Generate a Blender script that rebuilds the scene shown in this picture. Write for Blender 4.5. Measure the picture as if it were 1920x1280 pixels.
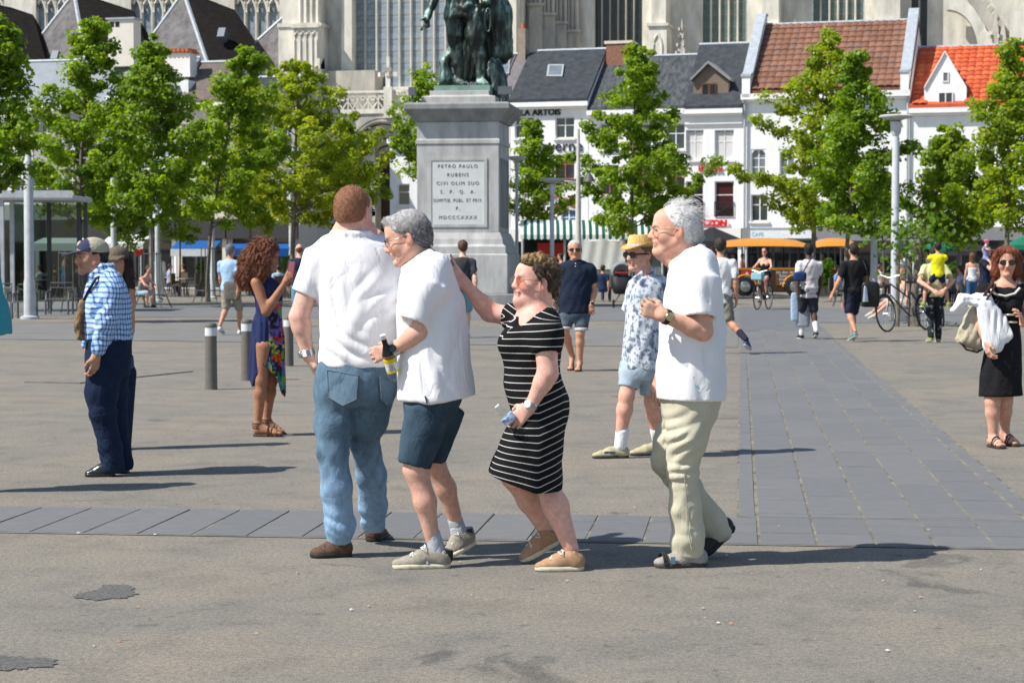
import bpy, math, random
import numpy as np
from mathutils import Vector, Matrix
R = math.radians
rng = np.random.default_rng(7)
random.seed(7)
scene = bpy.context.scene
for o in list(bpy.data.objects):
 bpy.data.objects.remove(o)
# ------------------------------------------------------------------ camera
FPX = 3700.0           # focal length in photo pixels (photo 1920 wide)
CAMZ = 1.5
HORIZON = 485.0
TH = math.atan((640 - HORIZON) / FPX)
cam_d = bpy.data.cameras.new('camera')
cam_d.sensor_width = 36
cam_d.lens = FPX / 1920 * 36
cam_d.clip_end = 2000
cam_d.dof.use_dof = True
cam_d.dof.focus_distance = 9.8
cam_d.dof.aperture_fstop = 9.0
cam = bpy.data.objects.new('camera', cam_d)
scene.collection.objects.link(cam)
cam.location = (0, 0, CAMZ)
cam.rotation_euler = (math.pi / 2 - TH, 0, 0)
scene.camera = cam
# ------------------------------------------------------------------ sky and sun
SUN_EL, SUN_AZ = R(50), (0.93, 0.36)       # horizontal direction the light travels
w = bpy.data.worlds.new('World')
scene.world = w
w.use_nodes = True
nt = w.node_tree
sky = nt.nodes.new('ShaderNodeTexSky')
sky.sky_type = 'NISHITA'
sky.sun_disc = False
sky.sun_elevation = SUN_EL
sky.sun_rotation = math.atan2(-SUN_AZ[0], -SUN_AZ[1])
sky.air_density = 1.0
sky.dust_density = 0.6
bg = nt.nodes['Background']
bg.inputs['Strength'].default_value = 0.095
nt.links.new(sky.outputs[0], bg.inputs['Color'])
sd = bpy.data.lights.new('sun', 'SUN')
sd.energy = 4.3
sd.angle = R(0.53)
sd.color = (1.0, 0.955, 0.88)
sun = bpy.data.objects.new('sun', sd)
scene.collection.objects.link(sun)
_l = Vector((SUN_AZ[0] * math.cos(SUN_EL), SUN_AZ[1] * math.cos(SUN_EL), -math.sin(SUN_EL)))
sun.rotation_euler = _l.to_track_quat('-Z', 'Y').to_euler()
sun.location = (-20, -10, 30)
scene.view_settings.view_transform = 'Standard'
scene.view_settings.look = 'None'
scene.view_settings.exposure = 0.55
scene.view_settings.gamma = 1.0
scene.render.engine = 'CYCLES'
scene.cycles.use_denoising = True
scene.cycles.max_bounces = 6
scene.cycles.transparent_max_bounces = 24
# ------------------------------------------------------------------ helpers
COL = scene.collection
_c, _s = math.cos(TH), math.sin(TH)
def ray(px, py):
 cx, cy = (px - 960) / FPX, (640 - py) / FPX
 return np.array([cx, _c + _s * cy, -_s + _c * cy])
def P(px, py, Y):
 """photo pixel at a depth of Y metres"""
 d = ray(px, py)
 t = Y / d[1]
 return np.array([d[0] * t, Y, CAMZ + d[2] * t])
def G(px, py):
 """photo pixel on the ground"""
 d = ray(px, py)
 t = -CAMZ / d[2]
 return np.array([d[0] * t, d[1] * t, 0.0])
def link(o, parent=None):
 COL.objects.link(o)
 if parent is not None:
  o.parent = parent
 return o
def tag(o, label=None, cat=None, group=None, kind=None):
 if label: o['label'] = label
 if cat: o['category'] = cat
 if group: o['group'] = group
 if kind: o['kind'] = kind
 return o
def empty(name, loc, rz=0, label=None, cat=None, group=None):
 o = bpy.data.objects.new(name, None)
 o.empty_display_size = .2
 o.location = [float(v) for v in loc]
 o.rotation_euler = (0, 0, rz)
 link(o)
 return tag(o, label, cat, group)
def copy_tree(o, parent=None):
 c = o.copy()
 COL.objects.link(c)
 c.parent = parent
 for ch in o.children:
  copy_tree(ch, c)
 return c
# ------------------------------------------------------------------ materials
_mats = {}
def NN(nt, typ, **kw):
 n = nt.nodes.new(typ)
 for k, v in kw.items():
  if k.startswith('i_'):
   n.inputs[k[2:].replace('_', ' ')].default_value = v
  else:
   setattr(n, k, v)
 return n
def mat(name, col, rough=.8, var=.12, scale=8.0, bump=0.0, bscale=40.0, metal=0.0, spec=.3,
  attr=False, sss=0.0, col2=None, stretch=None, detail=4, alpha=1.0, trans=0.0, coat=0.0, sheen=0.0, bdist=.02, wr=0.0, wscale=7.0):
 """principled material with noise-varied colour and fine bump"""
 if name in _mats: return _mats[name]
 m = bpy.data.materials.new(name)
 m.use_nodes = True
 nt = m.node_tree
 b = nt.nodes['Principled BSDF']
 b.inputs['Roughness'].default_value = rough
 b.inputs['Metallic'].default_value = metal
 b.inputs['Specular IOR Level'].default_value = spec
 if coat: b.inputs['Coat Weight'].default_value = coat
 if sheen: b.inputs['Sheen Weight'].default_value = sheen
 if sss:
  b.inputs['Subsurface Weight'].default_value = sss
  b.inputs['Subsurface Radius'].default_value = (.012, .005, .003)
  b.inputs['Subsurface Scale'].default_value = 1.0
 if trans: b.inputs['Transmission Weight'].default_value = trans
 if alpha < 1: b.inputs['Alpha'].default_value = alpha
 tc = NN(nt, 'ShaderNodeTexCoord')
 mp = NN(nt, 'ShaderNodeMapping')
 nt.links.new(tc.outputs['Object'], mp.inputs[0])
 if stretch: mp.inputs['Scale'].default_value = stretch
 nz = NN(nt, 'ShaderNodeTexNoise', i_Scale=scale, i_Detail=detail, i_Roughness=.6)
 nt.links.new(mp.outputs[0], nz.inputs['Vector'])
 mx = NN(nt, 'ShaderNodeMix', data_type='RGBA')
 c1 = [c * (1 - var) for c in col]
 c2 = [min(1, c * (1 + var)) for c in (col2 or col)]
 rp = NN(nt, 'ShaderNodeValToRGB')
 rp.color_ramp.elements[0].position = .3
 rp.color_ramp.elements[1].position = .7
 nt.links.new(nz.outputs['Fac'], rp.inputs[0])
 nt.links.new(rp.outputs[0], mx.inputs[0])
 if attr:
  at = NN(nt, 'ShaderNodeAttribute', attribute_name='Col')
  f1 = NN(nt, 'ShaderNodeMix', data_type='RGBA', blend_type='MULTIPLY')
  f1.inputs[0].default_value = 1
  mx.inputs[6].default_value = [1 - var] * 3 + [1]
  mx.inputs[7].default_value = [1 + var] * 3 + [1]
  nt.links.new(mx.outputs[2], f1.inputs[6])
  nt.links.new(at.outputs['Color'], f1.inputs[7])
  nt.links.new(f1.outputs[2], b.inputs['Base Color'])
 else:
  mx.inputs[6].default_value = list(c1) + [1]
  mx.inputs[7].default_value = list(c2) + [1]
  nt.links.new(mx.outputs[2], b.inputs['Base Color'])
 if wr:   # sharp little creases: ridged noise
  n3 = NN(nt, 'ShaderNodeTexNoise', i_Scale=wscale, i_Detail=3, i_Roughness=.5, i_Distortion=1.2)
  nt.links.new(mp.outputs[0], n3.inputs['Vector'])
  s1 = NN(nt, 'ShaderNodeMath', operation='SUBTRACT'); s1.inputs[1].default_value = .5; nt.links.new(n3.outputs['Fac'], s1.inputs[0])
  s2 = NN(nt, 'ShaderNodeMath', operation='ABSOLUTE'); nt.links.new(s1.outputs[0], s2.inputs[0])
  s3 = NN(nt, 'ShaderNodeMath', operation='MINIMUM'); s3.inputs[1].default_value = .09; nt.links.new(s2.outputs[0], s3.inputs[0])
  b3 = NN(nt, 'ShaderNodeBump', i_Strength=wr, i_Distance=.06); nt.links.new(s3.outputs[0], b3.inputs['Height']); nt.links.new(b3.outputs[0], b.inputs['Normal'])
 if bump:
  n2 = NN(nt, 'ShaderNodeTexNoise', i_Scale=bscale, i_Detail=5, i_Roughness=.65)
  nt.links.new(mp.outputs[0], n2.inputs['Vector'])
  bp = NN(nt, 'ShaderNodeBump', i_Strength=bump, i_Distance=bdist)
  nt.links.new(n2.outputs['Fac'], bp.inputs['Height'])
  if wr: nt.links.new(b3.outputs[0], bp.inputs['Normal'])
  nt.links.new(bp.outputs[0], b.inputs['Normal'])
 _mats[name] = m
 return m
def glass_mat(name, col, rough=.08, alpha=.35):
 if name in _mats: return _mats[name]
 m = bpy.data.materials.new(name)
 m.use_nodes = True
 nt = m.node_tree
 out = nt.nodes['Material Output']
 nt.nodes.remove(nt.nodes['Principled BSDF'])
 tr = NN(nt, 'ShaderNodeBsdfTransparent'); tr.inputs[0].default_value = list(col) + [1]
 gl = NN(nt, 'ShaderNodeBsdfGlossy'); gl.inputs['Roughness'].default_value = rough
 fr = NN(nt, 'ShaderNodeLayerWeight'); pw = NN(nt, 'ShaderNodeMath', operation='POWER'); pw.inputs[1].default_value = 4
 nt.links.new(fr.outputs['Facing'], pw.inputs[0])
 ad = NN(nt, 'ShaderNodeMath', operation='MULTIPLY_ADD', use_clamp=True); ad.inputs[1].default_value = .5; ad.inputs[2].default_value = .035
 nt.links.new(pw.outputs[0], ad.inputs[0])
 mx = NN(nt, 'ShaderNodeMixShader')
 nt.links.new(ad.outputs[0], mx.inputs[0])
 nt.links.new(tr.outputs[0], mx.inputs[1])
 nt.links.new(gl.outputs[0], mx.inputs[2])
 nt.links.new(mx.outputs[0], out.inputs[0])
 _mats[name] = m
 return m
# ------------------------------------------------------------------ mesh collector
def basis(d, up=(0, 0, 1)):
 d = np.array(d, float); d /= np.linalg.norm(d)
 u = np.array(up, float)
 if abs(d @ u) > .95 * np.linalg.norm(u): u = np.array([1., 0, 0]) if abs(d[0]) < .9 else np.array([0, 1., 0])
 a = np.cross(d, u); a /= np.linalg.norm(a)
 return a, np.cross(a, d), d
class B:
 def __init__(s):
  s.v, s.f, s.n = [], [], 0
 def add(s, v, f):
  v = np.asarray(v, float).reshape(-1, 3)
  s.v.append(v)
  s.f += [tuple(i + s.n for i in q) for q in f]
  s.n += len(v)
  return s
 def box(s, c, size, rz=0, rot=None):
  x, y, z = [q / 2 for q in size]
  v = np.array([[-x,-y,-z],[x,-y,-z],[x,y,-z],[-x,y,-z],[-x,-y,z],[x,-y,z],[x,y,z],[-x,y,z]])
  if rz:
   cc, ss = math.cos(rz), math.sin(rz)
   v = v @ np.array([[cc, ss, 0], [-ss, cc, 0], [0, 0, 1]])
  if rot is not None: v = v @ np.array(rot).T
  return s.add(v + np.array(c), [(0,3,2,1),(4,5,6,7),(0,1,5,4),(1,2,6,5),(2,3,7,6),(3,0,4,7)])
 def bb(s, lo, hi):
  lo, hi = np.array(lo, float), np.array(hi, float)
  return s.box((lo + hi) / 2, hi - lo)
 def tube(s, pts, r, n=8, cap=True, up=(0, 0, 1), closed=False):
  pts = [np.array(p, float) for p in pts]
  rr = r if hasattr(r, '__len__') else [r] * len(pts)
  V, m = [], len(pts)
  for i, p in enumerate(pts):
   if closed: d = pts[(i + 1) % m] - pts[i - 1]
   else: d = pts[min(i + 1, m - 1)] - pts[max(i - 1, 0)]
   a, b, _ = basis(d, up)
   for k in range(n):
    t = 2 * math.pi * k / n
    V.append(p + rr[i] * (math.cos(t) * a + math.sin(t) * b))
  F = []
  for i in range(m if closed else m - 1):
   j = (i + 1) % m
   for k in range(n):
    F.append((i*n+k, i*n+(k+1)%n, j*n+(k+1)%n, j*n+k))
  if cap and not closed:
   F.append(tuple(range(n))[::-1]); F.append(tuple((m-1)*n + k for k in range(n)))
  return s.add(V, F)
 def lathe(s, prof, c=(0,0,0), n=20, axis=None):
  """prof: list of (r, z)"""
  V, F, m = [], [], len(prof)
  for r, z in prof:
   for k in range(n):
    t = 2 * math.pi * k / n
    V.append((r * math.cos(t), r * math.sin(t), z))
  V = np.array(V)
  if axis is not None:
   a, b, d = basis(axis)
   V = V[:, :1] * a + V[:, 1:2] * b + V[:, 2:] * d
  for i in range(m - 1):
   for k in range(n):
    F.append((i*n+k, i*n+(k+1)%n, (i+1)*n+(k+1)%n, (i+1)*n+k))
  F.append(tuple(range(n))[::-1]); F.append(tuple((m-1)*n + k for k in range(n)))
  return s.add(V + np.array(c), F)
 def prism(s, poly, vec):
  """polygon of 3d points pushed along vec"""
  p = np.array(poly, float); n = len(p)
  V = np.vstack([p, p + np.array(vec)])
  F = [tuple(range(n))[::-1], tuple(range(n, 2*n))]
  F += [(i, (i+1) % n, n+(i+1) % n, n+i) for i in range(n)]
  return s.add(V, F)
 def build(s, name, m, parent=None, smooth=False, off=None, bevel=0):
  v = np.vstack(s.v)
  if off is not None: v = v - np.array(off)
  me = bpy.data.meshes.new(name)
  me.from_pydata(v.tolist(), [], s.f)
  me.update()
  import bmesh
  bm = bmesh.new(); bm.from_mesh(me)
  bmesh.ops.recalc_face_normals(bm, faces=bm.faces)
  if bevel:
   bmesh.ops.bevel(bm, geom=[e for e in bm.edges if len(e.link_faces) == 2 and e.calc_face_angle(0) > .6],
       offset=bevel, segments=1, affect='EDGES', clamp_overlap=True)
  bm.to_mesh(me); bm.free()
  if smooth:
   me.polygons.foreach_set('use_smooth', np.ones(len(me.polygons), bool))
   try: me.set_sharp_from_angle(angle=R(40))
   except Exception: pass
  me.materials.append(m)
  o = bpy.data.objects.new(name, me)
  return link(o, parent)
def shared(name, me, parent, loc, rot=None, scale=None):
 o = bpy.data.objects.new(name, me)
 o.location = [float(q) for q in loc]
 if rot is not None: o.rotation_euler = rot
 if scale is not None: o.scale = scale
 return link(o, parent)
def mesh_obj(name, V, F, m, parent=None, smooth=True, col=None, off=None):
 """fast path for arrays: V (n,3), F (m,k)"""
 V = np.asarray(V, np.float32)
 if off is not None: V = V - np.array(off, np.float32)
 F = np.asarray(F, np.int32)
 me = bpy.data.meshes.new(name)
 k = F.shape[1]
 me.vertices.add(len(V)); me.loops.add(F.size); me.polygons.add(len(F))
 me.vertices.foreach_set('co', V.ravel())
 me.loops.foreach_set('vertex_index', F.ravel())
 me.polygons.foreach_set('loop_start', np.arange(0, F.size, k, dtype=np.int32))
 try: me.polygons.foreach_set('loop_total', np.full(len(F), k, np.int32))
 except Exception: pass
 me.update(calc_edges=True)
 if smooth: me.polygons.foreach_set('use_smooth', np.ones(len(F), bool))
 if col is not None:
  ca = me.color_attributes.new('Col', 'FLOAT_COLOR', 'POINT')
  c4 = np.ones((len(V), 4), np.float32); c4[:, :3] = col
  ca.data.foreach_set('color', c4.ravel())
 me.validate()
 me.materials.append(m)
 o = bpy.data.objects.new(name, me)
 return link(o, parent)
def text_obj(name, body, m, parent, size, loc, rot, align='CENTER', extrude=.005, xscale=1.0, offset=0.0, shear=0, space=1.0):
 cu = bpy.data.curves.new(name, 'FONT')
 cu.body = body; cu.size = size; cu.align_x = align; cu.align_y = 'CENTER'
 cu.extrude = extrude; cu.offset = offset; cu.shear = shear; cu.space_character = space
 cu.resolution_u = 3
 t = bpy.data.objects.new(name, cu)
 COL.objects.link(t)
 dg = bpy.context.evaluated_depsgraph_get()
 me = bpy.data.meshes.new_from_object(t.evaluated_get(dg))
 bpy.data.objects.remove(t)
 me.materials.clear(); me.materials.append(m)
 o = bpy.data.objects.new(name, me)
 o.location = [float(q) for q in loc]; o.rotation_euler = rot; o.scale = (xscale, 1, 1)
 return link(o, parent)
# ------------------------------------------------------------------ distance-field modelling (numpy surface nets)
def v3(*a): return np.array(a, float)
def unit(v): v = np.array(v, float); return v / (np.linalg.norm(v) + 1e-12)
def crom(x, y, n=80):
 """monotone-ish smooth resample of y(x)"""
 x = np.array(x, float); y = np.array(y, float)
 o = np.argsort(x); x, y = x[o], y[o]
 xs = np.linspace(x[0], x[-1], n)
 if len(x) < 3: return xs, np.interp(xs, x, y)
 m = np.gradient(y, x)
 i = np.clip(np.searchsorted(x, xs) - 1, 0, len(x) - 2)
 h = x[i + 1] - x[i]; t = (xs - x[i]) / h
 return xs, ((2*t**3-3*t**2+1)*y[i] + (t**3-2*t**2+t)*h*m[i] + (-2*t**3+3*t**2)*y[i+1] + (t**3-t**2)*h*m[i+1])
class Sdf:
 def __init__(s): s.p = []; s.post = []
 def _add(s, f, lo, hi, op, k): s.p.append((f, np.array(lo, float), np.array(hi, float), op, k)); return s
 def cone(s, a, b, r1, r2=None, k=.02, op='u', flat=None):
  a, b = np.array(a, float), np.array(b, float)
  r2 = r1 if r2 is None else r2
  rm = max(r1, r2); ba = b - a
  if flat is not None:
   ax, ra = unit(flat[0]), flat[1]
   bax = ba + (1/ra - 1) * (ba @ ax) * ax
  bb = None
  def f(X, Y, Z):
   px, py, pz = X - a[0], Y - a[1], Z - a[2]
   bx = ba; sc = 1.0
   if flat is not None:
    q = (px*ax[0] + py*ax[1] + pz*ax[2]) * (1/ra - 1)
    px, py, pz = px + q*ax[0], py + q*ax[1], pz + q*ax[2]
    bx = bax; sc = min(1, ra) ** .5
   n2 = bx @ bx + 1e-12
   h = np.clip((px*bx[0] + py*bx[1] + pz*bx[2]) / n2, 0, 1)
   d = np.sqrt((px - bx[0]*h)**2 + (py - bx[1]*h)**2 + (pz - bx[2]*h)**2) - (r1 + (r2 - r1)*h)
   return d * sc
  e = rm * (max(1, flat[1]) if flat is not None else 1)
  return s._add(f, np.minimum(a, b) - e, np.maximum(a, b) + e, op, k)
 def chain(s, pts, rs, k=.02, op='u', flat=None):
  for i in range(len(pts) - 1): s.cone(pts[i], pts[i+1], rs[i], rs[i+1], k, op, flat)
  return s
 def tubec(s, a, b, r1, r2, k=.02, op='u', rnd=.008):
  """flat-ended cone"""
  a, b = np.array(a, float), np.array(b, float); L = np.linalg.norm(b - a); d = (b - a)/L
  def f(X, Y, Z):
   px, py, pz = X - a[0], Y - a[1], Z - a[2]
   t = px*d[0] + py*d[1] + pz*d[2]
   rad = np.sqrt(np.maximum(px*px + py*py + pz*pz - t*t, 0)) - (r1 + (r2 - r1)*np.clip(t/L, 0, 1))
   ax = np.maximum(-t, t - L)
   m = np.maximum(rnd - np.abs(rad - ax), 0)/rnd
   return np.maximum(rad, ax) + m*m*rnd*.25
  e = max(r1, r2)
  return s._add(f, np.minimum(a, b) - e, np.maximum(a, b) + e, op, k)
 def sleeve(s, a, b, r1, r2, wall=.016, depth=.06, k=.045, ks=None):
  """flat-ended open tube from a to its hem at b"""
  a, b = np.array(a, float), np.array(b, float); d = unit(b - a)
  s.calm = getattr(s, 'calm', []) + [b]
  s.tubec(a, b, r1, r2, k=k)
  s.tubec(b - d*depth, b + d*.05, r2 - wall, r2 - wall, k=.003, op='s', rnd=.003)
  return s
 def ell(s, c, r, fr=None, k=.02, op='u'):
  c, r = np.array(c, float), np.array(r, float)
  fr = np.eye(3) if fr is None else np.array(fr, float)   # rows = local axes
  def f(X, Y, Z):
   p = (X - c[0], Y - c[1], Z - c[2])
   q = [(p[0]*fr[i][0] + p[1]*fr[i][1] + p[2]*fr[i][2]) / r[i] for i in range(3)]
   k0 = np.sqrt(q[0]**2 + q[1]**2 + q[2]**2) + 1e-9
   k1 = np.sqrt((q[0]/r[0])**2 + (q[1]/r[1])**2 + (q[2]/r[2])**2) + 1e-9
   return k0 * (k0 - 1) / k1
  e = np.abs(fr).T @ r
  return s._add(f, c - e, c + e, op, k)
 def loft(s, st, k=.02, op='u', rnd=.02, pw=2.0):
  """stations (z, cx, cy, a, b, angle): stacked ellipses"""
  st = sorted(st, key=lambda q: q[0])
  z = [q[0] for q in st]
  cur = [crom(z, [q[i] if len(q) > i else 0 for q in st]) for i in range(1, 6)]
  zs = cur[0][0]
  def f(X, Y, Z):
   zz = np.clip(Z, z[0], z[-1])
   cx, cy, a, b, an = [np.interp(zz, zs, c[1]).astype(np.float32) for c in cur]
   a = np.maximum(a, .004); b = np.maximum(b, .004)
   x, y = X - cx, Y - cy
   ca, sa = np.cos(an), np.sin(an)
   x, y = x*ca + y*sa, -x*sa + y*ca
   if pw == 2.0:
    k0 = np.sqrt((x/a)**2 + (y/b)**2) + 1e-9
    k1 = np.sqrt((x/a**2)**2 + (y/b**2)**2) + 1e-9
    d = k0 * (k0 - 1) / k1
   else:
    k0 = (np.abs(x/a)**pw + np.abs(y/b)**pw) ** (1/pw)
    d = (k0 - 1) * np.minimum(a, b)
   dz = np.maximum(z[0] - Z, Z - z[-1])
   m = np.maximum(rnd - np.abs(d - dz), 0) / rnd
   return np.maximum(d, dz + 0*d) + m*m*rnd*.25
  ex = max(max(q[3], q[4]) for q in st)
  lo = (min(q[1] for q in st) - ex, min(q[2] for q in st) - ex, z[0])
  hi = (max(q[1] for q in st) + ex, max(q[2] for q in st) + ex, z[-1])
  return s._add(f, lo, hi, op, k)
 def bounds(s, pad):
  lo = np.min([p[1] for p in s.p if p[3] == 'u'], axis=0) - pad
  hi = np.max([p[2] for p in s.p if p[3] == 'u'], axis=0) + pad
  return lo, hi
 def grid(s, lo, hi, h):
  n = np.maximum(np.ceil((hi - lo) / h).astype(int) + 1, 3)
  ax = [(lo[i] + h * np.arange(n[i])).astype(np.float32) for i in range(3)]
  D = np.full(n, .3, np.float32)
  for f, plo, phi, op, k in s.p:
   mg = k + 3 * h + .012
   i0 = np.clip(np.floor((plo - mg - lo) / h).astype(int), 0, n)
   i1 = np.clip(np.ceil((phi + mg - lo) / h).astype(int) + 1, 0, n)
   if np.any(i1 <= i0): continue
   sl = tuple(slice(i0[i], i1[i]) for i in range(3))
   d = f(ax[0][sl[0]][:, None, None], ax[1][sl[1]][None, :, None], ax[2][sl[2]][None, None, :]).astype(np.float32)
   A = D[sl]
   if op == 'u':
    m = np.maximum(k - np.abs(A - d), 0) / max(k, 1e-6)
    D[sl] = np.minimum(A, d) - m*m*k*.25
   elif op == 's':
    d = -d
    m = np.maximum(k - np.abs(A - d), 0) / max(k, 1e-6)
    D[sl] = np.maximum(A, d) + m*m*k*.25
  for f in s.post:
   D = f(ax[0][:, None, None], ax[1][None, :, None], ax[2][None, None, :], D).astype(np.float32)
  return ax, D
 def mesh(s, h, box=None, pad=None, cut=None):
  """surface nets -> V, quads; box clips the domain; cut=list of boxes whose faces are dropped"""
  lo, hi = s.bounds(pad if pad is not None else 3*h)
  if box is not None: lo, hi = np.maximum(lo, box[0]), np.minimum(hi, box[1])
  if np.any(hi - lo < 2*h): return np.zeros((0, 3)), np.zeros((0, 4), int)
  ax, D = s.grid(lo, hi, h)
  V, F = nets(D)
  V = lo + V * h
  if cut is not None and len(F):
   c = V[F].mean(1)
   keep = np.ones(len(F), bool)
   for b0, b1 in cut: keep &= ~np.all((c > b0) & (c < b1), axis=1)
   F = F[keep]
   u, inv = np.unique(F, return_inverse=True)
   V, F = V[u], inv.reshape(-1, 4)
  return V, F
def nets(D):
 S = D < 0
 nx, ny, nz = D.shape
 cnt = np.zeros((nx-1, ny-1, nz-1), np.int8)
 for i in (0, 1):
  for j in (0, 1):
   for k in (0, 1):
    cnt += S[i:nx-1+i, j:ny-1+j, k:nz-1+k]
 act = (cnt > 0) & (cnt < 8)
 I, J, K = np.nonzero(act)
 idx = np.full(act.shape, -1, np.int32); idx[I, J, K] = np.arange(len(I))
 cor = [(i, j, k) for i in (0, 1) for j in (0, 1) for k in (0, 1)]
 val = np.stack([D[I+i, J+j, K+k] for i, j, k in cor], 1)
 acc = np.zeros((len(I), 3)); num = np.zeros(len(I))
 for a in range(8):
  for b in range(a + 1, 8):
   ca, cb = np.array(cor[a]), np.array(cor[b])
   if np.abs(ca - cb).sum() != 1: continue
   va, vb = val[:, a], val[:, b]
   m = (va < 0) != (vb < 0)
   t = np.where(m, va / np.where(m, va - vb, 1), 0)
   acc += np.where(m[:, None], ca + t[:, None] * (cb - ca), 0); num += m
 V = acc / np.maximum(num, 1)[:, None] + np.stack([I, J, K], 1)
 Q = []
 for axn in range(3):
  sl0 = [slice(None)]*3; sl1 = [slice(None)]*3
  sl0[axn] = slice(0, -1); sl1[axn] = slice(1, None)
  A, Bb = S[tuple(sl0)], S[tuple(sl1)]
  for flip, m in ((0, A & ~Bb), (1, ~A & Bb)):
   e = np.stack(np.nonzero(m), 1)
   u, v = (axn + 1) % 3, (axn + 2) % 3
   ok = (e[:, u] > 0) & (e[:, v] > 0) & (e[:, u] < D.shape[u] - 1) & (e[:, v] < D.shape[v] - 1)
   e = e[ok]
   if not len(e): continue
   q = []
   for du, dv in ((-1, -1), (0, -1), (0, 0), (-1, 0)):
    c = e.copy(); c[:, u] += du; c[:, v] += dv
    q.append(idx[c[:, 0], c[:, 1], c[:, 2]])
   q = np.stack(q, 1)
   if flip: q = q[:, ::-1]
   Q.append(q)
 F = np.concatenate(Q) if Q else np.zeros((0, 4), int)
 return V, F[np.all(F >= 0, axis=1)] if len(F) else F
def vnormals(V, F):
 n = np.cross(V[F[:, 2]] - V[F[:, 0]], V[F[:, 3]] - V[F[:, 1]])
 N = np.zeros_like(V)
 for i in range(4): np.add.at(N, F[:, i], n)
 return N / (np.linalg.norm(N, axis=1, keepdims=True) + 1e-12)
def wob(amp, fr, seed=0, dirs=None):
 """soft fold displacement; fr = (fx, fy, fz) spatial frequencies (cycles per metre)"""
 r = np.random.default_rng(seed); ph = r.uniform(0, 6.28, 9)
 fx, fy, fz = [2*math.pi*q for q in fr]
 def f(X, Y, Z):
  a = np.sin(fx*X + .6*fz*Z + ph[0] + 1.3*np.sin(.7*fz*Z + .5*fx*X + ph[1]))
  b = np.sin(fz*Z - .5*fx*X + fy*Y + ph[2] + 1.5*np.sin(.6*fx*X + .8*fy*Y + ph[3]))
  c = np.sin(1.9*fx*X - 1.1*fz*Z + 1.3*fy*Y + ph[4] + 1.2*np.sin(fy*Y + fz*Z*.5 + ph[5]))
  return amp * (a*.5 + b*.5 + .35*c)
 return f
# ------------------------------------------------------------------ people
SKIN = mat('skin', (.6, .4, .3), rough=.58, var=.15, scale=38, attr=True, spec=.3, sss=.05, bump=.35, bscale=85, bdist=.004)
HAIRM = mat('hair', (.2, .15, .1), rough=.5, var=.25, scale=60, attr=True, spec=.35, bump=.5, bscale=160)
CLOTHC = mat('cloth_colour', (.5, .5, .5), rough=.9, var=.10, scale=25, attr=True, spec=.15, bump=.3, bscale=40, bdist=.008, wr=.5, wscale=9)
SKINS = dict(pale=(.69, .42, .32), rosy=(.68, .36, .265), tan=(.50, .26, .165), brown=(.30, .14, .085), dark=(.08, .045, .032))
def fabric(name, col, var=.07, bump=.3, bscale=45, rough=.9, scale=14, spec=.15, **kw):
 return mat('fabric_' + name, col, rough=rough, var=var, scale=scale, bump=bump, bscale=bscale, spec=spec, bdist=.006, wr=kw.pop('wr', .5), wscale=kw.pop('wscale', 8), **kw)
BLACKP = mat('black_plastic', (.012, .012, .014), rough=.25, var=0)
METAL = mat('steel', (.55, .55, .56), rough=.28, var=.1, metal=1.0)
DARKLENS = mat('dark_lens', (.01, .01, .012), rough=.06, var=0, spec=.6)
CLEARLENS = glass_mat('clear_lens', (.97, .97, .97))
LACE = fabric('lace', (.75, .73, .68))
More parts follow.
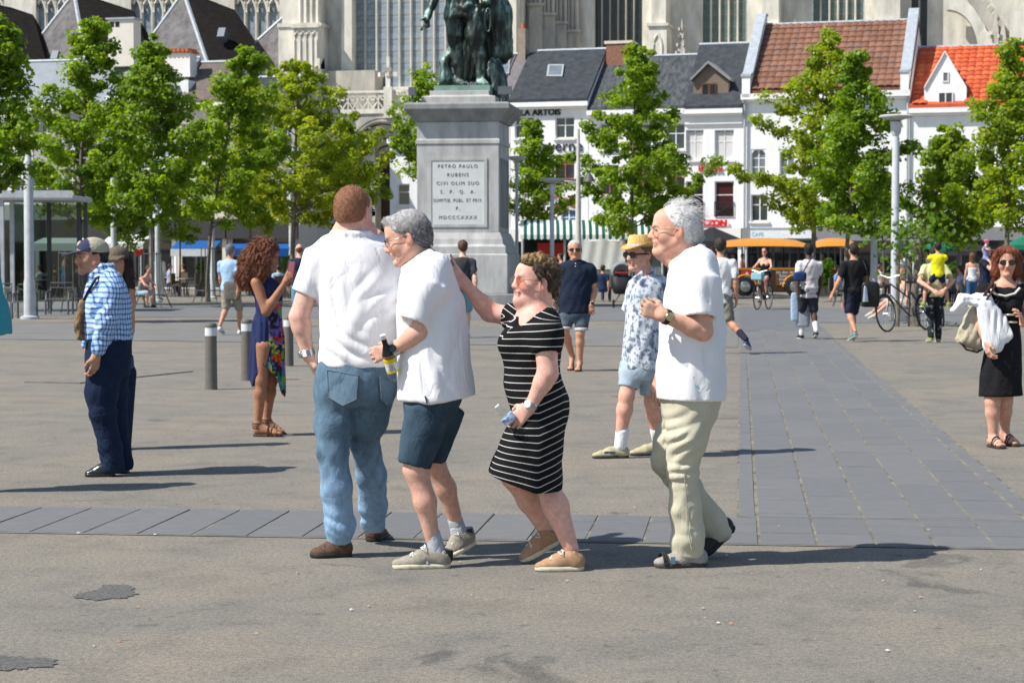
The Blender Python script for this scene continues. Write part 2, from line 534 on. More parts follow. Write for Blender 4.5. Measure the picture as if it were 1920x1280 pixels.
class Fig:
 def __init__(s, label, base, D, h=None, skin='pale', group=None, name='person', cat='person'):
  s.D, s.S = D, FPX / D
  s.h = h or max(.0095, D / 1973 * 1.05)
  s.base = np.array(base, float)
  s.root = empty(name, s.base, 0, label, cat, group)
  s.b = Sdf(); s.boxes = []; s.skin = np.array(SKINS[skin] if isinstance(skin, str) else skin)
  s.paint = []; s.hf = None
 def W(s, x, y, dd=0.0): return P(x, y, s.D + dd)
 def m(s, px): return px / s.S
 # ---- head
 def head(s, c, hh=.235, yaw=0, pitch=0, roll=0, female=False, nose=1.0, eyes=True, brow=(.1, .06, .04), stubble=0, wide=1.0, smile=0, lips=None, bald=0):
  k = hh / .235
  y, p = R(yaw), R(pitch)
  f = v3(-math.sin(y)*math.cos(p), -math.cos(y)*math.cos(p), math.sin(p))
  u0 = v3(0, 0, 1); sd = unit(np.cross(f, u0)); u = np.cross(sd, f)
  if roll:
   r = R(roll); sd, u = sd*math.cos(r) + u*math.sin(r), -sd*math.sin(r) + u*math.cos(r)
  fr = np.array([f, sd, u]); c = np.array(c, float)
  L = lambda a, b, d: c + k * (a*f + b*wide*sd + d*u)
  s.hf = (c, k, fr, L)
  b = s.b
  b.ell(L(-.014, 0, .032), k*v3(.094, .077*wide, .086), fr, k=.02*k)
  b.ell(L(.030, 0, -.005), k*v3(.062, .064*wide, .088), fr, k=.03*k)
  b.ell(L(.048, 0, .055), k*v3(.046, .055*wide, .045), fr, k=.03*k)
  jw = .046 if female else .052
  for q in (-1, 1):
   b.cone(L(-.002, q*jw, -.05), L(.066, q*.012, -.097), .026*k, .017*k, k=.025*k)
   b.ell(L(.048, q*.037, -.026), k*v3(.032, .027, .028), fr, k=.025*k)
  b.ell(L(.078, 0, -.094), k*v3(.021, .024, .019), fr, k=.02*k)
  b.cone(L(.083, -.03, .024), L(.083, .03, .024), .010*k if female else .013*k, k=.018*k)
  for q in (-1, 1):
   b.ell(L(.101, q*.032, .004), k*v3(.018, .019, .013), fr, k=.016*k, op='s')
   b.ell(L(.076, q*.032, .003), k*v3(.014, .016, .0115), fr, k=.004*k)
  b.cone(L(.084, 0, .022), L(.083 + .026*nose, 0, -.026), .0105*k, .0112*k, k=.014*k)
  b.cone(L(.080 + .024*nose, 0, -.032), L(.088, 0, -.046), .009*k, .008*k, k=.012*k)
  b.cone(L(.086, 0, .0), L(.090, 0, -.028), .014*k, .015*k, k=.014*k)
  for q in (-1, 1): b.cone(L(.096, q*.010, -.032), L(.092, q*.012, -.032), .0085*k, k=.009*k)
  for q in (-1, 1): b.cone(L(.101, q*.007, -.040), L(.098, q*.007, -.034), .0035*k, k=.003*k, op='s')
  b.cone(L(.089, -.017, -.054), L(.089, .017, -.054), .0085*k, k=.012*k)
  b.cone(L(.086, -.016, -.068), L(.086, .016, -.068), .0085*k, k=.010*k)
  for q in (-1, 1):
   b.cone(L(.104, 0, -.061), L(.082, q*.027, -.0605 + .006*smile), .003*k + .002*k*smile, .0015*k, k=.004*k, op='s')
   if smile: b.cone(L(.088, q*.026, -.034), L(.072, q*.040, -.066), .004*k, k=.008*k, op='s')
   er = np.array([unit(f*.35 + sd*q), unit(-.15*f + u), unit(f)])
   b.ell(L(-.014, q*.079, -.004), k*v3(.009, .032, .020), er, k=.006*k)
   b.ell(L(-.008, q*.088, .000), k*v3(.006, .017, .009), er, k=.005*k, op='s')
  s.boxes.append((c - .165*k, c + .165*k))
  brow = np.array(brow)
  lipc = np.array(lips) if lips is not None else s.skin * (.85, .55, .55)
  def paint(V, C):
   q = (V - c) @ fr.T / k
   q[:, 1] /= wide
   near = np.linalg.norm(q, axis=1) < .17
   a, sd_, u_ = q[:, 0], np.abs(q[:, 1]), q[:, 2]
   def mask(v, w): return np.clip(1 - v / w, 0, 1)[:, None] * near[:, None]
   lip = mask(np.sqrt((sd_/.024)**2 + ((u_ + .061)/.0125)**2), 1.25) * (a > .07)[:, None]
   lip = np.clip(lip*1.8, 0, .85); C[:] = C * (1 - lip) + lipc * lip
   if eyes:
    bw = mask(np.sqrt(((sd_ - .032)/.024)**2 + ((u_ - .0245)/.0065)**2), 1.2) * (a > .05)[:, None]
    C[:] = C * (1 - np.clip(bw*1.8, 0, .85)) + brow * np.clip(bw*1.8, 0, .85)
    ey = mask(np.sqrt(((sd_ - .032)/.015)**2 + ((u_ - .003)/.0065)**2), 1.1) * (a > .07)[:, None]
    C[:] = C * (1 - np.clip(ey*2.5, 0, .9)) + v3(.10, .08, .07) * np.clip(ey*2.5, 0, .9)
   ck = mask(np.sqrt(((sd_ - .042)/.03)**2 + ((u_ + .03)/.03)**2), 1.0) * (a > .03)[:, None]
   C[:] = C * (1 - ck * v3(0, .16, .16))
   ns = mask(np.sqrt((sd_/.018)**2 + ((u_ + .03)/.02)**2), 1.0) * (a > .09)[:, None]
   C[:] = C * (1 - ns * v3(0, .2, .2))
   er = mask(np.abs(sd_ - .084), .014) * (np.abs(a + .01) < .04)[:, None]
   C[:] = C * (1 - er * v3(.02, .22, .22))
   if stubble:
    st = near & (u_ < -.035) & (a > -.02)
    C[st] = C[st] * (1 - stubble) + brow * stubble
  s.paint.append(paint)
  return L
 def neck(s, a, b, r1=.056, r2=.062): s.b.cone(a, b, r1, r2, k=.03); s.neckb = np.array(b)
 # ---- limbs
 def arm(s, sh, el, wr, r=(.052, .042, .041, .028), k=.02):
  sh, el, wr = [np.array(q, float) for q in (sh, el, wr)]
  s.b.cone(sh, el, r[0], r[1], k=.03)
  mid = el + (wr - el) * .28
  s.b.cone(el, mid, r[1], r[2]*1.06, k=k); s.b.cone(mid, wr, r[2]*1.06, r[3], k=k)
  s.b.cone(wr, wr + unit(wr - el)*.02, r[3], r[3]*.98, k=k)
 def hand(s, wr, d, n, t, curl=.5, sc=1.0, tc=.5, spread=.12, fine=True):
  """wrist, pointing direction, palm side, thumb side"""
  wr = np.array(wr, float); d = unit(d); n = np.array(n, float); n = unit(n - (n @ d)*d)
  t = np.array(t, float); t = unit(t - (t @ d)*d - (t @ n)*n)
  b = s.b; pts = [wr]
  ln = [(.040, .025, .020), (.045, .029, .021), (.042, .027, .021), (.033, .021, .018)]
  rr = [.0086, .009, .0086, .0076]
  for i in range(4):
   o = (1.5 - i)
   kb = wr + sc*(d*(.088 - .004*abs(i - 1)) + t*o*.0195)
   b.cone(wr + sc*(d*.018 + t*o*.011), kb, .0145*sc, .0118*sc, k=.016*sc, flat=(n, .95))
   p = kb; ang = curl * .55
   dirb = unit(d + t*o*spread)
   for j, l in enumerate(ln[i]):
    dv = dirb*math.cos(ang) + n*math.sin(ang)
    p2 = p + dv*l*sc
    b.cone(p, p2, rr[i]*sc*(1.08 - .09*j), rr[i]*sc*(1 - .1*j), k=.004*sc)
    p = p2; ang += curl * (1.0 if j == 0 else .75)
   pts.append(p)
  p = wr + sc*(d*.022 + t*.022 + n*.004)
  p2 = p + sc*.036*unit(d*.75 + t*.85 + n*tc*.5)
  b.cone(p, p2, .0165*sc, .0125*sc, k=.015*sc)
  p3 = p2 + sc*.030*unit(d*1.0 + t*(.55 - tc*.6) + n*tc); p4 = p3 + sc*.026*unit(d + t*(.25 - tc) + n*tc*1.2)
  b.cone(p2, p3, .0115*sc, .0105*sc, k=.006*sc); b.cone(p3, p4, .0105*sc, .0085*sc, k=.005*sc)
  pts += [p4, p3]
  pts = np.array(pts)
  if fine: s.boxes.append((pts.min(0) - .02, pts.max(0) + .02))
 def leg(s, hip, kn, an, r=(.085, .058, .056, .036), calf=None):
  hip, kn, an = [np.array(q, float) for q in (hip, kn, an)]
  s.b.cone(hip, kn, r[0], r[1], k=.03)
  mid = np.array(calf, float) if calf is not None else kn + (an - kn)*.30
  s.b.cone(kn, mid, r[1]*.95, r[2], k=.03); s.b.cone(mid, an, r[2], r[3], k=.03)
 def foot(s, heel, toe, an, w=.036):
  heel, toe, an = [np.array(q, float) for q in (heel, toe, an)]
  d = toe - heel; u = np.cross(np.cross(d, v3(0, 0, 1)), d); u = unit(u) if u[2] > 0 else -unit(u)
  d1 = unit(d); Ln = np.linalg.norm(d); side = np.cross(d1, u)
  a0 = heel + d1*.035 + u*.032
  s.b.cone(a0, an, .032, .036, k=.02)
  s.b.cone(a0, heel + d*.7 + u*.022, .03, .024, k=.02)
  s.b.cone(an, heel + d*.68 + u*.026, .034, .022, k=.03)
  for i, o in enumerate((-.028, -.012, .002, .015, .029)):
   q = heel + d*.68 + side*o + u*.018
   s.b.cone(q, heel + d*(.92 - .02*abs(i - 3)) + side*o*1.05 + u*.013, .017, .0105, k=.012)
 def torso(s, st, inset=.014, k=.03):
  s.b.loft([(q[0], q[1], q[2], max(.02, q[3] - inset), max(.02, q[4] - inset)) + tuple(q[5:]) for q in st], k=k, rnd=.03)
 def rows(s, rows, dd=0):
  """(photo y, left x, right x, half depth, depth offset)"""
  out = []
  for q in rows:
   off = dd + (q[4] if len(q) > 4 else 0)
   a, b = s.W(q[1], q[0], off), s.W(q[2], q[0], off)
   out.append(((a[2] + b[2])/2, (a[0] + b[0])/2, s.D + off, (b[0] - a[0])/2, q[3]))
  return out
 def finish_body(s, name='body'):
  h = s.h; hf = h*.55
  shr = .7*h
  V, F = s.b.mesh(h, cut=[(b0 + shr, b1 - shr) for b0, b1 in s.boxes])
  Vs, Fs, n = [V], [F], len(V)
  for i, bx in enumerate(s.boxes):
   v, f = s.b.mesh(hf, box=bx, cut=[(b0 + shr, b1 - shr) for b0, b1 in s.boxes[:i]])
   Vs.append(v); Fs.append(f + n); n += len(v)
  V = np.vstack(Vs); F = np.vstack(Fs)
  C = np.tile(s.skin, (len(V), 1))
  if s.D < 18:   # ruddy and sallow blotches
   n1 = wob(1, (9, 8, 6), 51)(V[:, 0], V[:, 1], V[:, 2])[:, None]; n2 = wob(1, (26, 24, 20), 52)(V[:, 0], V[:, 1], V[:, 2])[:, None]
   C = C*(1 + (n1*.6 + n2*.5)*v3(.03, .085, .10))
  for p in s.paint: p(V, C)
  s.body = mesh_obj(name, V, F, SKIN, s.root, col=np.clip(C, 0, 1), off=s.base)
  return s.body
 # ---- clothes
 def cloth(s, name, sd, m, folds=None, planes=(), h=None, col=None, smooth=True, hollow=(), parent=None, label=None, extra=None):
  for c in hollow: sd.cone(*c[:2], c[2], c[3], k=.004, op='s')
  if folds is not None:
   calm = getattr(sd, 'calm', [])
   def fo(X, Y, Z, D):
    w = 1.0
    for c in calm: w = w*(1 - np.exp(-((X - c[0])**2 + (Y - c[1])**2 + (Z - c[2])**2)/.19**2))
    return D + w*folds(X, Y, Z)
   sd.post.append(fo)
  for pt, n in planes:
   pt, n = np.array(pt, float), unit(n)
   sd.post.append(lambda X, Y, Z, D, pt=pt, n=n: np.maximum(D, (X - pt[0])*n[0] + (Y - pt[1])*n[1] + (Z - pt[2])*n[2]))
  if extra is not None: sd.post.append(extra)
  V, F = sd.mesh(h or s.h)
  if len(F) == 0: return None
  C = None
  if col is not None:
   C = col(V) if callable(col) else np.tile(np.array(col), (len(V), 1))
  o = mesh_obj(name, V, F, m, parent or s.root, col=C, off=s.base, smooth=smooth)
  if label: o['label'] = label
  return o
 def shoe(s, heel, toe, mcol, scol, w=.046, high=.075, ank=None, name='shoe', pad=1.0, lace=None, stripe=None):
  heel, toe = np.array(heel, float), np.array(toe, float)
  d = toe - heel; Ln = np.linalg.norm(d); d1 = d/Ln
  u = unit(np.cross(np.cross(d, v3(0, 0, 1)), d)); u = u if u[2] > 0 else -u
  side = np.cross(d1, u)
  q = Sdf()
  q.cone(heel + d1*.042 + u*.045, heel + d1*.06 + u*high, .041, .040, k=.02)
  q.cone(heel + d1*.045 + u*.04, heel + d*.5 + u*.046, .042, .041, k=.03)
  q.cone(heel + d*.42 + u*(high - .022), heel + d*.74 + u*.034, .033, .028, k=.025)
  q.cone(heel + d*.34 + u*(high + .004), heel + d*.46 + u*(high - .008), .018, .02, k=.012, flat=(d1, .6))
  q.cone(heel + d*.55 + u*.028, heel + d*.86 + u*.024, w*.93, w*.80, k=.02, flat=(u, .62))
  a0 = heel + d1*.05 + u*(high - .012)
  if ank is not None: q.cone(a0, np.array(ank, float) + u*.03, .034, .040, k=.006, op='s')
  o = s.cloth(name, q, mcol, planes=[(heel + u*.012, -u)], h=min(s.h, .008) if s.D < 20 else s.h)
  k = Sdf()
  k.cone(heel + d1*.044 + u*.012, heel + d*.45 + u*.012, .046, .043, k=.01)
  k.cone(heel + d*.45 + u*.012, heel + d*.84 + u*.012, .043, w*.9, k=.02)
  k.cone(heel + d*.6 + u*.012, heel + d*.72 + u*.012, w, w*1.03, k=.02)
  s.cloth('sole', k, scol, planes=[(heel + u*.024, u), (heel, -u)], h=min(s.h, .008) if s.D < 20 else s.h, parent=o)
  if lace is not None:
   bb = B()
   for j in range(4):
    t = .42 + .075*j
    cpt = heel + d*t + u*(high + .012 - (t - .42)/.32*(high - .048))
    bb.tube([cpt - side*.027 - u*.010, cpt + u*.006, cpt + side*.027 - u*.010 + d1*.014], .004, 5)
    bb.tube([cpt + side*.027 - u*.010, cpt + u*.007, cpt - side*.027 - u*.010 + d1*.014], .004, 5)
   for z in (-1, 1):
    c0 = heel + d*.43 + u*(high + .018)
    bb.tube([c0, c0 + side*.02*z + u*.012, c0 + side*.044*z - u*.004 + d1*.01, c0 + side*.02*z - u*.002 + d1*.02, c0], .0034, 5)
   bb.build('laces', lace, o, smooth=True, off=s.base)
  if stripe is not None:
   for z in (-1, 1):
    for t in (.40, .48):
     bb = B(); bb.tube([heel + d*t + side*z*.040 + u*.026, heel + d*(t + .05) + side*z*.036 + u*.05, heel + d*(t + .06) + side*z*.024 + u*.068], .007, 6); bb.build('side_stripe', stripe, o, smooth=True, off=s.base)
  return o
 def sandal(s, heel, toe, an, m, nstrap=3):
  """sole slab and straps round a bare foot"""
  heel, toe = np.array(heel, float), np.array(toe, float)
  d = toe - heel; d1 = unit(d); u = unit(np.cross(np.cross(d, v3(0, 0, 1)), d)); u = u if u[2] > 0 else -u
  side = np.cross(d1, u)
  k = Sdf()
  k.cone(heel + d1*.035, heel + d*.8, .040, .046, k=.02)
  o = s.cloth('sandal', k, m, planes=[(heel + u*.004, u), (heel - u*.016, -u)])
  if o is None: return
  bb = B()
  for j in range(nstrap):
   t = (.78, .62, .5)[j % 3]; hh = (.036, .058, .075)[j % 3]
   arc = [heel + d*t + side*(.045*math.cos(a)) + u*(hh*math.sin(a)) for a in np.linspace(0, math.pi, 9)]
   bb.tube(arc, .006, 5)
  arc = [heel + d1*(.045 - .045*math.sin(a)) + side*.036*math.cos(a) + u*.06 for a in np.linspace(0, math.pi, 9)]
  bb.tube(arc, .005, 5)
  bb.build('strap', m, o, smooth=True, off=s.base)
  return o
 # ---- hair
 def hair(s, col, hl=None, thick=.012, extra=None, nstr=0, slen=.03, sw=.0014, flow=None, jit=.5, colvar=.25, col2=None, lump=.004, lf=55, name='hair', lift=.12, ears=True, folds=None, hfac=.55, cfun=None):
  c, k, fr, L = s.hf
  q = Sdf()
  t = thick
  q.ell(L(-.016, 0, .036), k*v3(.094 + t, .078 + t, .086 + t), fr, k=.02*k)
  q.ell(L(-.03, 0, -.01), k*v3(.072 + t*.7, .068 + t*.6, .07 + t*.5), fr, k=.03*k)
  if extra: extra(q, L, k, fr)
  if ears:
   for z in (-1, 1): q.ell(L(-.006, z*.098, -.012), k*v3(.031, .045, .038), fr, k=.008*k, op='s')
  tab = hl or [(-.12, -.09), (-.075, -.045), (-.03, -.034), (-.012, -.030), (.0, .012), (.03, .018), (.055, .052), (.075, .078), (.10, .11), (.2, .2)]
  us, fs = [a*k for a, _ in tab], [b*k for _, b in tab]
  def cut(X, Y, Z, D):
   x, y, z = X - c[0], Y - c[1], Z - c[2]
   f = x*fr[0][0] + y*fr[0][1] + z*fr[0][2]
   u = x*fr[2][0] + y*fr[2][1] + z*fr[2][2]
   return np.maximum(D, f - np.interp(u, us, fs))
  fl = wob(lump*k, (lf*.4, lf*.4, lf*.25), 3)
  q.post.append(lambda X, Y, Z, D: D + (folds or fl)(X, Y, Z))
  q.post.append(cut)
  V, F = q.mesh(max(s.h*hfac, .0045))
  col = np.array(col); r = np.random.default_rng(5)
  C = col * (1 + colvar*(r.random((len(V), 1)) - .5))
  if cfun is not None: C = cfun(V, C, (V - c) @ fr.T / k)
  if nstr and len(F):
   N = vnormals(V, F)
   i = r.integers(0, len(V), nstr)
   p, n = V[i], N[i]
   q3 = (p - c) @ fr.T / k
   fdir = flow(q3) @ fr if flow is not None else np.tile(-fr[2]*.8 - fr[0]*.5, (nstr, 1))
   fdir = fdir - (fdir*n).sum(1, keepdims=True)*n*.85
   fdir /= np.linalg.norm(fdir, axis=1, keepdims=True) + 1e-6
   dv = n*lift + fdir + jit*(r.random((nstr, 3)) - .5)
   dv /= np.linalg.norm(dv, axis=1, keepdims=True)
   wv = np.cross(dv, r.normal(size=(nstr, 3))); wv /= np.linalg.norm(wv, axis=1, keepdims=True)
   ln = slen*k*(.5 + r.random((nstr, 1)))
   bend = (fdir*.4 - n*.3)*ln*.4
   sv = []
   for j, tt in enumerate((0, .4, .75, 1.0)):
    ctr = p - n*.002 + dv*ln*tt + bend*tt*tt
    wd = sw*(1 - .75*tt)
    sv += [ctr - wv*wd, ctr + wv*wd]
   sv = np.stack(sv, 1).reshape(-1, 3)
   b0 = (np.arange(nstr)*8)[:, None]
   sf = np.concatenate([b0 + np.array([[2*j, 2*j+1, 2*j+3, 2*j+2]]) for j in range(3)])
   cb = C[i] * (1 + colvar*1.6*(r.random((nstr, 1)) - .5))
   if col2 is not None:
    pick = r.random(nstr) < .35
    cb[pick] = np.array(col2) * (1 + .3*(r.random((pick.sum(), 1)) - .5))
   C = np.vstack([C, np.repeat(cb, 8, 0)])
   F = np.vstack([F, sf + len(V)]); V = np.vstack([V, sv])
  return mesh_obj(name, V, F, HAIRM, s.root, col=np.clip(C, 0, 1), off=s.base)
 def glasses(s, rim, lens, shape='oval', r=.0016, name='eyeglasses', big=1.0, temple=None):
  c, k, fr, L = s.hf
  bb = B()
  for q in (-1, 1):
   ring = []
   for a in np.linspace(0, 2*math.pi, 18, endpoint=False):
    x, y = math.cos(a), math.sin(a)
    if shape == 'rect': x, y = np.sign(x)*abs(x)**.6, np.sign(y)*abs(y)**.6
    if shape == 'aviator': y = y*(1.0 if y > 0 else 1.25); x = x*(1.0 if y > 0 else .9)
    wx, wy = (.026*big, .017*big) if shape != 'aviator' else (.029*big, .022*big)
    ring.append(L(.102 - .10*(abs(q*.034 + x*wx) - .01)**1.0*.5, q*.034 + x*wx, .003 + y*wy))
   bb.tube(ring, r, 6, closed=True)
   bb.tube([L(.094, q*.062, .008), L(.05, q*.078, .008), L(-.012, q*.083, .008), L(-.028, q*.083, -.006)], temple or r, 6)
  bb.tube([L(.102, -.011, .006), L(.106, 0, .010), L(.102, .011, .006)], r, 6)
  o = bb.build(name, rim, s.root, smooth=True, off=s.base)
  for q in (-1, 1):
   lb = B(); ring = []
   for a in np.linspace(0, 2*math.pi, 18, endpoint=False):
    x, y = math.cos(a), math.sin(a)
    if shape == 'rect': x, y = np.sign(x)*abs(x)**.6, np.sign(y)*abs(y)**.6
    if shape == 'aviator': y = y*(1.0 if y > 0 else 1.25); x = x*(1.0 if y > 0 else .9)
    wx, wy = (.026*big, .017*big) if shape != 'aviator' else (.029*big, .022*big)
    ring.append(L(.102 - .10*(abs(q*.034 + x*wx) - .01)*.5, q*.034 + x*wx, .003 + y*wy))
   lb.prism(ring, fr[0]*.0014)
   lb.build('lens', lens, o, off=s.base)
  return o
 def watch(s, wr, el, m, mf=None, r=.031, w=.011, face=None, name='wristwatch'):
  wr, el = np.array(wr, float), np.array(el, float)
  d = unit(wr - el); a, b_, _ = basis(d)
  bb = B()
  ring = lambda q: [wr + d*q + r*(math.cos(t)*a + math.sin(t)*b_) for t in np.linspace(0, 2*math.pi, 20, endpoint=False)]
  for q in np.linspace(-w, w, 4): bb.tube(ring(q), .0042, 6, closed=True)
  o = bb.build(name, m, s.root, smooth=True, off=s.base)
  if face is not None:
   n = np.array(face, float); n = unit(n - (n @ d)*d)
   fb = B(); fb.lathe([(.001, -.002), (.019, -.002), (.020, .004), (.017, .008), (.001, .008)], c=wr + n*r, axis=n, n=18)
   fb.build('watch_face', mf or m, o, smooth=True, off=s.base)
  return o
def far_person(label, px, fy, H=1.72, yaw=0, walk=0.0, skin='pale', top=((.8,.8,.8), 'short'), bottom=((.1,.12,.2), 'shorts'),
    hair=((.1,.07,.05), 'short'), arms=(None, None), shoes=(.6,.6,.6), wide=1.0, sit=0, Dset=None, zoff=0.0, hat=None,
    group='people on the square', female=False, lean=0.0, headyaw=None, sunglasses=False, belly=0, legs=None, swap=1, topmat=None, botmat=None, base=None, socks=None, headpitch=0):
 """a person seen farther off; arms = (right, left): (elbow, wrist) offsets from the shoulder in (side, forward, up) metres"""
 g = G(px, fy) if base is None else np.array(base, float)
 D = g[1]
 f = Fig(label, g, D, skin=skin, group=group)
 k = H / 1.75
 y = R(yaw)
 F = v3(-math.sin(y), -math.cos(y), 0); S = np.cross(F, v3(0, 0, 1)); U = v3(0, 0, 1)
 o = g + U*zoff
 pt = lambda s_, f_, u_: o + k*(s_*S*1.0 + f_*F + u_*U)
 hipz = .90 - (.45 if sit else 0)
 ang = math.atan2(S[1], S[0])
 fl = lambda u_: lean*(u_ - hipz)*.8
 wd = wide
 st = []
 for u_, a, b, ff in [(-.06, .155, .11, 0), (0, .172, .122, 0), (.12, .155, .112, .01 + belly*.5), (.24, .16, .115, .015 + belly*.4), (.38, .172, .115, 0), (.46, .165, .10, -.01), (.525, .115, .075, -.015), (.56, .065, .06, -.012)]:
  c = pt(0, fl(hipz + u_) + ff, hipz + u_)
  if female: a *= {0: 1.02, .12: .9, .24: .82, .38: .88, .46: .86}.get(u_, .9)
  st.append((c[2], c[0], c[1], a*wd*k, (b + belly*(.5 if .05 < u_ < .3 else 0))*wd*k, ang))
 f.torso(st, inset=.006)
 if female:
  for q in (-1, 1): f.b.ell(pt(q*.07, fl(hipz+.36) + .085, hipz + .35), k*v3(.055, .055, .055), k=.05)
 sw_ = .185*wd*(.88 if female else 1)
 sh = [pt(q*sw_, fl(hipz + .47) - .01, hipz + .47) for q in (1, -1)]
 nk = pt(0, fl(hipz + .56), hipz + .545)
 hc = pt(0, fl(hipz + .72) + .03, hipz + .735)
 f.neck(hc - v3(0, 0, .06*k), nk, .05*k, .06*k)
 for p in sh: f.b.cone(nk - U*.03, p, .05*k, .052*k*wd, k=.05)
 hy = yaw if headyaw is None else headyaw
 f.head(hc, .232*k*(1.0 if H > 1.3 else 1.0 + .25*(1.3 - H)), yaw=hy, female=female, eyes=not sunglasses, pitch=headpitch)
 pts_arm = []
 for i, q in enumerate((1, -1)):
  a = arms[i]
  if a is None:
   ph = walk * (1 if i == 0 else -1) * -swap
   a = ((.05, ph*.12 - .02, -.28), (.055, ph*.25 + .04, -.52))
  el, wr = [sh[i] + k*(q*v[0]*S + v[1]*F + v[2]*U) for v in a]
  f.arm(sh[i], el, wr, r=tuple(x*k*(.85 if female else 1) for x in (.05, .041, .04, .027)))
  hd = unit(wr - el)
  f.hand(wr, hd, -q*S*.8 + F*.2 if abs(hd[2]) > .5 else -U*.3 + F, F + U*.2 if abs(hd[2]) > .5 else U, curl=.5, sc=k, fine=D < 45)
  pts_arm.append((sh[i], el, wr))
 leg = []
 for i, q in enumerate((1, -1)):
  hip = pt(q*.085, 0, hipz - .02)
  if legs is not None: kn, an, toe = [pt(*v) for v in legs[i]]
  elif sit:
   kn = pt(q*.13, .42, hipz + .03); an = pt(q*.13, .40, .09); toe = pt(q*.14, .58, .0)
  else:
   ph = walk * (1 if i == 0 else -1) * swap
   fo = ph*.33
   lift = max(0, -ph)*.14
   kn = pt(q*.09, fo*.45 + .04 + .08*abs(ph), .49 + lift*.2); an = pt(q*.085, fo - .02, .085 + lift); toe = pt(q*.11, fo + .19, .0 + lift*.15)
  f.leg(hip, kn, an, r=tuple(x*k*(.95 if female else 1)*(.5 + .5*wd) for x in (.082, .056, .054, .034)))
  heel = an - U*.085*k - unit(toe - an)*v3(1, 1, 0)*.05*k
  if sit or legs is not None or True:
   dv = unit((toe - an)*v3(1, 1, 0))
   heel = an - dv*.05*k - U*.085*k
  leg.append((hip, kn, an, heel, toe))
 f.st, f.sh, f.pts_arm, f.lg, f.pt = st, sh, pts_arm, leg, pt
 f.finish_body()
 tc, tk = top
 bc, bk = bottom
 CL = lambda c, nm: topmat if (nm == 'top' and topmat) else botmat if (nm == 'bot' and botmat) else CLOTHC
 fd = wob(.006*k, (5, 4, 4), int(px) % 97)
 infl = .016*k
 if tk:
  q = Sdf()
  z0 = st[0][0] - (.02 if tk != 'tucked' else -.07)*k
  tst = [(s_[0], s_[1], s_[2], s_[3] + infl, s_[4] + infl, s_[5]) for s_ in st if s_[0] >= z0]
  if tk in ('tank', 'dress_tank'): tst = [s_ for s_ in tst if s_[0] < o[2] + k*(hipz + .45)]
  if tk == 'long_hem': tst = [(st[0][0] - .08*k, st[0][1], st[0][2], st[0][3] + infl*1.3, st[0][4] + infl*1.3, ang)] + tst
  q.loft(tst, k=.02, rnd=.015)
  hol = []
  if tk in ('short', 'sleeve', 'long_hem', 'tucked', 'long', 'dress_short'):
   for (a_, e_, w_) in pts_arm:
    if tk in ('long',):
     q.cone(a_, e_, .066*k*wd, .055*k, k=.03); q.cone(e_, w_, .055*k, .042*k, k=.03)
    else:
     en = a_ + (e_ - a_)*.72
     q.cone(nk - U*.035*k, a_, .055*k, .062*k*wd, k=.03)
     q.cone(a_, en, .066*k*wd, .066*k, k=.03)
     hol.append((en - (en - a_)*.06, en + (e_ - a_)*.2, .056*k, .058*k))
  nm = {'tank': 'tank_top', 'dress_tank': 'dress', 'dress_short': 'dress'}.get(tk, 'shirt')
  if tk.startswith('dress'):
   hem = o[2] + k*.50
   c = pt(0, .02, .5)
   q.loft([(hem, c[0], c[1], .20*k*wd, .17*k, ang), (o[2] + k*.7, c[0], c[1], .19*k*wd, .155*k, ang), (st[1][0], st[1][1], st[1][2], st[1][3] + .02, st[1][4] + .02, ang)], k=.03, rnd=.01)
  f.cloth(nm, q, topmat or CLOTHC, folds=fd, hollow=hol, col=tc, extra=None)
 if bk:
  q = Sdf()
  q.loft([(s_[0], s_[1], s_[2], s_[3] + .010*k, s_[4] + .010*k, ang) for s_ in st[:3]], k=.03, rnd=.015)
  hol = []
  for (hip, kn, an, heel, toe) in leg:
   if bk == 'shorts':
    en = hip + (kn - hip)*.88
    q.cone(hip, en, .098*k*(.5+.5*wd), .086*k, k=.03)
   elif bk == 'minishorts':
    q.cone(hip, hip + (kn - hip)*.3, .098*k, .09*k, k=.03)
   else:
    q.cone(hip, kn, .096*k, .072*k, k=.03); q.cone(kn, an, .072*k, .058*k, k=.03)
  f.cloth({'shorts': 'shorts', 'minishorts': 'shorts'}.get(bk, 'trousers'), q, botmat or CLOTHC, folds=wob(.006*k, (5, 5, 7), 4), col=bc)
 if socks is not None:
  for (hip, kn, an, heel, toe) in leg:
   q = Sdf(); q.cone(an, an + (kn - an)*.38, .045*k, .056*k, k=.02)
   f.cloth('sock', q, CLOTHC, col=socks)
 if shoes is not None:
  for (hip, kn, an, heel, toe) in leg:
   if isinstance(shoes, tuple) and shoes and shoes[0] == 'sandal':
    continue
   f.shoe(heel, toe, mat('shoe_%d_%d_%d' % tuple(int(c*100) for c in shoes), shoes, rough=.6, var=.1), mat('sole_light', (.55, .54, .5), rough=.7))
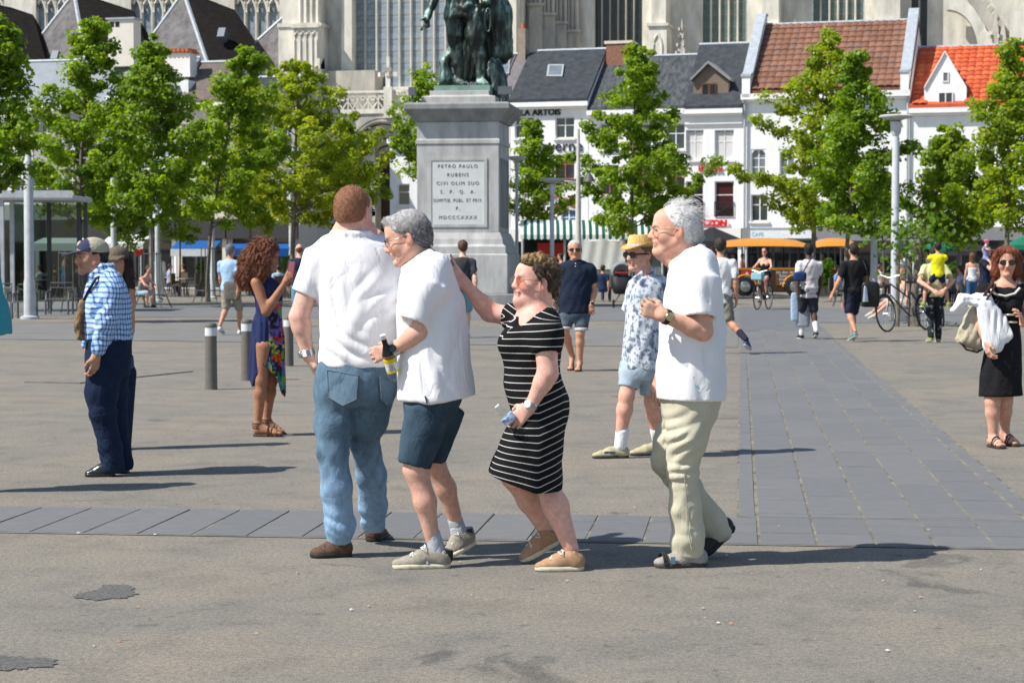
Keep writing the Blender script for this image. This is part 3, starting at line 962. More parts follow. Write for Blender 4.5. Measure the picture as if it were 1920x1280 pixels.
 if hair is not None:
  hcx, hk = hair
  if hk == 'bald':
   f.hair(hcx, thick=.002, hl=[(-.12, -.09), (-.06, -.05), (0, -.04), (.03, -.04), (.05, -.1), (.2, -.2)], lump=.001)
  elif hk == 'long':
   def ex(q, L, kk, fr): q.cone(L(-.045, 0, .0), L(-.06, 0, -.2), .085*kk, .07*kk, k=.04); q.cone(L(-.02, .05, 0), L(-.03, .06, -.15), .05*kk, .04*kk, k=.03); q.cone(L(-.02, -.05, 0), L(-.03, -.06, -.15), .05*kk, .04*kk, k=.03)
   f.hair(hcx, extra=ex, thick=.016, hl=[(-.3, .02), (-.1, .015), (.0, .02), (.05, .05), (.08, .085), (.2, .2)], nstr=400, sw=.004)
  elif hk == 'bun':
   def ex(q, L, kk, fr): q.ell(L(-.10, 0, .06), kk*v3(.04, .04, .04), fr, k=.02)
   f.hair(hcx, extra=ex, thick=.012)
  else:
   f.hair(hcx, thick=.014, nstr=300, sw=.003)
 if sunglasses:
  f.glasses(mat('black_plastic', (.012, .012, .014), rough=.25, var=0), mat('dark_lens', (.01, .01, .012), rough=.06, var=0, spec=.6), 'rect', r=.003, name='sunglasses', big=1.05)
 if hat:
  c, kk, fr, L = f.hf
  q = Sdf(); q.ell(L(-.01, 0, .045), kk*v3(.112, .095, .095), fr, k=.01)
  if hat[1] == 'bucket':
   q.cone(L(0, 0, .035), L(0, 0, .034), .135*kk, .135*kk, k=.02, flat=(fr[2], .18))
  else: q.cone(L(.08, -.03, .045), L(.15, 0, .035), .06*kk, .05*kk, k=.02, flat=(fr[2], .18))
  f.cloth('hat', q, CLOTHC, planes=[(L(0, 0, .022), -fr[2])], col=hat[0])
 return f
# ------------------------------------------------------------------ the square
def ground_mat():
 m = bpy.data.materials.new('worn_concrete'); m.use_nodes = True
 nt = m.node_tree; b = nt.nodes['Principled BSDF']
 b.inputs['Roughness'].default_value = .93; b.inputs['Specular IOR Level'].default_value = .2
 tc = NN(nt, 'ShaderNodeTexCoord')
 def noise(sc, det=4, rough=.6, dist=0, stretch=None):
  n = NN(nt, 'ShaderNodeTexNoise', i_Scale=sc, i_Detail=det, i_Roughness=rough, i_Distortion=dist)
  if stretch:
   mp = NN(nt, 'ShaderNodeMapping'); mp.inputs['Scale'].default_value = stretch
   nt.links.new(tc.outputs['Object'], mp.inputs[0]); nt.links.new(mp.outputs[0], n.inputs['Vector'])
  else: nt.links.new(tc.outputs['Object'], n.inputs['Vector'])
  return n.outputs['Fac']
 def ramp(src, stops):
  r = NN(nt, 'ShaderNodeValToRGB')
  for i, (p_, c) in enumerate(stops):
   e = r.color_ramp.elements[i] if i < 2 else r.color_ramp.elements.new(p_)
   e.position = p_; e.color = list(c) + [1]
  nt.links.new(src, r.inputs[0]); return r.outputs[0]
 def mul(a, c, f=1.0):
  x = NN(nt, 'ShaderNodeMix', data_type='RGBA', blend_type='MULTIPLY'); x.inputs[0].default_value = f
  nt.links.new(a, x.inputs[6]); nt.links.new(c, x.inputs[7]); return x.outputs[2]
 base = ramp(noise(.55, 5, .6, .4), [(.30, (.172, .164, .148)), (.5, (.202, .186, .160)), (.72, (.230, .200, .163))])
 blot = ramp(noise(2.3, 5, .62, .6), [(.30, (.80, .81, .83)), (.5, (1, 1, 1)), (.72, (1.10, 1.08, 1.04))])
 fine = ramp(noise(26, 4, .7), [(.25, (.84, .84, .84)), (.5, (1, 1, 1)), (.78, (1.14, 1.13, 1.11))])
 grit = ramp(noise(160, 2, .7), [(.30, (.50, .50, .51)), (.5, (1, 1, 1)), (.70, (1.55, 1.53, 1.48))])
 spots = mul(ramp(noise(9, 3, .5, .2), [(.29, (.72, .72, .73)), (.35, (1, 1, 1))]), ramp(noise(48, 3, .6), [(.30, (.70, .70, .70)), (.5, (1, 1, 1)), (.73, (1.28, 1.27, 1.24))]))
 stain = ramp(noise(.8, 6, .6, .9), [(.315, (.66, .67, .70)), (.345, (1, 1, 1))])
 c = mul(mul(mul(mul(mul(base, blot), fine), grit), spots), stain)
 nt.links.new(c, b.inputs['Base Color'])
 bp = NN(nt, 'ShaderNodeBump', i_Strength=.5, i_Distance=.004)
 nt.links.new(noise(140, 4, .7), bp.inputs['Height']); nt.links.new(bp.outputs[0], b.inputs['Normal'])
 return m
_g = B(); _g.add([(-260, -40, 0), (260, -40, 0), (260, 420, 0), (-260, 420, 0)], [(0, 1, 2, 3)])
GROUND = tag(_g.build('square_ground', ground_mat()), kind='structure')
BAND_A = math.atan2(-.51, 4.4)          # the paving turns a little to the view
_bx = np.array([math.cos(BAND_A), math.sin(BAND_A)]); _by = np.array([-_bx[1], _bx[0]])
_o = np.array([1.297, 10.3])
def band(u, v, z=0.0):
 p = _o + _bx*u + _by*v
 return np.array([p[0], p[1], z])
sandm = mat('joint_sand', (.12, .115, .10), rough=.95, var=.3, scale=5, col2=(.22, .205, .165), bump=.4, bscale=90)
slabm = [mat('bluestone_%d' % i, c, rough=.75, var=.14, scale=7, bump=.35, bscale=60, bdist=.006, stretch=(1, 4, 1), spec=.3) for i, c in enumerate([(.150, .152, .155), (.155, .157, .159), (.146, .149, .153), (.159, .160, .162)])]
def sheet(name, pts, m, kind='structure', parent=None):
 b = B(); b.add(pts, [tuple(range(len(pts)))]); o = b.build(name, m, parent)
 if kind: o['kind'] = kind
 return o
slab_cache = {}
def slab_mesh(w, l, mi):
 key = (round(w, 3), round(l, 3), mi)
 if key not in slab_cache:
  b = B(); x, y, t, bv = w/2, l/2, .0, .004
  b.add([(-x, -y, -.012), (x, -y, -.012), (x, y, -.012), (-x, y, -.012), (-x+bv, -y+bv, 0), (x-bv, -y+bv, 0), (x-bv, y-bv, 0), (-x+bv, y-bv, 0)],
    [(4,5,6,7),(0,1,5,4),(1,2,6,5),(2,3,7,6),(3,0,4,7)])
  o = b.build('paving_slab', slabm[mi]); me = o.data; bpy.data.objects.remove(o); slab_cache[key] = me
 return slab_cache[key]
def lay(parent, u, v, w, l):
 p = band(u, v, .0085 + random.uniform(-.0015, .0015))
 return shared('paving_slab', slab_mesh(w, l, random.randrange(4)), parent, p, (random.uniform(-.004, .004), random.uniform(-.006, .006), BAND_A + random.uniform(-.003, .003)))
CW = .305
path1 = sheet('paved_band', [band(-5.6, -.02, .004), band(3.1, -.02, .004), band(3.1, 1.08, .004), band(-5.6, 1.08, .004)], sandm)
k = -18
while k < 10:
 u = (k + .5)*CW
 if k >= -4 and k % 2 == 0 or k >= -1:
  y = .0
  for l in (.42, .34, .30): lay(path1, u, y + l/2, CW - .012, l - .006); y += l
 else: lay(path1, u, .53, CW - random.choice((.008, .014)), 1.05)
 k += 1
path2 = sheet('paved_path', [band(-.12, 1.085, .004), band(1.66, 1.085, .004), band(1.66, 52, .004), band(-.12, 52, .004)], sandm)
nn = 0
for c in range(-1, 6):
 w = CW if 0 <= c < 5 else .11
 u = (c + .5)*CW if 0 <= c < 5 else (-.06 if c == -1 else 5*CW + .062)
 v = 1.09 + (random.uniform(0, .4) if 0 <= c < 5 else 0);
 if v > 1.1: lay(path2, u, (1.09 + v)/2, w - .013, v - 1.09 - .004)
 while v < 30:
  l = random.choice((.62, .75, .9, 1.05)) * (1.0 if v < 12 else 1.6)
  lay(path2, u, v + l/2, w - .013, l - .004); v += l; nn += 1
far_slab = mat('bluestone_far', (.135, .141, .148), rough=.8, var=.16, scale=2.5, bump=.2)
sheet('paved_path_far', [band(-.12, 30.5, .008), band(1.66, 30.5, .008), band(1.66, 52, .008), band(-.12, 52, .008)], far_slab)
sheet('cross_band', [G(x, y) + v3(0, 0, .006) for x, y in ((-200, 590), (2100, 610), (2100, 582), (-200, 564))], mat('cross_stone', (.150, .154, .157), rough=.85, var=.12, scale=.8, bump=.2))
sheet('cross_band', [G(x, y) + v3(0, 0, .007) for x, y in ((-200, 634), (1384, 652), (1384, 618), (-200, 604))], mat('cross_stone_near', (.172, .167, .158), rough=.85, var=.12, scale=1.2, bump=.2))
ac = empty('access_cover', G(200, 705), 0, 'long worn metal access cover let into the square left of the bollards', 'cover')
b_ = B(); pts = [G(45, 717), G(150, 719), G(362, 697), G(262, 692)]
b_.prism([p_ + v3(0, 0, .002) for p_ in pts], (0, 0, .012)); b_.build('plate', mat('rusty_plate', (.19, .172, .148), rough=.8, var=.25, scale=6), ac, off=G(200, 705))
def patch(px, py, rx, ry, seed, label):
 r = np.random.default_rng(seed); c = G(px, py); n = 26
 ph = r.uniform(0, 6.28, 4)
 n = 90; pts = []
 for i in range(n):
  a = 2*math.pi*i/n; q = 1 + .22*math.sin(2*a + ph[0]) + .16*math.sin(3*a + ph[1]) + .08*math.sin(7*a + ph[2]) + .06*math.sin(17*a + ph[3]) + r.uniform(-.07, .07)
  pts.append(G(px + rx*math.cos(a)*q, py + ry*math.sin(a)*q) + v3(0, 0, .0035))
 b = B(); b.add([p_ - v3(0, 0, 0) for p_ in pts], [tuple(range(n))])
 return tag(b.build('asphalt_patch', mat('tar', (.132, .127, .12), rough=.9, var=.45, scale=60, bump=.6, bscale=150)), kind='structure')
patch(205, 1112, 52, 13, 1, ''); patch(34, 1243, 55, 15, 2, '')
lit = [mat('scrap_%d' % i, c, rough=.8) for i, c in enumerate([(.6, .58, .52), (.45, .36, .22), (.12, .11, .1), (.3, .31, .33), (.5, .2, .12)])]
_sb = B(); _sb.add([(-.5, -.3, 0), (.4, -.4, 0), (.5, .25, .12), (-.35, .4, .05), (-.1, 0, .35)], [(0,1,4),(1,2,4),(2,3,4),(3,0,4),(0,3,2,1)])
_so = _sb.build('scrap', lit[0]); _sme = []
for m_ in lit:
 me = _so.data.copy(); me.materials.clear(); me.materials.append(m_); _sme.append(me)
bpy.data.objects.remove(_so)
r_ = np.random.default_rng(11)
for i in range(60):
 px, py = r_.uniform(20, 1900), 700 + 560*r_.random()**.8
 o = shared('litter_scrap', _sme[r_.integers(0, 5)], None, G(px, py) + v3(0, 0, .006), (0, 0, r_.uniform(0, 6)), [r_.uniform(.008, .022)]*3)
 tag(o, 'tiny scrap of litter lying on the ground of the square', 'litter', 'scraps of litter on the ground')
# ------------------------------------------------------------------ houses round the square
class Frame:
 """local x along a facade, local y into the building"""
 def __init__(s, O, alpha):
  s.O = np.array(O, float); s.al = alpha
  s.x = np.array([math.cos(alpha), -math.sin(alpha)]); s.y = np.array([math.sin(alpha), math.cos(alpha)])
 def uz(s, px, py, v=0.0):
  d = ray(px, py); c = s.O + s.y*v
  t = (c @ s.y) / (d[:2] @ s.y)
  p = d*t
  return (p[:2] - s.O) @ s.x, CAMZ + p[2]
 def rect(s, x0, y0, x1, y1, v=0.0):
  u0, z1 = s.uz(x0, y0, v); u1, z0 = s.uz(x1, y1, v)
  return u0, z0, u1, z1
 def p3(s, px, py, v=0.0):
  u, z = s.uz(px, py, v); return np.array([u, v, z])
 def empty(s, name, label, cat, group=None):
  return empty(name, (s.O[0], s.O[1], 0), -s.al, label, cat, group)
plaster = lambda n, c, **kw: mat('plaster_' + n, c, rough=.92, var=.08, scale=1.1, bump=.2, bscale=20, stretch=(1.6, 1.6, .35), detail=7, **kw)
WP = plaster('white', (.84, .84, .84)); WP2 = plaster('warm_white', (.78, .75, .71)); GP = plaster('grey', (.40, .39, .38)); CP = plaster('cream', (.66, .60, .50))
WOODW = mat('white_paint', (.75, .75, .74), rough=.55, var=.05, scale=5)
SLATE = mat('slate', (.036, .042, .050), rough=.75, var=.15, scale=3, bump=.3, bscale=12, col2=(.052, .058, .066), spec=.15)
SLATE2 = mat('slate_worn', (.040, .046, .053), rough=.75, var=.25, scale=2.2, bump=.3, bscale=10, spec=.15, col2=(.085, .092, .10), stretch=(3, 1, 1))
ZINC = mat('zinc', (.24, .265, .29), rough=.45, var=.12, scale=2, metal=.0, spec=.4)
LEAD = mat('lead_flashing', (.36, .40, .44), rough=.5, var=.15, scale=4)
GLASS = mat('window_glass', (.03, .038, .045), rough=.06, var=.3, scale=.8, spec=.7)
GLASS2 = mat('window_glass_pale', (.16, .19, .22), rough=.1, var=.3, scale=1.2, spec=.6)
CURT = fabric('net_curtain', (.62, .61, .6))
DARKIN = mat('dark_interior', (.018, .017, .018), rough=.9, var=.4, scale=2)
STONEB = mat('bluestone_trim', (.22, .225, .23), rough=.8, var=.12, scale=5)
def holed_wall(b, u0, u1, z0, z1, holes, v=0.0, rev=.18):
 us = sorted({u0, u1, *[q for h in holes for q in (h[0], h[2])]}); zs = sorted({z0, z1, *[q for h in holes for q in (h[1], h[3])]})
 us = [q for q in us if u0 <= q <= u1]; zs = [q for q in zs if z0 <= q <= z1]
 for i in range(len(us) - 1):
  for j in range(len(zs) - 1):
   cu, cz = (us[i] + us[i+1])/2, (zs[j] + zs[j+1])/2
   if any(h[0] < cu < h[2] and h[1] < cz < h[3] for h in holes): continue
   b.add([(us[i], v, zs[j]), (us[i+1], v, zs[j]), (us[i+1], v, zs[j+1]), (us[i], v, zs[j+1])], [(0, 1, 2, 3)])
 for h in holes:
  a, c, d, e = h[:4]
  b.add([(a, v, c), (d, v, c), (d, v+rev, c), (a, v+rev, c)], [(0, 1, 2, 3)]); b.add([(a, v, e), (d, v, e), (d, v+rev, e), (a, v+rev, e)], [(0, 3, 2, 1)])
  b.add([(a, v, c), (a, v+rev, c), (a, v+rev, e), (a, v, e)], [(0, 1, 2, 3)]); b.add([(d, v, c), (d, v+rev, c), (d, v+rev, e), (d, v, e)], [(0, 3, 2, 1)])
def window(parent, r, v=0.0, cols=2, rows=2, frame=WOODW, pane=GLASS, sill=True, fw=.055, rev=.12, curtain=False, rail=False, arch=False):
 u0, z0, u1, z1 = r; y = v + rev
 b = B()
 b.bb((u0, y, z0), (u0+fw, y+.07, z1)); b.bb((u1-fw, y, z0), (u1, y+.07, z1))
 b.bb((u0+fw, y, z0), (u1-fw, y+.07, z0+fw)); b.bb((u0+fw, y, z1-fw), (u1-fw, y+.07, z1))
 for i in range(1, cols): uu = u0 + (u1-u0)*i/cols; b.bb((uu-fw*.5, y+.004, z0+fw), (uu+fw*.5, y+.06, z1-fw))
 rz = [z0 + (z1-z0)*(.62 if rows == 2 else j/rows) for j in range(1, rows)]
 for zz in rz:
  us = [u0+fw] + [u0 + (u1-u0)*i/cols for i in range(1, cols)] + [u1-fw]
  for a, c in zip(us[:-1], us[1:]): b.bb((a + (fw*.5 if a > u0+fw else 0), y+.008, zz-fw*.4), (c - (fw*.5 if c < u1-fw else 0), y+.055, zz+fw*.4))
 w = b.build('window', frame, parent)
 us = [u0+fw] + [u0 + (u1-u0)*i/cols for i in range(1, cols)] + [u1-fw]; zs = [z0+fw] + rz + [z1-fw]
 for i in range(cols):
  for j in range(rows):
   pb = B(); pb.bb((us[i], y+.03, zs[j]), (us[i+1], y+.04, zs[j+1])); pb.build('pane', pane, w)
 if curtain:
  cb = B(); n = 14
  for a, c in ((u0+fw, u0 + (u1-u0)*.46), (u0 + (u1-u0)*.54, u1-fw)):
   V = [];
   for i in range(n+1):
    q = a + (c-a)*i/n; yy = y + .0285 - .004*abs(math.sin(i*2.2))
    V += [(q, yy, z0+fw), (q, yy, z1-fw-.05)]
   cb.add(V, [(2*i, 2*i+2, 2*i+3, 2*i+1) for i in range(n)])
  cb.build('curtain', CURT, w, smooth=True)
 if sill:
  sb = B(); sb.bb((u0-.08, v-.10, z0-.10), (u1+.08, v+rev-.003, z0-.003)); sb.build('sill', WP2, w)
 if rail:
  rb = B(); zt = z0 + (z1-z0)*.42
  for i in range(13): uu = u0 + (u1-u0)*i/12; rb.bb((uu-.012, v-.06, z0+.06), (uu+.012, v-.04, zt))
  rb.bb((u0, v-.065, zt), (u1, v-.03, zt+.035)); rb.bb((u0, v-.065, z0+.03), (u1, v-.03, z0+.06))
  rb.tube([(u0, v-.07, z0+.05), (u1, v-.07, zt)], .012, 4); rb.tube([(u1, v-.07, z0+.05), (u0, v-.07, zt)], .012, 4)
  rb.build('railing', mat('iron', (.03, .03, .035), rough=.5), w)
 return w
def house(fr, name, label, u0, u1, ze, zr, depth, wallm, roofm, wins, run=4.0, over=.25, gutter=WP, vf=0.0, ground=3.4, shop=None, cornice=.3, roof_ends=None, group=None):
 """terraced house: front wall with openings, pitched roof sloping to the street"""
 e = fr.empty(name, label, 'house', group)
 b = B()
 gz = [(u0 + .25, .05, u1 - .25, fr.uz(fr is ROW and 1300 or 200, 452 if fr is ROW else 448)[1])]
 holed_wall(b, u0, u1, 0, ze, [w[:4] for w in wins] + gz, vf, .18)
 b.add([(u0, vf, 0), (u0, vf+depth, 0), (u0, vf+depth, ze), (u0, vf, ze)], [(0, 1, 2, 3)]); b.add([(u1, vf, 0), (u1, vf+depth, 0), (u1, vf+depth, ze), (u1, vf, ze)], [(0, 3, 2, 1)])
 b.add([(u0, vf+depth, 0), (u1, vf+depth, 0), (u1, vf+depth, ze), (u0, vf+depth, ze)], [(0, 3, 2, 1)])
 for uu in (u0 + .01, u1 - .01): b.prism([(uu, vf+.05, ze), (uu, vf+run, zr-.1), (uu, vf+run*2, ze)], (.0 if False else (.12 if uu < u1 - .5 else -.12), 0, 0))
 b.build('wall', wallm, e)
 ib = B(); ib.bb((u0+.1, vf+.9, .1), (u1-.1, vf+1.0, ze-.2)); ib.build('interior', DARKIN, e)
 rb = B(); a0, a1 = (u0-.02, u1+.02) if roof_ends is None else roof_ends
 sl = (zr - ze)/run
 rb.prism([(a0, vf-over, ze-over*sl+.10), (a0, vf+run, zr+.10), (a0, vf+2*run, ze+.10), (a0, vf+2*run, ze-.06), (a0, vf+run, zr-.08), (a0, vf-over, ze-over*sl-.06)], (a1-a0, 0, 0))
 roof = rb.build('roof', roofm, e)
 fb = B(); fb.tube([(a0, vf+run, zr+.12), (a1, vf+run, zr+.12)], .10, 6); fb.build('ridge', LEAD, roof, smooth=True)
 if cornice:
  cb = B(); cb.bb((u0-.04, vf-over-.10, ze-over*sl-cornice), (u1+.04, vf-.003, ze-over*sl-.07)); cb.bb((u0-.0, vf-over*.6, ze-over*sl-cornice-.12), (u1, vf-.003, ze-over*sl-cornice-.003)); cb.build('cornice', gutter, e)
 for w in wins:
  kw = w[4] if len(w) > 4 else {}
  window(e, w[:4], vf, **kw)
 return e, roof
SHOPG = mat('shop_glass', (.012, .013, .015), rough=.15, var=.6, scale=1.5, spec=.25)
def shopfront(e, u0, u1, zt, vf=0.0, fascia=STONEB, fh=.75, n=4, dark=DARKIN):
 b = B(); b.bb((u0+.02, vf-.22, zt), (u1-.02, vf-.003, zt+fh)); b.build('fascia', fascia, e)
 w = (u1-u0-.5)/n
 for i in range(n):
  a = u0 + .25 + i*w
  f = B(); f.bb((a, vf+.1, .05), (a+.07, vf+.2, zt)); f.bb((a+w-.07, vf+.1, .05), (a+w, vf+.2, zt)); f.bb((a+.07, vf+.1, zt-.6), (a+w-.07, vf+.2, zt-.52)); f.bb((a+.07, vf+.1, .05), (a+w-.07, vf+.2, .4))
  fo = f.build('shop_window', mat('shop_frame', (.05, .05, .055), rough=.5), e)
  g = B(); g.bb((a+.07, vf+.14, .4), (a+w-.07, vf+.15, zt-.6)); g.build('pane', SHOPG, fo)
  g = B(); g.bb((a+.07, vf+.14, zt-.52), (a+w-.07, vf+.15, zt)); g.build('pane', GLASS, fo)
ROW = Frame((0, 101.0), R(17))
U = lambda px, py=300, v=0: ROW.uz(px, py, v)[0]
Z = lambda px, py, v=0: ROW.uz(px, py, v)[1]
RR = ROW.rect
TXT = dict(rot=(math.pi/2, 0, 0))
BLACKT = mat('black_letter', (.012, .012, .014), rough=.5, var=0)
REDT = mat('red_letter', (.65, .02, .02), rough=.4, var=.05)
u0, u1 = U(957), U(1103)
ze, zr = Z(1030, 183), ROW.uz(1030, 100, 3.6)[1]
wins = [RR(1041, 220, 1077, 259) + (dict(),), RR(965, 220, 1001, 259) + (dict(),), RR(1041, 291, 1077, 336) + (dict(frame=mat('red_frame', (.35, .10, .08), rough=.6)),), RR(985, 291, 1021, 336) + (dict(frame=mat('red_frame', (.35, .10, .08))),), RR(1052, 393, 1080, 432) + (dict(pane=mat('blue_pane', (.08, .18, .32), rough=.15)),)]
hA, rA = house(ROW, 'town_house', 'white house with slate roof, skylight and black lettering below the eave', u0, u1, ze, zr, 9, WP, SLATE, wins, run=3.6, group='white houses round the square')
text_obj('sign_lettering', 'STELLA ARTOIS', BLACKT, hA, .44, ((U(905) + U(1092))/2, -.05, Z(1030, 211)), (math.pi/2, 0, 0), extrude=.03, xscale=1.0, offset=.012)
t_ = text_obj('sign_lettering', 'Taverne', BLACKT, hA, .80, (U(1046), -.04, Z(1046, 275)), (math.pi/2, 0, 0), extrude=.02)
text_obj('sign_lettering', 'Café', REDT, hA, .85, (U(1060), -.04, Z(1046, 378)), (math.pi/2, 0, 0), extrude=.02)
def skylight(e, roof, px0, py0, px1, py1, run, ze, zr, vf=0.0):
 sl = (zr - ze)/run
 def hit(px, py):
  lo, hi = -1.0, run + 2
  for _ in range(40):
   m = (lo + hi)/2
   z = ROW.uz(px, py, vf + m)[1]
   if z > ze + .1 + sl*m: lo = m
   else: hi = m
  u, z = ROW.uz(px, py, vf + lo); return np.array([u, vf + lo, z])
 n = unit(v3(0, -sl, 1)); c = [hit(px0, py1), hit(px1, py1), hit(px1 + (px1-px0)*.1, py0), hit(px0 + (px1-px0)*.1, py0)]
 b = B(); b.prism([q - n*.02 for q in c], n*.12); f = b.build('skylight', mat('grey_paint', (.35, .37, .38), rough=.5), roof)
 m_ = sum(c)/4; cc = [m_ + (q - m_)*.78 for q in c]
 b = B(); b.prism([q + n*.101 for q in cc], n*.012); g = b.build('skylight_pane', GLASS2, roof)
skylight(hA, rA, 1025, 124, 1055, 146, 3.6, ze, zr)
u0, u1 = U(1104), U(1284); ze, zr = Z(1190, 197), ROW.uz(1190, 111, 3.6)[1]
wins = [RR(1125 + 62*i, 232, 1160 + 62*i, 280) + (dict(),) for i in range(3)] + [RR(1125 + 62*i, 310, 1160 + 62*i, 365) + (dict(frame=mat('red_frame', (.35, .10, .08))),) for i in range(3)]
hB, rB = house(ROW, 'town_house', 'white house with weathered slate roof behind the round green tree', u0, u1, ze, zr, 9, WP, SLATE2, wins, run=3.6, group='white houses round the square')
cb = B(); c = ROW.p3(1163, 111, 3.4); cb.bb((c[0]-.65, 3.0, c[2]-.5), (c[0]+.65, 4.2, c[2]+.75)); co = cb.build('chimney', mat('old_brick', (.26, .13, .09), rough=.9, var=.3, scale=9, bump=.4), hB)
cb = B(); cb.bb((c[0]-.75, 2.95, c[2]+.753), (c[0]+.75, 4.25, c[2]+.9)); cb.build('chimney_cap', CP, co)
u0, u1 = U(1284), U(1392); ze, zr = Z(1335, 194), ROW.uz(1335, 88, 3.6)[1]
wins = [RR(1284.8, 244, 1319, 300) + (dict(curtain=True),), RR(1340, 244, 1376, 300) + (dict(curtain=True),),
  RR(1286, 340, 1319, 407) + (dict(pane=DARKIN, rail=True, sill=False, cols=1),), RR(1340, 340, 1376, 407) + (dict(pane=mat('dark_red_room', (.06, .012, .014), rough=.3), rail=True, sill=False, cols=1),)]
wins[0] = (max(u0 + .05, wins[0][0]),) + wins[0][1:]
wins[2] = (max(u0 + .05, wins[2][0]),) + wins[2][1:]
hC, rC = house(ROW, 'town_house', 'white house with wooden gabled dormer and red letter signs', u0, u1, ze, zr, 9, WP, SLATE, wins, run=3.6, group='white houses round the square')
sb = B(); sb.bb((u0, -.12, Z(1335, 233)), (u1, -.003, Z(1335, 229))); sb.build('string_course', WP2, hC)
text_obj('sign_lettering', 'PRIMUS', REDT, hC, .36, (U(1332), -.08, Z(1330, 317)), (math.pi/2, 0, 0), extrude=.04, offset=.01)
text_obj('sign_lettering', 'DE ZON', REDT, hC, .38, (U(1334), -.16, Z(1335, 419)), (math.pi/2, 0, 0), extrude=.05, offset=.03, xscale=1.15)
db = B(); q = lambda px, py, v=.5: ROW.p3(px, py, v)
wood = mat('weathered_wood', (.20, .155, .125), rough=.9, var=.3, scale=6, stretch=(1, 1, 8), bump=.3)
pl, prr, pt_ = q(1300, 192), q(1366, 192), q(1329, 121)
el, er = q(1296, 152), q(1371, 152)
db.prism([pl, prr, np.array([prr[0], .5, er[2]]), pt_, np.array([pl[0], .5, el[2]])], (0, 3, 0)); do = db.build('dormer', wood, hC)
for px0, px1 in ((1316, 1329), (1330, 1343)):
 a, c = q(px0, 190), q(px1, 156); wb = B(); wb.bb((a[0], .44, a[2]), (c[0], .497, c[2])); wo = wb.build('dormer_window', mat('brown_frame', (.16, .07, .04), rough=.6), do)
 wb = B(); wb.bb((a[0]+.05, .425, a[2]+.06), (c[0]-.05, .438, c[2]-.06)); wb.build('pane', DARKIN, do)
rb = B()
for s0, s1 in ((el, pt_), (er, pt_)):
 ov = v3(0, -.25, 0); dn = v3(0, 0, .0); rb.prism([s0 + ov + v3(0, 0, -.02), s1 + ov + v3(0, 0, .03), s1 + ov + v3(0, 0, .16), s0 + ov + v3(0, 0, .10)], (0, 3.3, 0))
rb.build('dormer_roof', mat('grey_felt', (.27, .27, .27), rough=.8), do)
def pantile_mesh(name, w, l, m):
 b = B(); n = 5; V = []; F = []
 for j, (yy, zz) in enumerate(((0, .035), (l*1.08, .0))):
  for i in range(n + 1):
   t = i/n; V.append((w*(t - .5)*1.06, yy, zz + .05*math.sin(math.pi*t*1.0)*1.0))
 for i in range(n): F.append((i, i+1, n+1+i+1, n+1+i))
 k0 = len(V)
 for i in range(n + 1): V.append((V[i][0], 0, V[i][2] - .035))
 for i in range(n): F.append((k0+i, k0+i+1, i+1, i))
 b.add(V, F); o = b.build(name, m, smooth=False); me = o.data; bpy.data.objects.remove(o); return me
def tile_roof(roof, u0, u1, v0, z0, run, zr, w, l, mats, skip=None, cap=300):
 sl = math.atan2(zr - z0, run - v0); Lr = math.hypot(run - v0, zr - z0)
 mes = [pantile_mesh('roof_tile', w, l, m) for m in mats]
 nr, nc = int(Lr/l + .5), int((u1 - u0)/w + .5); cnt = 0
 for j in range(nr):
  for i in range(nc):
   if cnt >= cap: return
   u = u0 + (i + .5)*(u1-u0)/nc; d = j*Lr/nr
   v, z = v0 + d*math.cos(sl), z0 + d*math.sin(sl)
   if skip and skip(u, v, z): continue
   shared('roof_tile', random.choice(mes), roof, (u, v - .02*math.sin(sl), z + .03 + random.uniform(0, .012)), (sl + random.uniform(-.01, .01), 0, random.uniform(-.015, .015))); cnt += 1
u0, u1 = U(1392), U(1705); ze, zr = Z(1545, 163), ROW.uz(1545, 48, 4.2)[1]
wins = [RR(1408, 280, 1436, 330) + (dict(pane=GLASS2, cols=2, rows=3),), RR(1462, 280, 1490, 330) + (dict(pane=GLASS2, cols=2, rows=3),), RR(1560, 280, 1588, 330) + (dict(pane=GLASS2, cols=2, rows=3),), RR(1640, 280, 1668, 330) + (dict(pane=GLASS2, cols=2, rows=3),),
  RR(1408, 365, 1440, 415) + (dict(),), RR(1560, 365, 1590, 415) + (dict(),), RR(1640, 365, 1668, 415) + (dict(),)]
btile = [mat('brown_tile_%d' % i, c, rough=.8, var=.25, scale=5, bump=.3) for i, c in enumerate([(.20, .095, .06), (.17, .08, .052), (.225, .11, .072), (.185, .10, .075)])]
hD, rD = house(ROW, 'town_house', 'white house with brown pantile roof between raised white parapets', u0, u1, ze, zr, 10, WP, btile[1], wins, run=4.2, group='white houses round the square', cornice=.35)
tile_roof(rD, u0 + .45, u1 - .45, -.25, ze - .25*(zr-ze)/4.2 + .10, 4.2, zr + .10, .36, .50, btile)
for w_ in wins[:4]:
 a, z0_, c, z1_ = w_[:4]; m = (a + c)/2; r_ = (c - a)/2; b = B()
 for sgn in (-1, 1):
  arc = [(m + sgn*r_*math.cos(t), .03, z1_ - r_ + r_*math.sin(t)) for t in np.linspace(0, math.pi/2, 7)]
  b.prism(arc + [(m + sgn*r_, .03, z1_)], (0, .09, 0))
 b.build('arch_head', WP, hD)
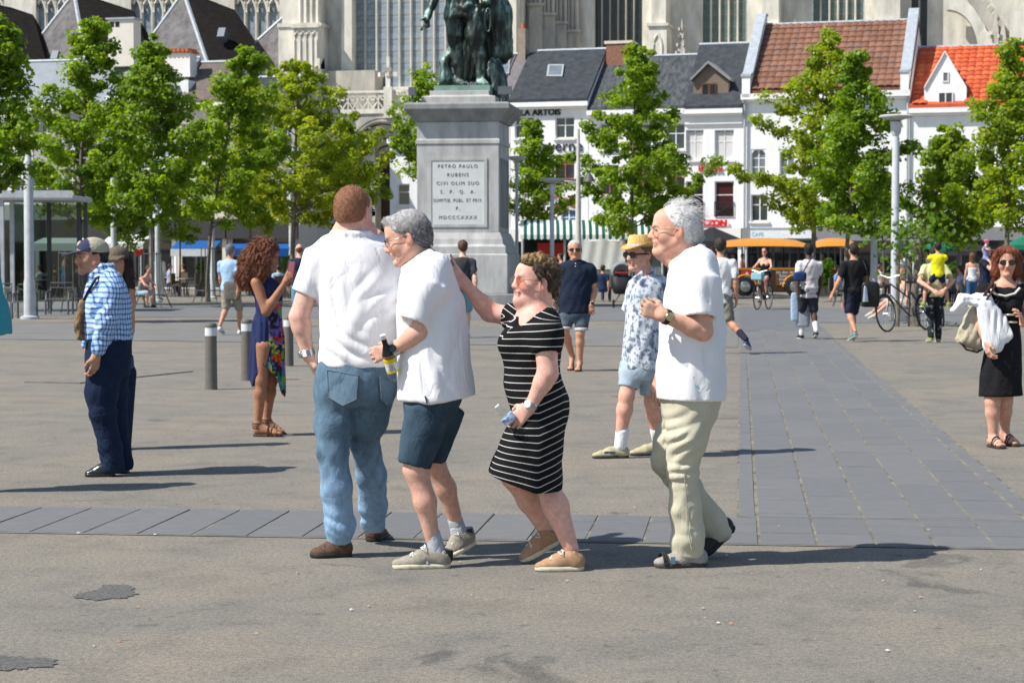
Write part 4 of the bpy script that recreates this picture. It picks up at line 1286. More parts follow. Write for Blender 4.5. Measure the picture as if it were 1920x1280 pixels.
for ua, ub, top in ((u0 + .02, u0 + .42, Z(1392, 47)), (u1 - .42, u1 - .02, Z(1700, 28))):
 b = B(); sl = (zr - ze)/4.2
 b.prism([(ua, -.35, ze - .45), (ua, -.35, ze + .55), (ua, .2, ze + .7), (ua, 3.9, zr + .55), (ua, 4.6, zr + .6), (ua, 4.6, ze - .45)], (ub - ua, 0, 0)); po = b.build('parapet', WP, hD)
 b = B(); b.prism([(ua-.05, -.4, ze + .553), (ua-.05, .2, ze + .703), (ua-.05, 3.9, zr + .553), (ua-.05, 4.6, zr + .603), (ua-.05, 4.6, zr + .72), (ua-.05, 3.9, zr + .67), (ua-.05, .2, ze + .82), (ua-.05, -.4, ze + .67)], (ub-ua+.1, 0, 0)); b.build('coping', LEAD, po)
for px in (1397, 1702): b = B(); b.tube([(U(px), -.14, ze - .4), (U(px), -.14, .5)], .06, 8); b.build('downpipe', mat('pipe_grey', (.4, .42, .43), rough=.5), hD, smooth=True)
b = B(); dc = ROW.p3(1545, 143, 1.2); b.prism([(dc[0]-.6, 1.2, dc[2]-.6), (dc[0]+.6, 1.2, dc[2]-.6), (dc[0]+.6, 1.2, dc[2]+.5), (dc[0], 1.2, dc[2]+1.15), (dc[0]-.6, 1.2, dc[2]+.5)], (0, 2.5, 0)); b.build('dormer', WP, hD)
u0, u1 = U(1706), U(1990); ze, zr = Z(1810, 192), ROW.uz(1810, 92, 4.0)[1]
wins = [RR(1790, 262, 1818, 312) + (dict(),), RR(1838, 262, 1866, 312) + (dict(),), RR(1740, 262, 1768, 312) + (dict(),), RR(1740, 340, 1768, 400) + (dict(),), RR(1840, 340, 1868, 400) + (dict(),)]
rtile = [mat('red_tile_%d' % i, c, rough=.65, var=.18, scale=5, bump=.3) for i, c in enumerate([(.52, .10, .035), (.47, .085, .03), (.56, .125, .045), (.43, .075, .03)])]
hE, rE = house(ROW, 'town_house', 'white house with bright red tile roof and white pointed dormer', u0, u1, ze, zr, 10, WP, rtile[1], wins, run=4.0, group='white houses round the square', cornice=.3)
dg = [ROW.p3(x, y, -.05) for x, y in ((1733, 165), (1733, 200), (1812, 200), (1812, 165), (1772, 99))]
dcen = (dg[0][0] + dg[2][0])/2
tile_roof(rE, u0 + .1, U(1935), -.25, ze - .25*(zr-ze)/4.0 + .10, 4.0, zr + .10, .34, .42, rtile, skip=lambda u, v, z: abs(u - dcen) < 1.0 and v < 2.3 and abs(u - dcen) < 1.05*(1 - max(0, v - .6)/2.2))
dwr = ROW.rect(1759, 173, 1787, 208, -.05); dsr = ROW.rect(1767, 135, 1779, 154, -.05)
b = B(); b.prism([dg[1] - v3(0, 0, .35), dg[2] - v3(0, 0, .35), dg[3], dg[4], dg[0]], (0, 3.2, 0)); do = b.build('dormer', WP, hE)
b = B(); b.bb((dwr[0]-.04, -.20, dwr[1]-.1), (dwr[2]+.04, -.053, dwr[1]-.003)); b.build('sill', WP2, do)
window(hE, dwr, -.14, cols=2, rows=1, sill=False, rev=.02); window(hE, dsr, -.12, cols=1, rows=1, sill=False, rev=.02, pane=mat('grey_pane', (.16, .16, .17), rough=.3))
b = B()
for s0 in (dg[0], dg[3]): b.prism([s0 + v3(0, -.1, -.05), dg[4] + v3(0, -.1, 0), dg[4] + v3(0, -.1, .10), s0 + v3(0, -.1, .07)], (0, .3, 0))
b.build('dormer_verge', WP2, do)
u0, u1 = U(800), U(956); ze, zr = Z(900, 196), ROW.uz(900, 108, 3.6)[1]
gtile = mat('grey_tile', (.15, .14, .145), rough=.8, var=.2, scale=3)
wins = [RR(735 + 0, 0, 1, 1)][:0] + [RR(815 + 55*i, 240, 845 + 55*i, 290) + (dict(),) for i in range(2)]
hM, rM = house(ROW, 'town_house', 'narrow white house with ribbed grey tile roof behind the monument', u0, u1, ze, zr, 9, WP, gtile, wins, run=3.6, group='white houses round the square', roof_ends=(U(826), U(972)))
b = B(); sl = (zr - ze)/3.6
for i in range(30):
 uu = U(826) + .1 + i*(U(972) - U(826) - .2)/29
 if abs(uu - U(949)) < .5: continue
 b.tube([(uu, -.2, ze - .2*sl + .13), (uu, 3.6, zr + .13)], .05, 5)
b.build('tile_ribs', gtile, rM, smooth=True)
skylight(hM, rM, 937, 116, 955, 141, 3.6, ze, zr)
b = B(); c = ROW.p3(981, 108, 3.4); b.bb((c[0]-.22, 3.1, c[2]-1.2), (c[0]+.2, 3.7, Z(981, 55, 3.4))); co = b.build('chimney', mat('render_brown', (.30, .25, .20), rough=.9, var=.2, scale=5), hM)
b = B(); b.lathe([(.12, 0), (.10, .3), (.001, .3)], c=(c[0], 3.4, Z(981, 55, 3.4)), n=10); b.build('chimney_pot', mat('terracotta', (.5, .14, .06), rough=.8), co, smooth=True)
u0, u1 = U(731), U(800)
an, ar = house(ROW, 'town_house', 'plain white low house seen left of the monument', u0, u1 - .03, Z(765, 256), Z(765, 236, 3), 8, WP, SLATE, [RR(745, 345, 768, 385) + (dict(cols=1),)], run=3.0, group='white houses round the square')
for e, a, c, n in ((hA, 957, 1103, 3), (hB, 1104, 1284, 4), (hC, 1284, 1392, 2), (hD, 1392, 1705, 6), (hE, 1706, 1990, 6)):
 shopfront(e, U(a), U(c), Z(1300, 452), 0, n=n, fascia=STONEB if e in (hD, hE) else WP2, fh=Z(1300, 428) - Z(1300, 452))
b = B(); a, z0_, c, z1_ = ROW.rect(1408, 432, 1523, 447, -.3); b.bb((a, -.42, z0_), (c, -.23, z1_)); so = b.build('sign_panel', mat('sign_white', (.72, .74, .76), rough=.4), hD)
text_obj('sign_lettering', 'CAFE', mat('sign_blue', (.2, .5, .7), rough=.4), hD, .26, (U(1424), -.43, (z0_ + z1_)/2), (math.pi/2, 0, 0), extrude=.004)
LEFT = Frame((-18.0, 100.0), R(14))
def lu(px, py=300, v=0): return LEFT.uz(px, py, v)[0]
def lz(px, py, v=0): return LEFT.uz(px, py, v)[1]
specs = [(-90, 62, 205, 122, WP2, ZINC, 'pale house with light zinc roof at the left end of the row'), (63, 205, 190, 118, GP, ZINC, 'grey house with zinc roof and tall white chimney'), (206, 330, 172, 116, WP, ZINC, 'white house with silver zinc roof behind the trees'), (331, 425, 185, 122, CP, mat('brown_ribbed', (.14, .11, .10), rough=.85, var=.25, scale=4), 'cream house with brown tile roof between trees'), (426, 560, 196, 150, GP, SLATE, 'grey house with slate roof beside the church buttress')]
LH = []
for x0, x1, ey, ry, wm, rm, lab in specs:
 ze, zr = lz((x0+x1)/2, ey), LEFT.uz((x0+x1)/2, ry, 3.2)[1]
 n = 3; wd = (x1 - x0)/n
 wins = [LEFT.rect(x0 + wd*(i + .28), y0, x0 + wd*(i + .72), y1) + (dict(),) for i in range(n) for y0, y1 in ((232, 280), (318, 372))]
 h, r0 = house(LEFT, 'town_house', lab, lu(x0), lu(x1) - .02, ze, zr, 9, wm, rm, wins, run=3.2, group='houses along the left of the square')
 shopfront(h, lu(x0), lu(x1), lz(200, 448), 0, n=3, fascia=mat('dark_fascia', (.045, .043, .045), rough=.6), fh=lz(200, 412) - lz(200, 448))
 LH.append((h, r0))
text_obj('sign_lettering', 'nais', mat('white_letter', (.8, .8, .8), rough=.5), LH[0][0], .75, (lu(42), -.08, lz(42, 327)), (math.pi/2, 0, 0), extrude=.03, offset=.015)
def chimney(e, fr, px0, px1, pyt, pyb, v, m, pots=0, cap=None):
 a = fr.p3(px0, pyb, v); c = fr.p3(px1, pyt, v); b = B(); b.bb((a[0], v, a[2]), (c[0], v + .9, c[2])); o = b.build('chimney', m, e)
 for i in range(pots):
  b = B(); b.bb((a[0] + .12 + i*.3, v - .015, c[2] - .38), (a[0] + .34 + i*.3, v - .002, c[2] - .12)); b.build('flue_opening', DARKIN, o)
 if cap:
  b = B(); b.bb((a[0]-.1, v-.1, c[2]+.003), (c[0]+.1, v+1.0, c[2]+.09)); b.build('chimney_cap', cap, o)
  if cap is not LEAD:
   for i in range(6): b = B(); b.tube([(a[0] + (i+.5)*(c[0]-a[0])/6, v-.15, c[2]+.12), (a[0] + (i+.5)*(c[0]-a[0])/6, v+1.0, c[2]+.16)], .11, 6); b.build('cap_tile', cap, o, smooth=True)
chimney(LH[1][0], LEFT, 203, 250, 36, 125, 1.8, mat('cream_render', (.70, .66, .58), rough=.9, var=.06, scale=3), pots=2, cap=LEAD)
chimney(LH[2][0], LEFT, 309, 356, 99, 145, 1.2, WP2, cap=mat('terracotta', (.5, .14, .06)))
chimney(LH[3][0], LEFT, 332, 353, 150, 215, .4, WP)
# ------------------------------------------------------------------ the gothic church
CH = Frame((0, 134.0), R(14))
def cu(px, py=100, v=0): return CH.uz(px, py, v)[0]
def cz(px, py, v=0): return CH.uz(px, py, v)[1]
STONE = mat('pale_stone', (.60, .57, .49), rough=.9, var=.22, scale=1.0, bump=.4, bscale=9, col2=(.68, .65, .57), detail=8, stretch=(1.3, 1.3, .45))
STONE2 = mat('grey_stone', (.40, .385, .36), rough=.9, var=.3, scale=.9, bump=.4, bscale=8, col2=(.46, .43, .36), detail=8, stretch=(1.3, 1.3, .45))  # darker copy of the pale stone; on the shafts, shade put into colour
LEADG = mat('leaded_glass', (.25, .295, .33), rough=.45, var=.35, scale=2, spec=.6)
LEADG2 = mat('green_leaded_glass', (.10, .14, .125), rough=.3, var=.3, scale=2, spec=.5)
LEADG3 = mat('dark_leaded_glass', (.02, .026, .026), rough=.3, var=.4, scale=2, spec=.5)
BAR = mat('saddle_bar', (.25, .20, .15), rough=.8)
church = CH.empty('gothic_church', 'large pale gothic stone church rising behind the houses', 'church')
ZT = 30.0
def cbox(name, px0, px1, v0, v1, z0, z1, m=STONE, parent=None):
 b = B(); b.bb((cu(px0, 100, v0), v0, z0), (cu(px1, 100, v0), v1, z1)); return b.build(name, m, parent or church)
def tracery(px0, px1, pyb, v, ncol, zt, glass, mul=STONE, mw=.15, bars=.78, pane_rows=True, frame=.35):
 u0, u1, z0 = cu(px0, 100, v), cu(px1, 100, v), cz(px0, pyb, v)
 b = B(); b.bb((u0 - frame, v - .25, z0), (u0, v + .3, zt)); b.bb((u1, v - .25, z0), (u1 + frame, v + .3, zt)); b.bb((u0 - frame, v - .45, z0 - .4), (u1 + frame, v + .3, z0 - .003))
 w = b.build('tracery_window', mul, church)
 W_ = (u1 - u0)/ncol
 for i in range(1, ncol):
  uu = u0 + i*W_; m = B(); m.prism([(uu - mw/2, v, z0), (uu - mw*.2, v - .16, z0), (uu + mw*.2, v - .16, z0), (uu + mw/2, v, z0), (uu + mw/2, v + .12, z0), (uu - mw/2, v + .12, z0)], (0, 0, zt - z0)); m.build('mullion', mul, w)
 if not pane_rows:
  for i in range(ncol):
   p_ = B(); p_.bb((u0 + i*W_ + (mw/2 if i else 0), v + .04, z0), (u0 + (i+1)*W_ - (mw/2 if i < ncol - 1 else 0), v + .06, zt)); p_.build('pane', glass, w)
  return w
 nr = int((zt - z0)/bars)
 p_ = B(); p_.box((0, 0, 0), (W_ - mw, .02, bars - .05)); o = p_.build('pane', glass); me = o.data; bpy.data.objects.remove(o)
 for i in range(ncol):
  for j in range(nr):
   shared('pane', me, w, (u0 + (i+.5)*W_, v + .05, z0 + (j+.5)*bars), (random.uniform(-.02, .02), 0, random.uniform(-.02, .02)))
 for j in range(1, nr):
  s = B(); s.bb((u0, v + .035, z0 + j*bars - .03), (u1, v + .07, z0 + j*bars + .03)); s.build('saddle_bar', BAR, w)
 return w
VN = 0.0
def wall(px0, px1, v, z0, z1, wins, m=STONE, name='wall', rev=.5):
 b = B(); u0, u1 = cu(px0, 100, v), cu(px1, 100, v)
 holed_wall(b, u0, u1, z0, z1, [(cu(a, 100, v), cz(a, pb, v), cu(c, 100, v), z1 - .5) for a, c, pb in wins], v, rev)
 b.add([(u0, v, z0), (u0, v + 3, z0), (u0, v + 3, z1), (u0, v, z1)], [(0, 1, 2, 3)]); b.add([(u1, v, z0), (u1, v + 3, z0), (u1, v + 3, z1), (u1, v, z1)], [(0, 3, 2, 1)]); b.add([(u0, v, z1), (u1, v, z1), (u1, v + 3, z1), (u0, v + 3, z1)], [(0, 1, 2, 3)])
 return b.build(name, m, church)
wall(940, 2050, VN, 0, ZT, [(1114, 1204, 118), (1316, 1400, 118), (1522, 1620, 118), (1708, 1738, 118)], STONE)
tracery(1114, 1204, 118, VN + .4, 6, ZT - .5, LEADG3, STONE2, .12, frame=.0, pane_rows=False)
tracery(1316, 1400, 118, VN + .4, 5, ZT - .5, LEADG2, STONE, .14, frame=.0)
tracery(1522, 1620, 118, VN + .4, 6, ZT - .5, LEADG2, STONE, .14, frame=.0)
tracery(1708, 1738, 118, VN + .4, 2, ZT - .5, LEADG3, STONE, .14, frame=.0, pane_rows=False)
for i, (x0, x1, ty, v) in enumerate(((992, 1018, 12, -1.6), (1017, 1042, 30, -1.3), (1040, 1063, 46, -1.0), (1062, 1086, 62, -.7))):
 zt = cz(x0, ty, v); s = cbox('buttress_shaft', x0, x1 - 2, v, v + 1.9, 8, zt, STONE2)
 cap = B(); cap.bb((cu(x0 - 2, 100, v), v - .15, zt + .003), (cu(x1, 100, v), v + .5, zt + .2)); cap.build('shaft_cap', STONE2, s)
 for k2 in range(3):
  col = B(); uu = cu(x0 + 3 + k2*8, 100, v); col.tube([(uu, v + .15, zt + .2), (uu, v + .15, ZT)], .12, 6); col.build('colonnette', STONE2, s, smooth=True)
for x0, x1, v in ((1216, 1250, -2.2), (1424, 1462, -2.2), (1640, 1690, -2.2)):
 bt = cbox('buttress', x0, x1, v, 0, 0, cz(x0, 50, v)); u0, u1 = cu(x0, 100, v), cu(x1, 100, v); zt = cz(x0, 50, v)
 b = B(); b.bb((u0 + .12, v + .35, zt + .2), (u1 - .12, 0, ZT)); b.build('upper_stage', STONE, bt)
 b = B(); b.bb((u0 - .12, v - .12, zt + .003), (u1 + .12, -.01, zt + .2)); b.build('string_course', STONE, bt)
 b = B(); m_ = (u0 + u1)/2
 for sg in (-1, 1): b.tube([(m_ + sg*.28, v - .02, zt - 3.2), (m_ + sg*.28, v - .02, zt - 1.2), (m_ + sg*.18, v - .02, zt - .8), (m_, v - .02, zt - .5)], .07, 6)
 b.build('blind_arch', STONE, bt, smooth=True)
 b = B(); uu = u1 + .9; b.prism([(uu - .4, v + .2, 10), (uu + .4, v + .2, 10), (uu + .4, v + 1, 10), (uu - .4, v + 1, 10)], (0, 0, zt - 13)); z2 = zt - 3
 b.add([(uu - .4, v + .2, z2), (uu + .4, v + .2, z2), (uu + .4, v + 1, z2), (uu - .4, v + 1, z2), (uu, v + .6, z2 + 3.6)], [(0, 1, 4), (1, 2, 4), (2, 3, 4), (3, 0, 4)]); pn = b.build('pinnacle', STONE2, church)
 for k2 in range(6):
  t = (k2 + .5)/7
  for sx, sy in ((-1, -1), (1, -1)):
   c = B(); c.box((uu + sx*.4*(1 - t), v + .6 + sy*.4*(1 - t), z2 + 3.6*t), (.22, .22, .2), rz=.7); c.build('crocket', STONE2, pn)
fb = B(); n = 18; a0, a1 = CH.p3(1838, 130, -2), CH.p3(1775, 10, -2)
rad = cu(1838, 100, -2) - cu(1780, 100, -2)
cx_, cz_ = cu(1775, 100, -2), cz(1775, 95, -2)
arc = [(cx_ + rad*math.cos(t), -2, cz_ + rad*1.35*math.sin(t)) for t in np.linspace(0, math.pi/2, n)]
arc2 = [(cx_ + (rad + .7)*math.cos(t), -2, cz_ + (rad + .7)*1.3*math.sin(t)) for t in np.linspace(0, math.pi/2, n)]
fb.prism(arc + arc2[::-1], (0, 1.2, 0)); fbo = fb.build('flying_buttress', STONE, church)
b = B(); l0, l1 = CH.p3(1905, 95, -2), CH.p3(1800, -60, -2); d = l1 - l0
b.prism([l0, l1, l1 + v3(0, 0, -1.2), l0 + v3(0, 0, -1.4)], (0, 1.0, 0)); rak = b.build('raking_buttress', STONE2, church)
for i in range(12):
 p_ = l0 + d*(i + .5)/12; c = B(); c.box(p_ + v3(0, .4, .2), (.34, .34, .42), rot=Matrix.Rotation(.8, 3, 'Y')); c.build('crocket', STONE2, rak)
cbox('pier', 1838, 1862, -2.2, -.9, 0, cz(1838, 60, -2.2), STONE); cbox('pier', 1893, 1960, -2.6, -1.0, 0, cz(1893, 22, -2.6), STONE)
for x in (1866, 1880, 1896):
 b = B(); uu = cu(x, 100, -2.3); zz = cz(x, 60 + (x - 1866), -2.3); b.prism([(uu - .2, -2.4, 8), (uu + .2, -2.4, 8), (uu + .2, -2.0, 8), (uu - .2, -2.0, 8)], (0, 0, zz - 8)); b.add([(uu - .2, -2.4, zz), (uu + .2, -2.4, zz), (uu + .2, -2.0, zz), (uu - .2, -2.0, zz), (uu, -2.2, zz + 1.6)], [(0, 1, 4), (1, 2, 4), (2, 3, 4), (3, 0, 4)]); pn = b.build('pinnacle', STONE2, church)
 for k2 in range(5):
  for sx in (-1, 1): c = B(); c.box((uu + sx*.26, -2.4, zz - .3 - k2*.7), (.2, .2, .22), rz=.6); c.build('crocket', STONE2, pn)
# ---- transept with the great window, standing forward
VT = -4.0
wall(600, 968, VT, 0, ZT, [(664, 946, 166)], STONE, rev=.6)
tracery(664, 946, 166, VT + .5, 13, ZT - .5, LEADG, STONE, .17, bars=.80, frame=.0)
lb = cbox('corner_buttress', 522, 600, VT - 1.8, VT + 2.5, 0, cz(522, 52, VT - 1.8)); zt = cz(522, 52, VT - 1.8)
b = B(); v = VT - 1.8; b.bb((cu(553, 100, v), v - .35, 4), (cu(600, 100, v), v - .003, zt)); q_ = b.build('buttress_face', STONE, lb)
b = B(); b.bb((cu(521, 100, v), v - .1, zt + .003), (cu(603, 100, v), VT + 2.5, zt + .25)); b.bb((cu(551, 100, v), v - .5, zt - .12), (cu(602, 100, v), v - .36, zt + .12)); b.build('string_course', STONE, lb)
b = B(); b.bb((cu(526, 100, v), v + .3, zt + .25), (cu(596, 100, v), VT + 2.4, ZT)); b.build('upper_stage', STONE, lb)
b = B()
for a in (556, 567, 578, 589, 598):
 uu = cu(a, 100, v); b.tube([(uu, v - .38, 6), (uu, v - .38, zt - .9)], .07, 6)
for a in (556, 567, 578, 589):
 u0_, u1_ = cu(a, 100, v), cu(a + 11, 100, v); m_ = (u0_ + u1_)/2
 b.tube([(u0_, v - .38, zt - .9), (u0_ + (m_ - u0_)*.3, v - .38, zt - .55), (m_, v - .38, zt - .35), (u1_ + (m_ - u1_)*.3, v - .38, zt - .55), (u1_, v - .38, zt - .9)], .06, 5)
 b.tube([(m_, v + .25, zt + .25), (m_, v + .25, ZT)], .09, 6)
b.build('blind_tracery', STONE, lb, smooth=True)
cbox('pilaster', 640, 660, VT - .6, VT - .003, 0, ZT, STONE)
VB = VT - 2.4
e_u0, e_u1 = cu(596, 190, VB), cu(940, 190, VB); zb, zt = cz(700, 205, VB), cz(700, 170, VB)
b = B(); b.bb((e_u0, VB - .1, zt - .16), (e_u1, VB + .25, zt)); b.bb((e_u0, VB - .2, zb - .3), (e_u1, VT, zb)); bal = b.build('balustrade', STONE, church)
nb = 18; wd = (e_u1 - e_u0)/nb
for i in range(nb):
 m_ = e_u0 + (i + .5)*wd; h = zt - .16 - zb; c = B()
 c.tube([(m_ - wd*.46, VB, zb), (m_ - wd*.46, VB, zt - .16)], .05, 5)
 c.tube([(m_ + wd*.2*math.cos(t), VB, zb + h*.68 + wd*.2*math.sin(t)) for t in np.linspace(0, 6.283, 12, endpoint=False)], .045, 5, closed=True)
 c.tube([(m_ - wd*.46, VB, zb + h*.45), (m_ - wd*.1, VB, zb + h*.15), (m_, VB, zb), (m_ + wd*.1, VB, zb + h*.15), (m_ + wd*.46, VB, zb + h*.45)], .045, 5)
 c.tube([(m_ - wd*.46, VB, zb + h*.55), (m_ - wd*.2, VB, zb + h*.9), (m_, VB, zt - .16)], .04, 5); c.tube([(m_ + wd*.46, VB, zb + h*.55), (m_ + wd*.2, VB, zb + h*.9), (m_, VB, zt - .16)], .04, 5)
 c.build('tracery_panel', STONE, bal, smooth=True)
for x in (600, 730, 858):
 uu = cu(x, 190, VB); c = B(); c.bb((uu - .28, VB - .35, zb - .6), (uu + .28, VB - .11, zt + .2)); c.prism([(uu - .16, VB - .3, zt + .2), (uu + .16, VB - .3, zt + .2), (uu + .1, VB - .1, zt + .2), (uu - .1, VB - .1, zt + .2)], (0, 0, 1.0))
 for k2 in range(4): c.box((uu + .5*math.cos(k2*1.57), VB - .2, zt + 1.0), (.3, .3, .28), rz=.4*k2); c.box((uu, VB - .2, zt + 1.3), (.5, .3, .3))
 c.box((uu, VB - .2, zt + 1.8), (.2, .2, .7)); c.build('finial', STONE, church)
pm = STONE2; VP = VB - .1
pw0, pw1 = cu(640, 300, VP), cu(790, 300, VP); pc = (pw0 + pw1)/2; hw = (pw1 - pw0)/2
b = B(); zsp, zap = cz(700, 330, VP), cz(700, 222, VP)
def parch(k_, v_): # pointed arch outline, k_ scales the half width
 pts = []
 for t in np.linspace(0, 1, 12): a = hw*k_; pts.append((pc - a*(1 - t**1.6), v_, zsp + (zap - zsp)*k_*(1 - (1 - t)**1.9)))
 return pts + [(2*pc - x, v_, z) for x, v_, z in pts[::-1][1:]]
outer = [(cu(600, 300, VP), VP, 0), (cu(600, 300, VP), VP, zb - .31), (cu(940, 300, VP), VP, zb - .31), (cu(940, 300, VP), VP, 0)]
ar = parch(1.0, VP)
b.add([outer[0], outer[1], (pc, VP, zb - .31), ar[11]] + ar[:11][::-1] + [(pw0, VP, 0)], [tuple(range(16))[:4] + tuple(range(4, 16))])
b.add([outer[3], outer[2], (pc, VP, zb - .31), ar[11]] + ar[12:] + [(pw1, VP, 0)], [tuple(range(16))])
pw = b.build('portal_wall', pm, church)
for i, k_ in enumerate((.98, .86, .74, .62, .50)):
 a = parch(k_, VP + .25 + .42*i); c = B(); c.tube([(a[0][0], a[0][1], 0)] + a + [(a[-1][0], a[-1][1], 0)], .24, 6, up=(0, 1, 0)); c.build('archivolt', pm, pw, smooth=True)
c = B(); c.bb((pw0, VP + 2.3, 0), (pw1, VP + 2.4, zb - .3)); c.build('portal_door', mat('dark_oak', (.05, .035, .025), rough=.8), pw)
# ---- chapel roofs on the left and the wall with tracery windows behind them
VA = -6.0
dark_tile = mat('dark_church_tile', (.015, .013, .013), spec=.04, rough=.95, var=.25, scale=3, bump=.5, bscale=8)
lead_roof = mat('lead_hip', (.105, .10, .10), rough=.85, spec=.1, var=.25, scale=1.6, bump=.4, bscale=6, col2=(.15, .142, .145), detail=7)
wall(-120, 540, 2.0, 0, ZT, [(68, 126, 62), (246, 328, 92), (440, 524, 100), (-110, 8, 60)], STONE)
for a, c, pb, nc in ((68, 126, 62, 3), (246, 328, 92, 4), (440, 524, 100, 4), (-110, 8, 60, 5)):
 tw = tracery(a, c, pb, 2.4, nc, ZT - .5, LEADG, STONE, .24, frame=.0, pane_rows=False)
 u0, u1 = cu(a, 20, 2.2), cu(c, 20, 2.2); W_ = (u1 - u0)/nc; z_ = cz(a, 22, 2.2)
 for i in range(nc):
  t = B(); m_ = u0 + (i + .5)*W_; t.tube([(m_ - W_/2, 2.2, z_ - .1), (m_ - W_*.3, 2.2, z_ + .5), (m_, 2.2, z_ + .9), (m_ + W_*.3, 2.2, z_ + .5), (m_ + W_/2, 2.2, z_ - .1)], .10, 5)
  t.tube([(m_ + W_*.5 + W_*.32*math.cos(q), 2.2, z_ + 1.1 + W_*.32*math.sin(q)) for q in np.linspace(0, 6.283, 12, endpoint=False)], .09, 5, closed=True); t.build('tracery_head', STONE, tw, smooth=True)
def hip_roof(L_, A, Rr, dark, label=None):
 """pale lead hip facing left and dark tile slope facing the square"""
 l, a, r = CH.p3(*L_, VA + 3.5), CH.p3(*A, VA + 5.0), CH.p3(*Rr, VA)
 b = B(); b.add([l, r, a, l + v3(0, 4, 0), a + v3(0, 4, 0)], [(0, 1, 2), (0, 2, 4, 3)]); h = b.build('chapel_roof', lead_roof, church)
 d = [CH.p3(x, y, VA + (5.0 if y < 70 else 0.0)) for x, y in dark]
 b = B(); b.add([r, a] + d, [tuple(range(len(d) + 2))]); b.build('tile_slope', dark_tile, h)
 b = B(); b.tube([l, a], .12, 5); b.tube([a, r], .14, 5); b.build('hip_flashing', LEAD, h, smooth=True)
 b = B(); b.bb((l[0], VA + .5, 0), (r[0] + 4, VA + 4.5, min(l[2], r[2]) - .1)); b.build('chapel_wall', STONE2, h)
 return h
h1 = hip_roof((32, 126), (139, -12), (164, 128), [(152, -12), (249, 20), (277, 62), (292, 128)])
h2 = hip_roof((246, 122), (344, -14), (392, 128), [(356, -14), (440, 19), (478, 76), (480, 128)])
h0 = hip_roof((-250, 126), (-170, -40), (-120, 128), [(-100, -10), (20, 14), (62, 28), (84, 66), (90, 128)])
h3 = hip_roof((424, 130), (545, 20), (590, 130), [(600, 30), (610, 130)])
for (x, y, hh) in ((418, 66, h2), (106, 108, h1), (14, 68, h0)):
 c = CH.p3(x, y, VA + 1.2); b = B(); b.box(c, (.5, .7, .7), rot=Matrix.Rotation(-.5, 3, 'X')); b.build('roof_hatch', mat('hatch', (.10, .13, .17), rough=.5), hh)
# ------------------------------------------------------------------ monument
DM = 60.5; SM = FPX/DM
MR = R(7)
gst = mat('bluestone_pedestal', (.40, .40, .39), rough=.85, var=.2, scale=1.8, bump=.3, bscale=16, col2=(.46, .455, .44), detail=8, stretch=(1.5, 1.5, .45))
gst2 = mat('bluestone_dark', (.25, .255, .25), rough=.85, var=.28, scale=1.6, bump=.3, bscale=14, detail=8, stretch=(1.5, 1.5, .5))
mc = P(870, 560, DM + 1.3); mon = empty('monument_pedestal', (mc[0], mc[1], 0), -MR, 'tall grey stone pedestal with an inscribed white marble panel', 'pedestal')
def mz(py, dd=0.0): return P(870, py, DM + dd)[2]
hw = 77.5/SM
def lathe_sq(b, prof):
 """square-plan moulding from (half width, z)"""
 V = []; F = []
 for h_, z_ in prof: V += [(-h_, -h_, z_), (h_, -h_, z_), (h_, h_, z_), (-h_, h_, z_)]
 for i in range(len(prof) - 1):
  for k_ in range(4): F.append((i*4 + k_, i*4 + (k_+1) % 4, i*4 + 4 + (k_+1) % 4, i*4 + 4 + k_))
 F += [(3, 2, 1, 0), tuple(len(V) - 4 + k_ for k_ in range(4))]
 return b.add(V, F)
zc = [mz(y) for y in (550, 475, 462, 448, 436, 270, 262, 228, 222, 205, 196, 188)]
for nm, prof, m_ in (('step', [(hw + 1.5, 0), (hw + 1.5, zc[0] - .003)], gst2), ('plinth', [(hw + .30, zc[0]), (hw + .30, zc[1] - .05), (hw + .27, zc[1])], gst),
      ('base_moulding', [(hw + .24, zc[1] + .002), (hw + .24, zc[2]), (hw + .16, zc[2] + .06), (hw + .13, zc[3]), (hw + .04, zc[4])], gst),
      ('die', [(hw, zc[4] + .002), (hw, zc[5])], gst), ('frieze', [(hw + .03, zc[5] + .002), (hw + .03, zc[6]), (hw + .0, zc[6] + .03), (hw + .0, zc[7])], gst),
      ('cornice', [(hw + .06, zc[7] + .002), (hw + .12, zc[8]), (hw + .2, zc[8] + .1), (hw + .32, zc[9] - .06), (hw + .36, zc[9]), (hw + .36, zc[10]), (hw + .30, zc[10] + .05)], gst2),
      ('upper_step', [(hw - .12, zc[10] + .052), (hw - .12, mz(180)), (hw - .35, mz(180) + .05), (hw - .35, mz(168))], gst)):
 b = B(); lathe_sq(b, prof); b.build(nm, m_, mon, bevel=.012)
pz0, pz1 = mz(421), mz(301); phw = 50/SM
mar = mat('white_marble', (.60, .62, .60), rough=.6, var=.06, scale=3)
for k_ in range(4):
 a = k_*math.pi/2; rot = Matrix.Rotation(a, 3, 'Z')
 b = B(); b.bb((-phw - .09, -hw - .03, pz0 - .08), (-phw, -hw - .002, pz1 + .08)); b.bb((phw, -hw - .03, pz0 - .08), (phw + .09, -hw - .002, pz1 + .08)); b.bb((-phw, -hw - .03, pz1), (phw, -hw - .002, pz1 + .08)); b.bb((-phw, -hw - .03, pz0 - .08), (phw, -hw - .002, pz0))
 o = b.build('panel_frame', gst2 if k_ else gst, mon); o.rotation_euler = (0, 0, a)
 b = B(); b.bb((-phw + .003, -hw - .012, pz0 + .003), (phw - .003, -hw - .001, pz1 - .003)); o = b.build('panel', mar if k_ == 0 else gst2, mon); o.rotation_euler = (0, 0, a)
 if k_ == 0: panel = o
ink = mat('inscription', (.07, .085, .08), rough=.7, var=.1)
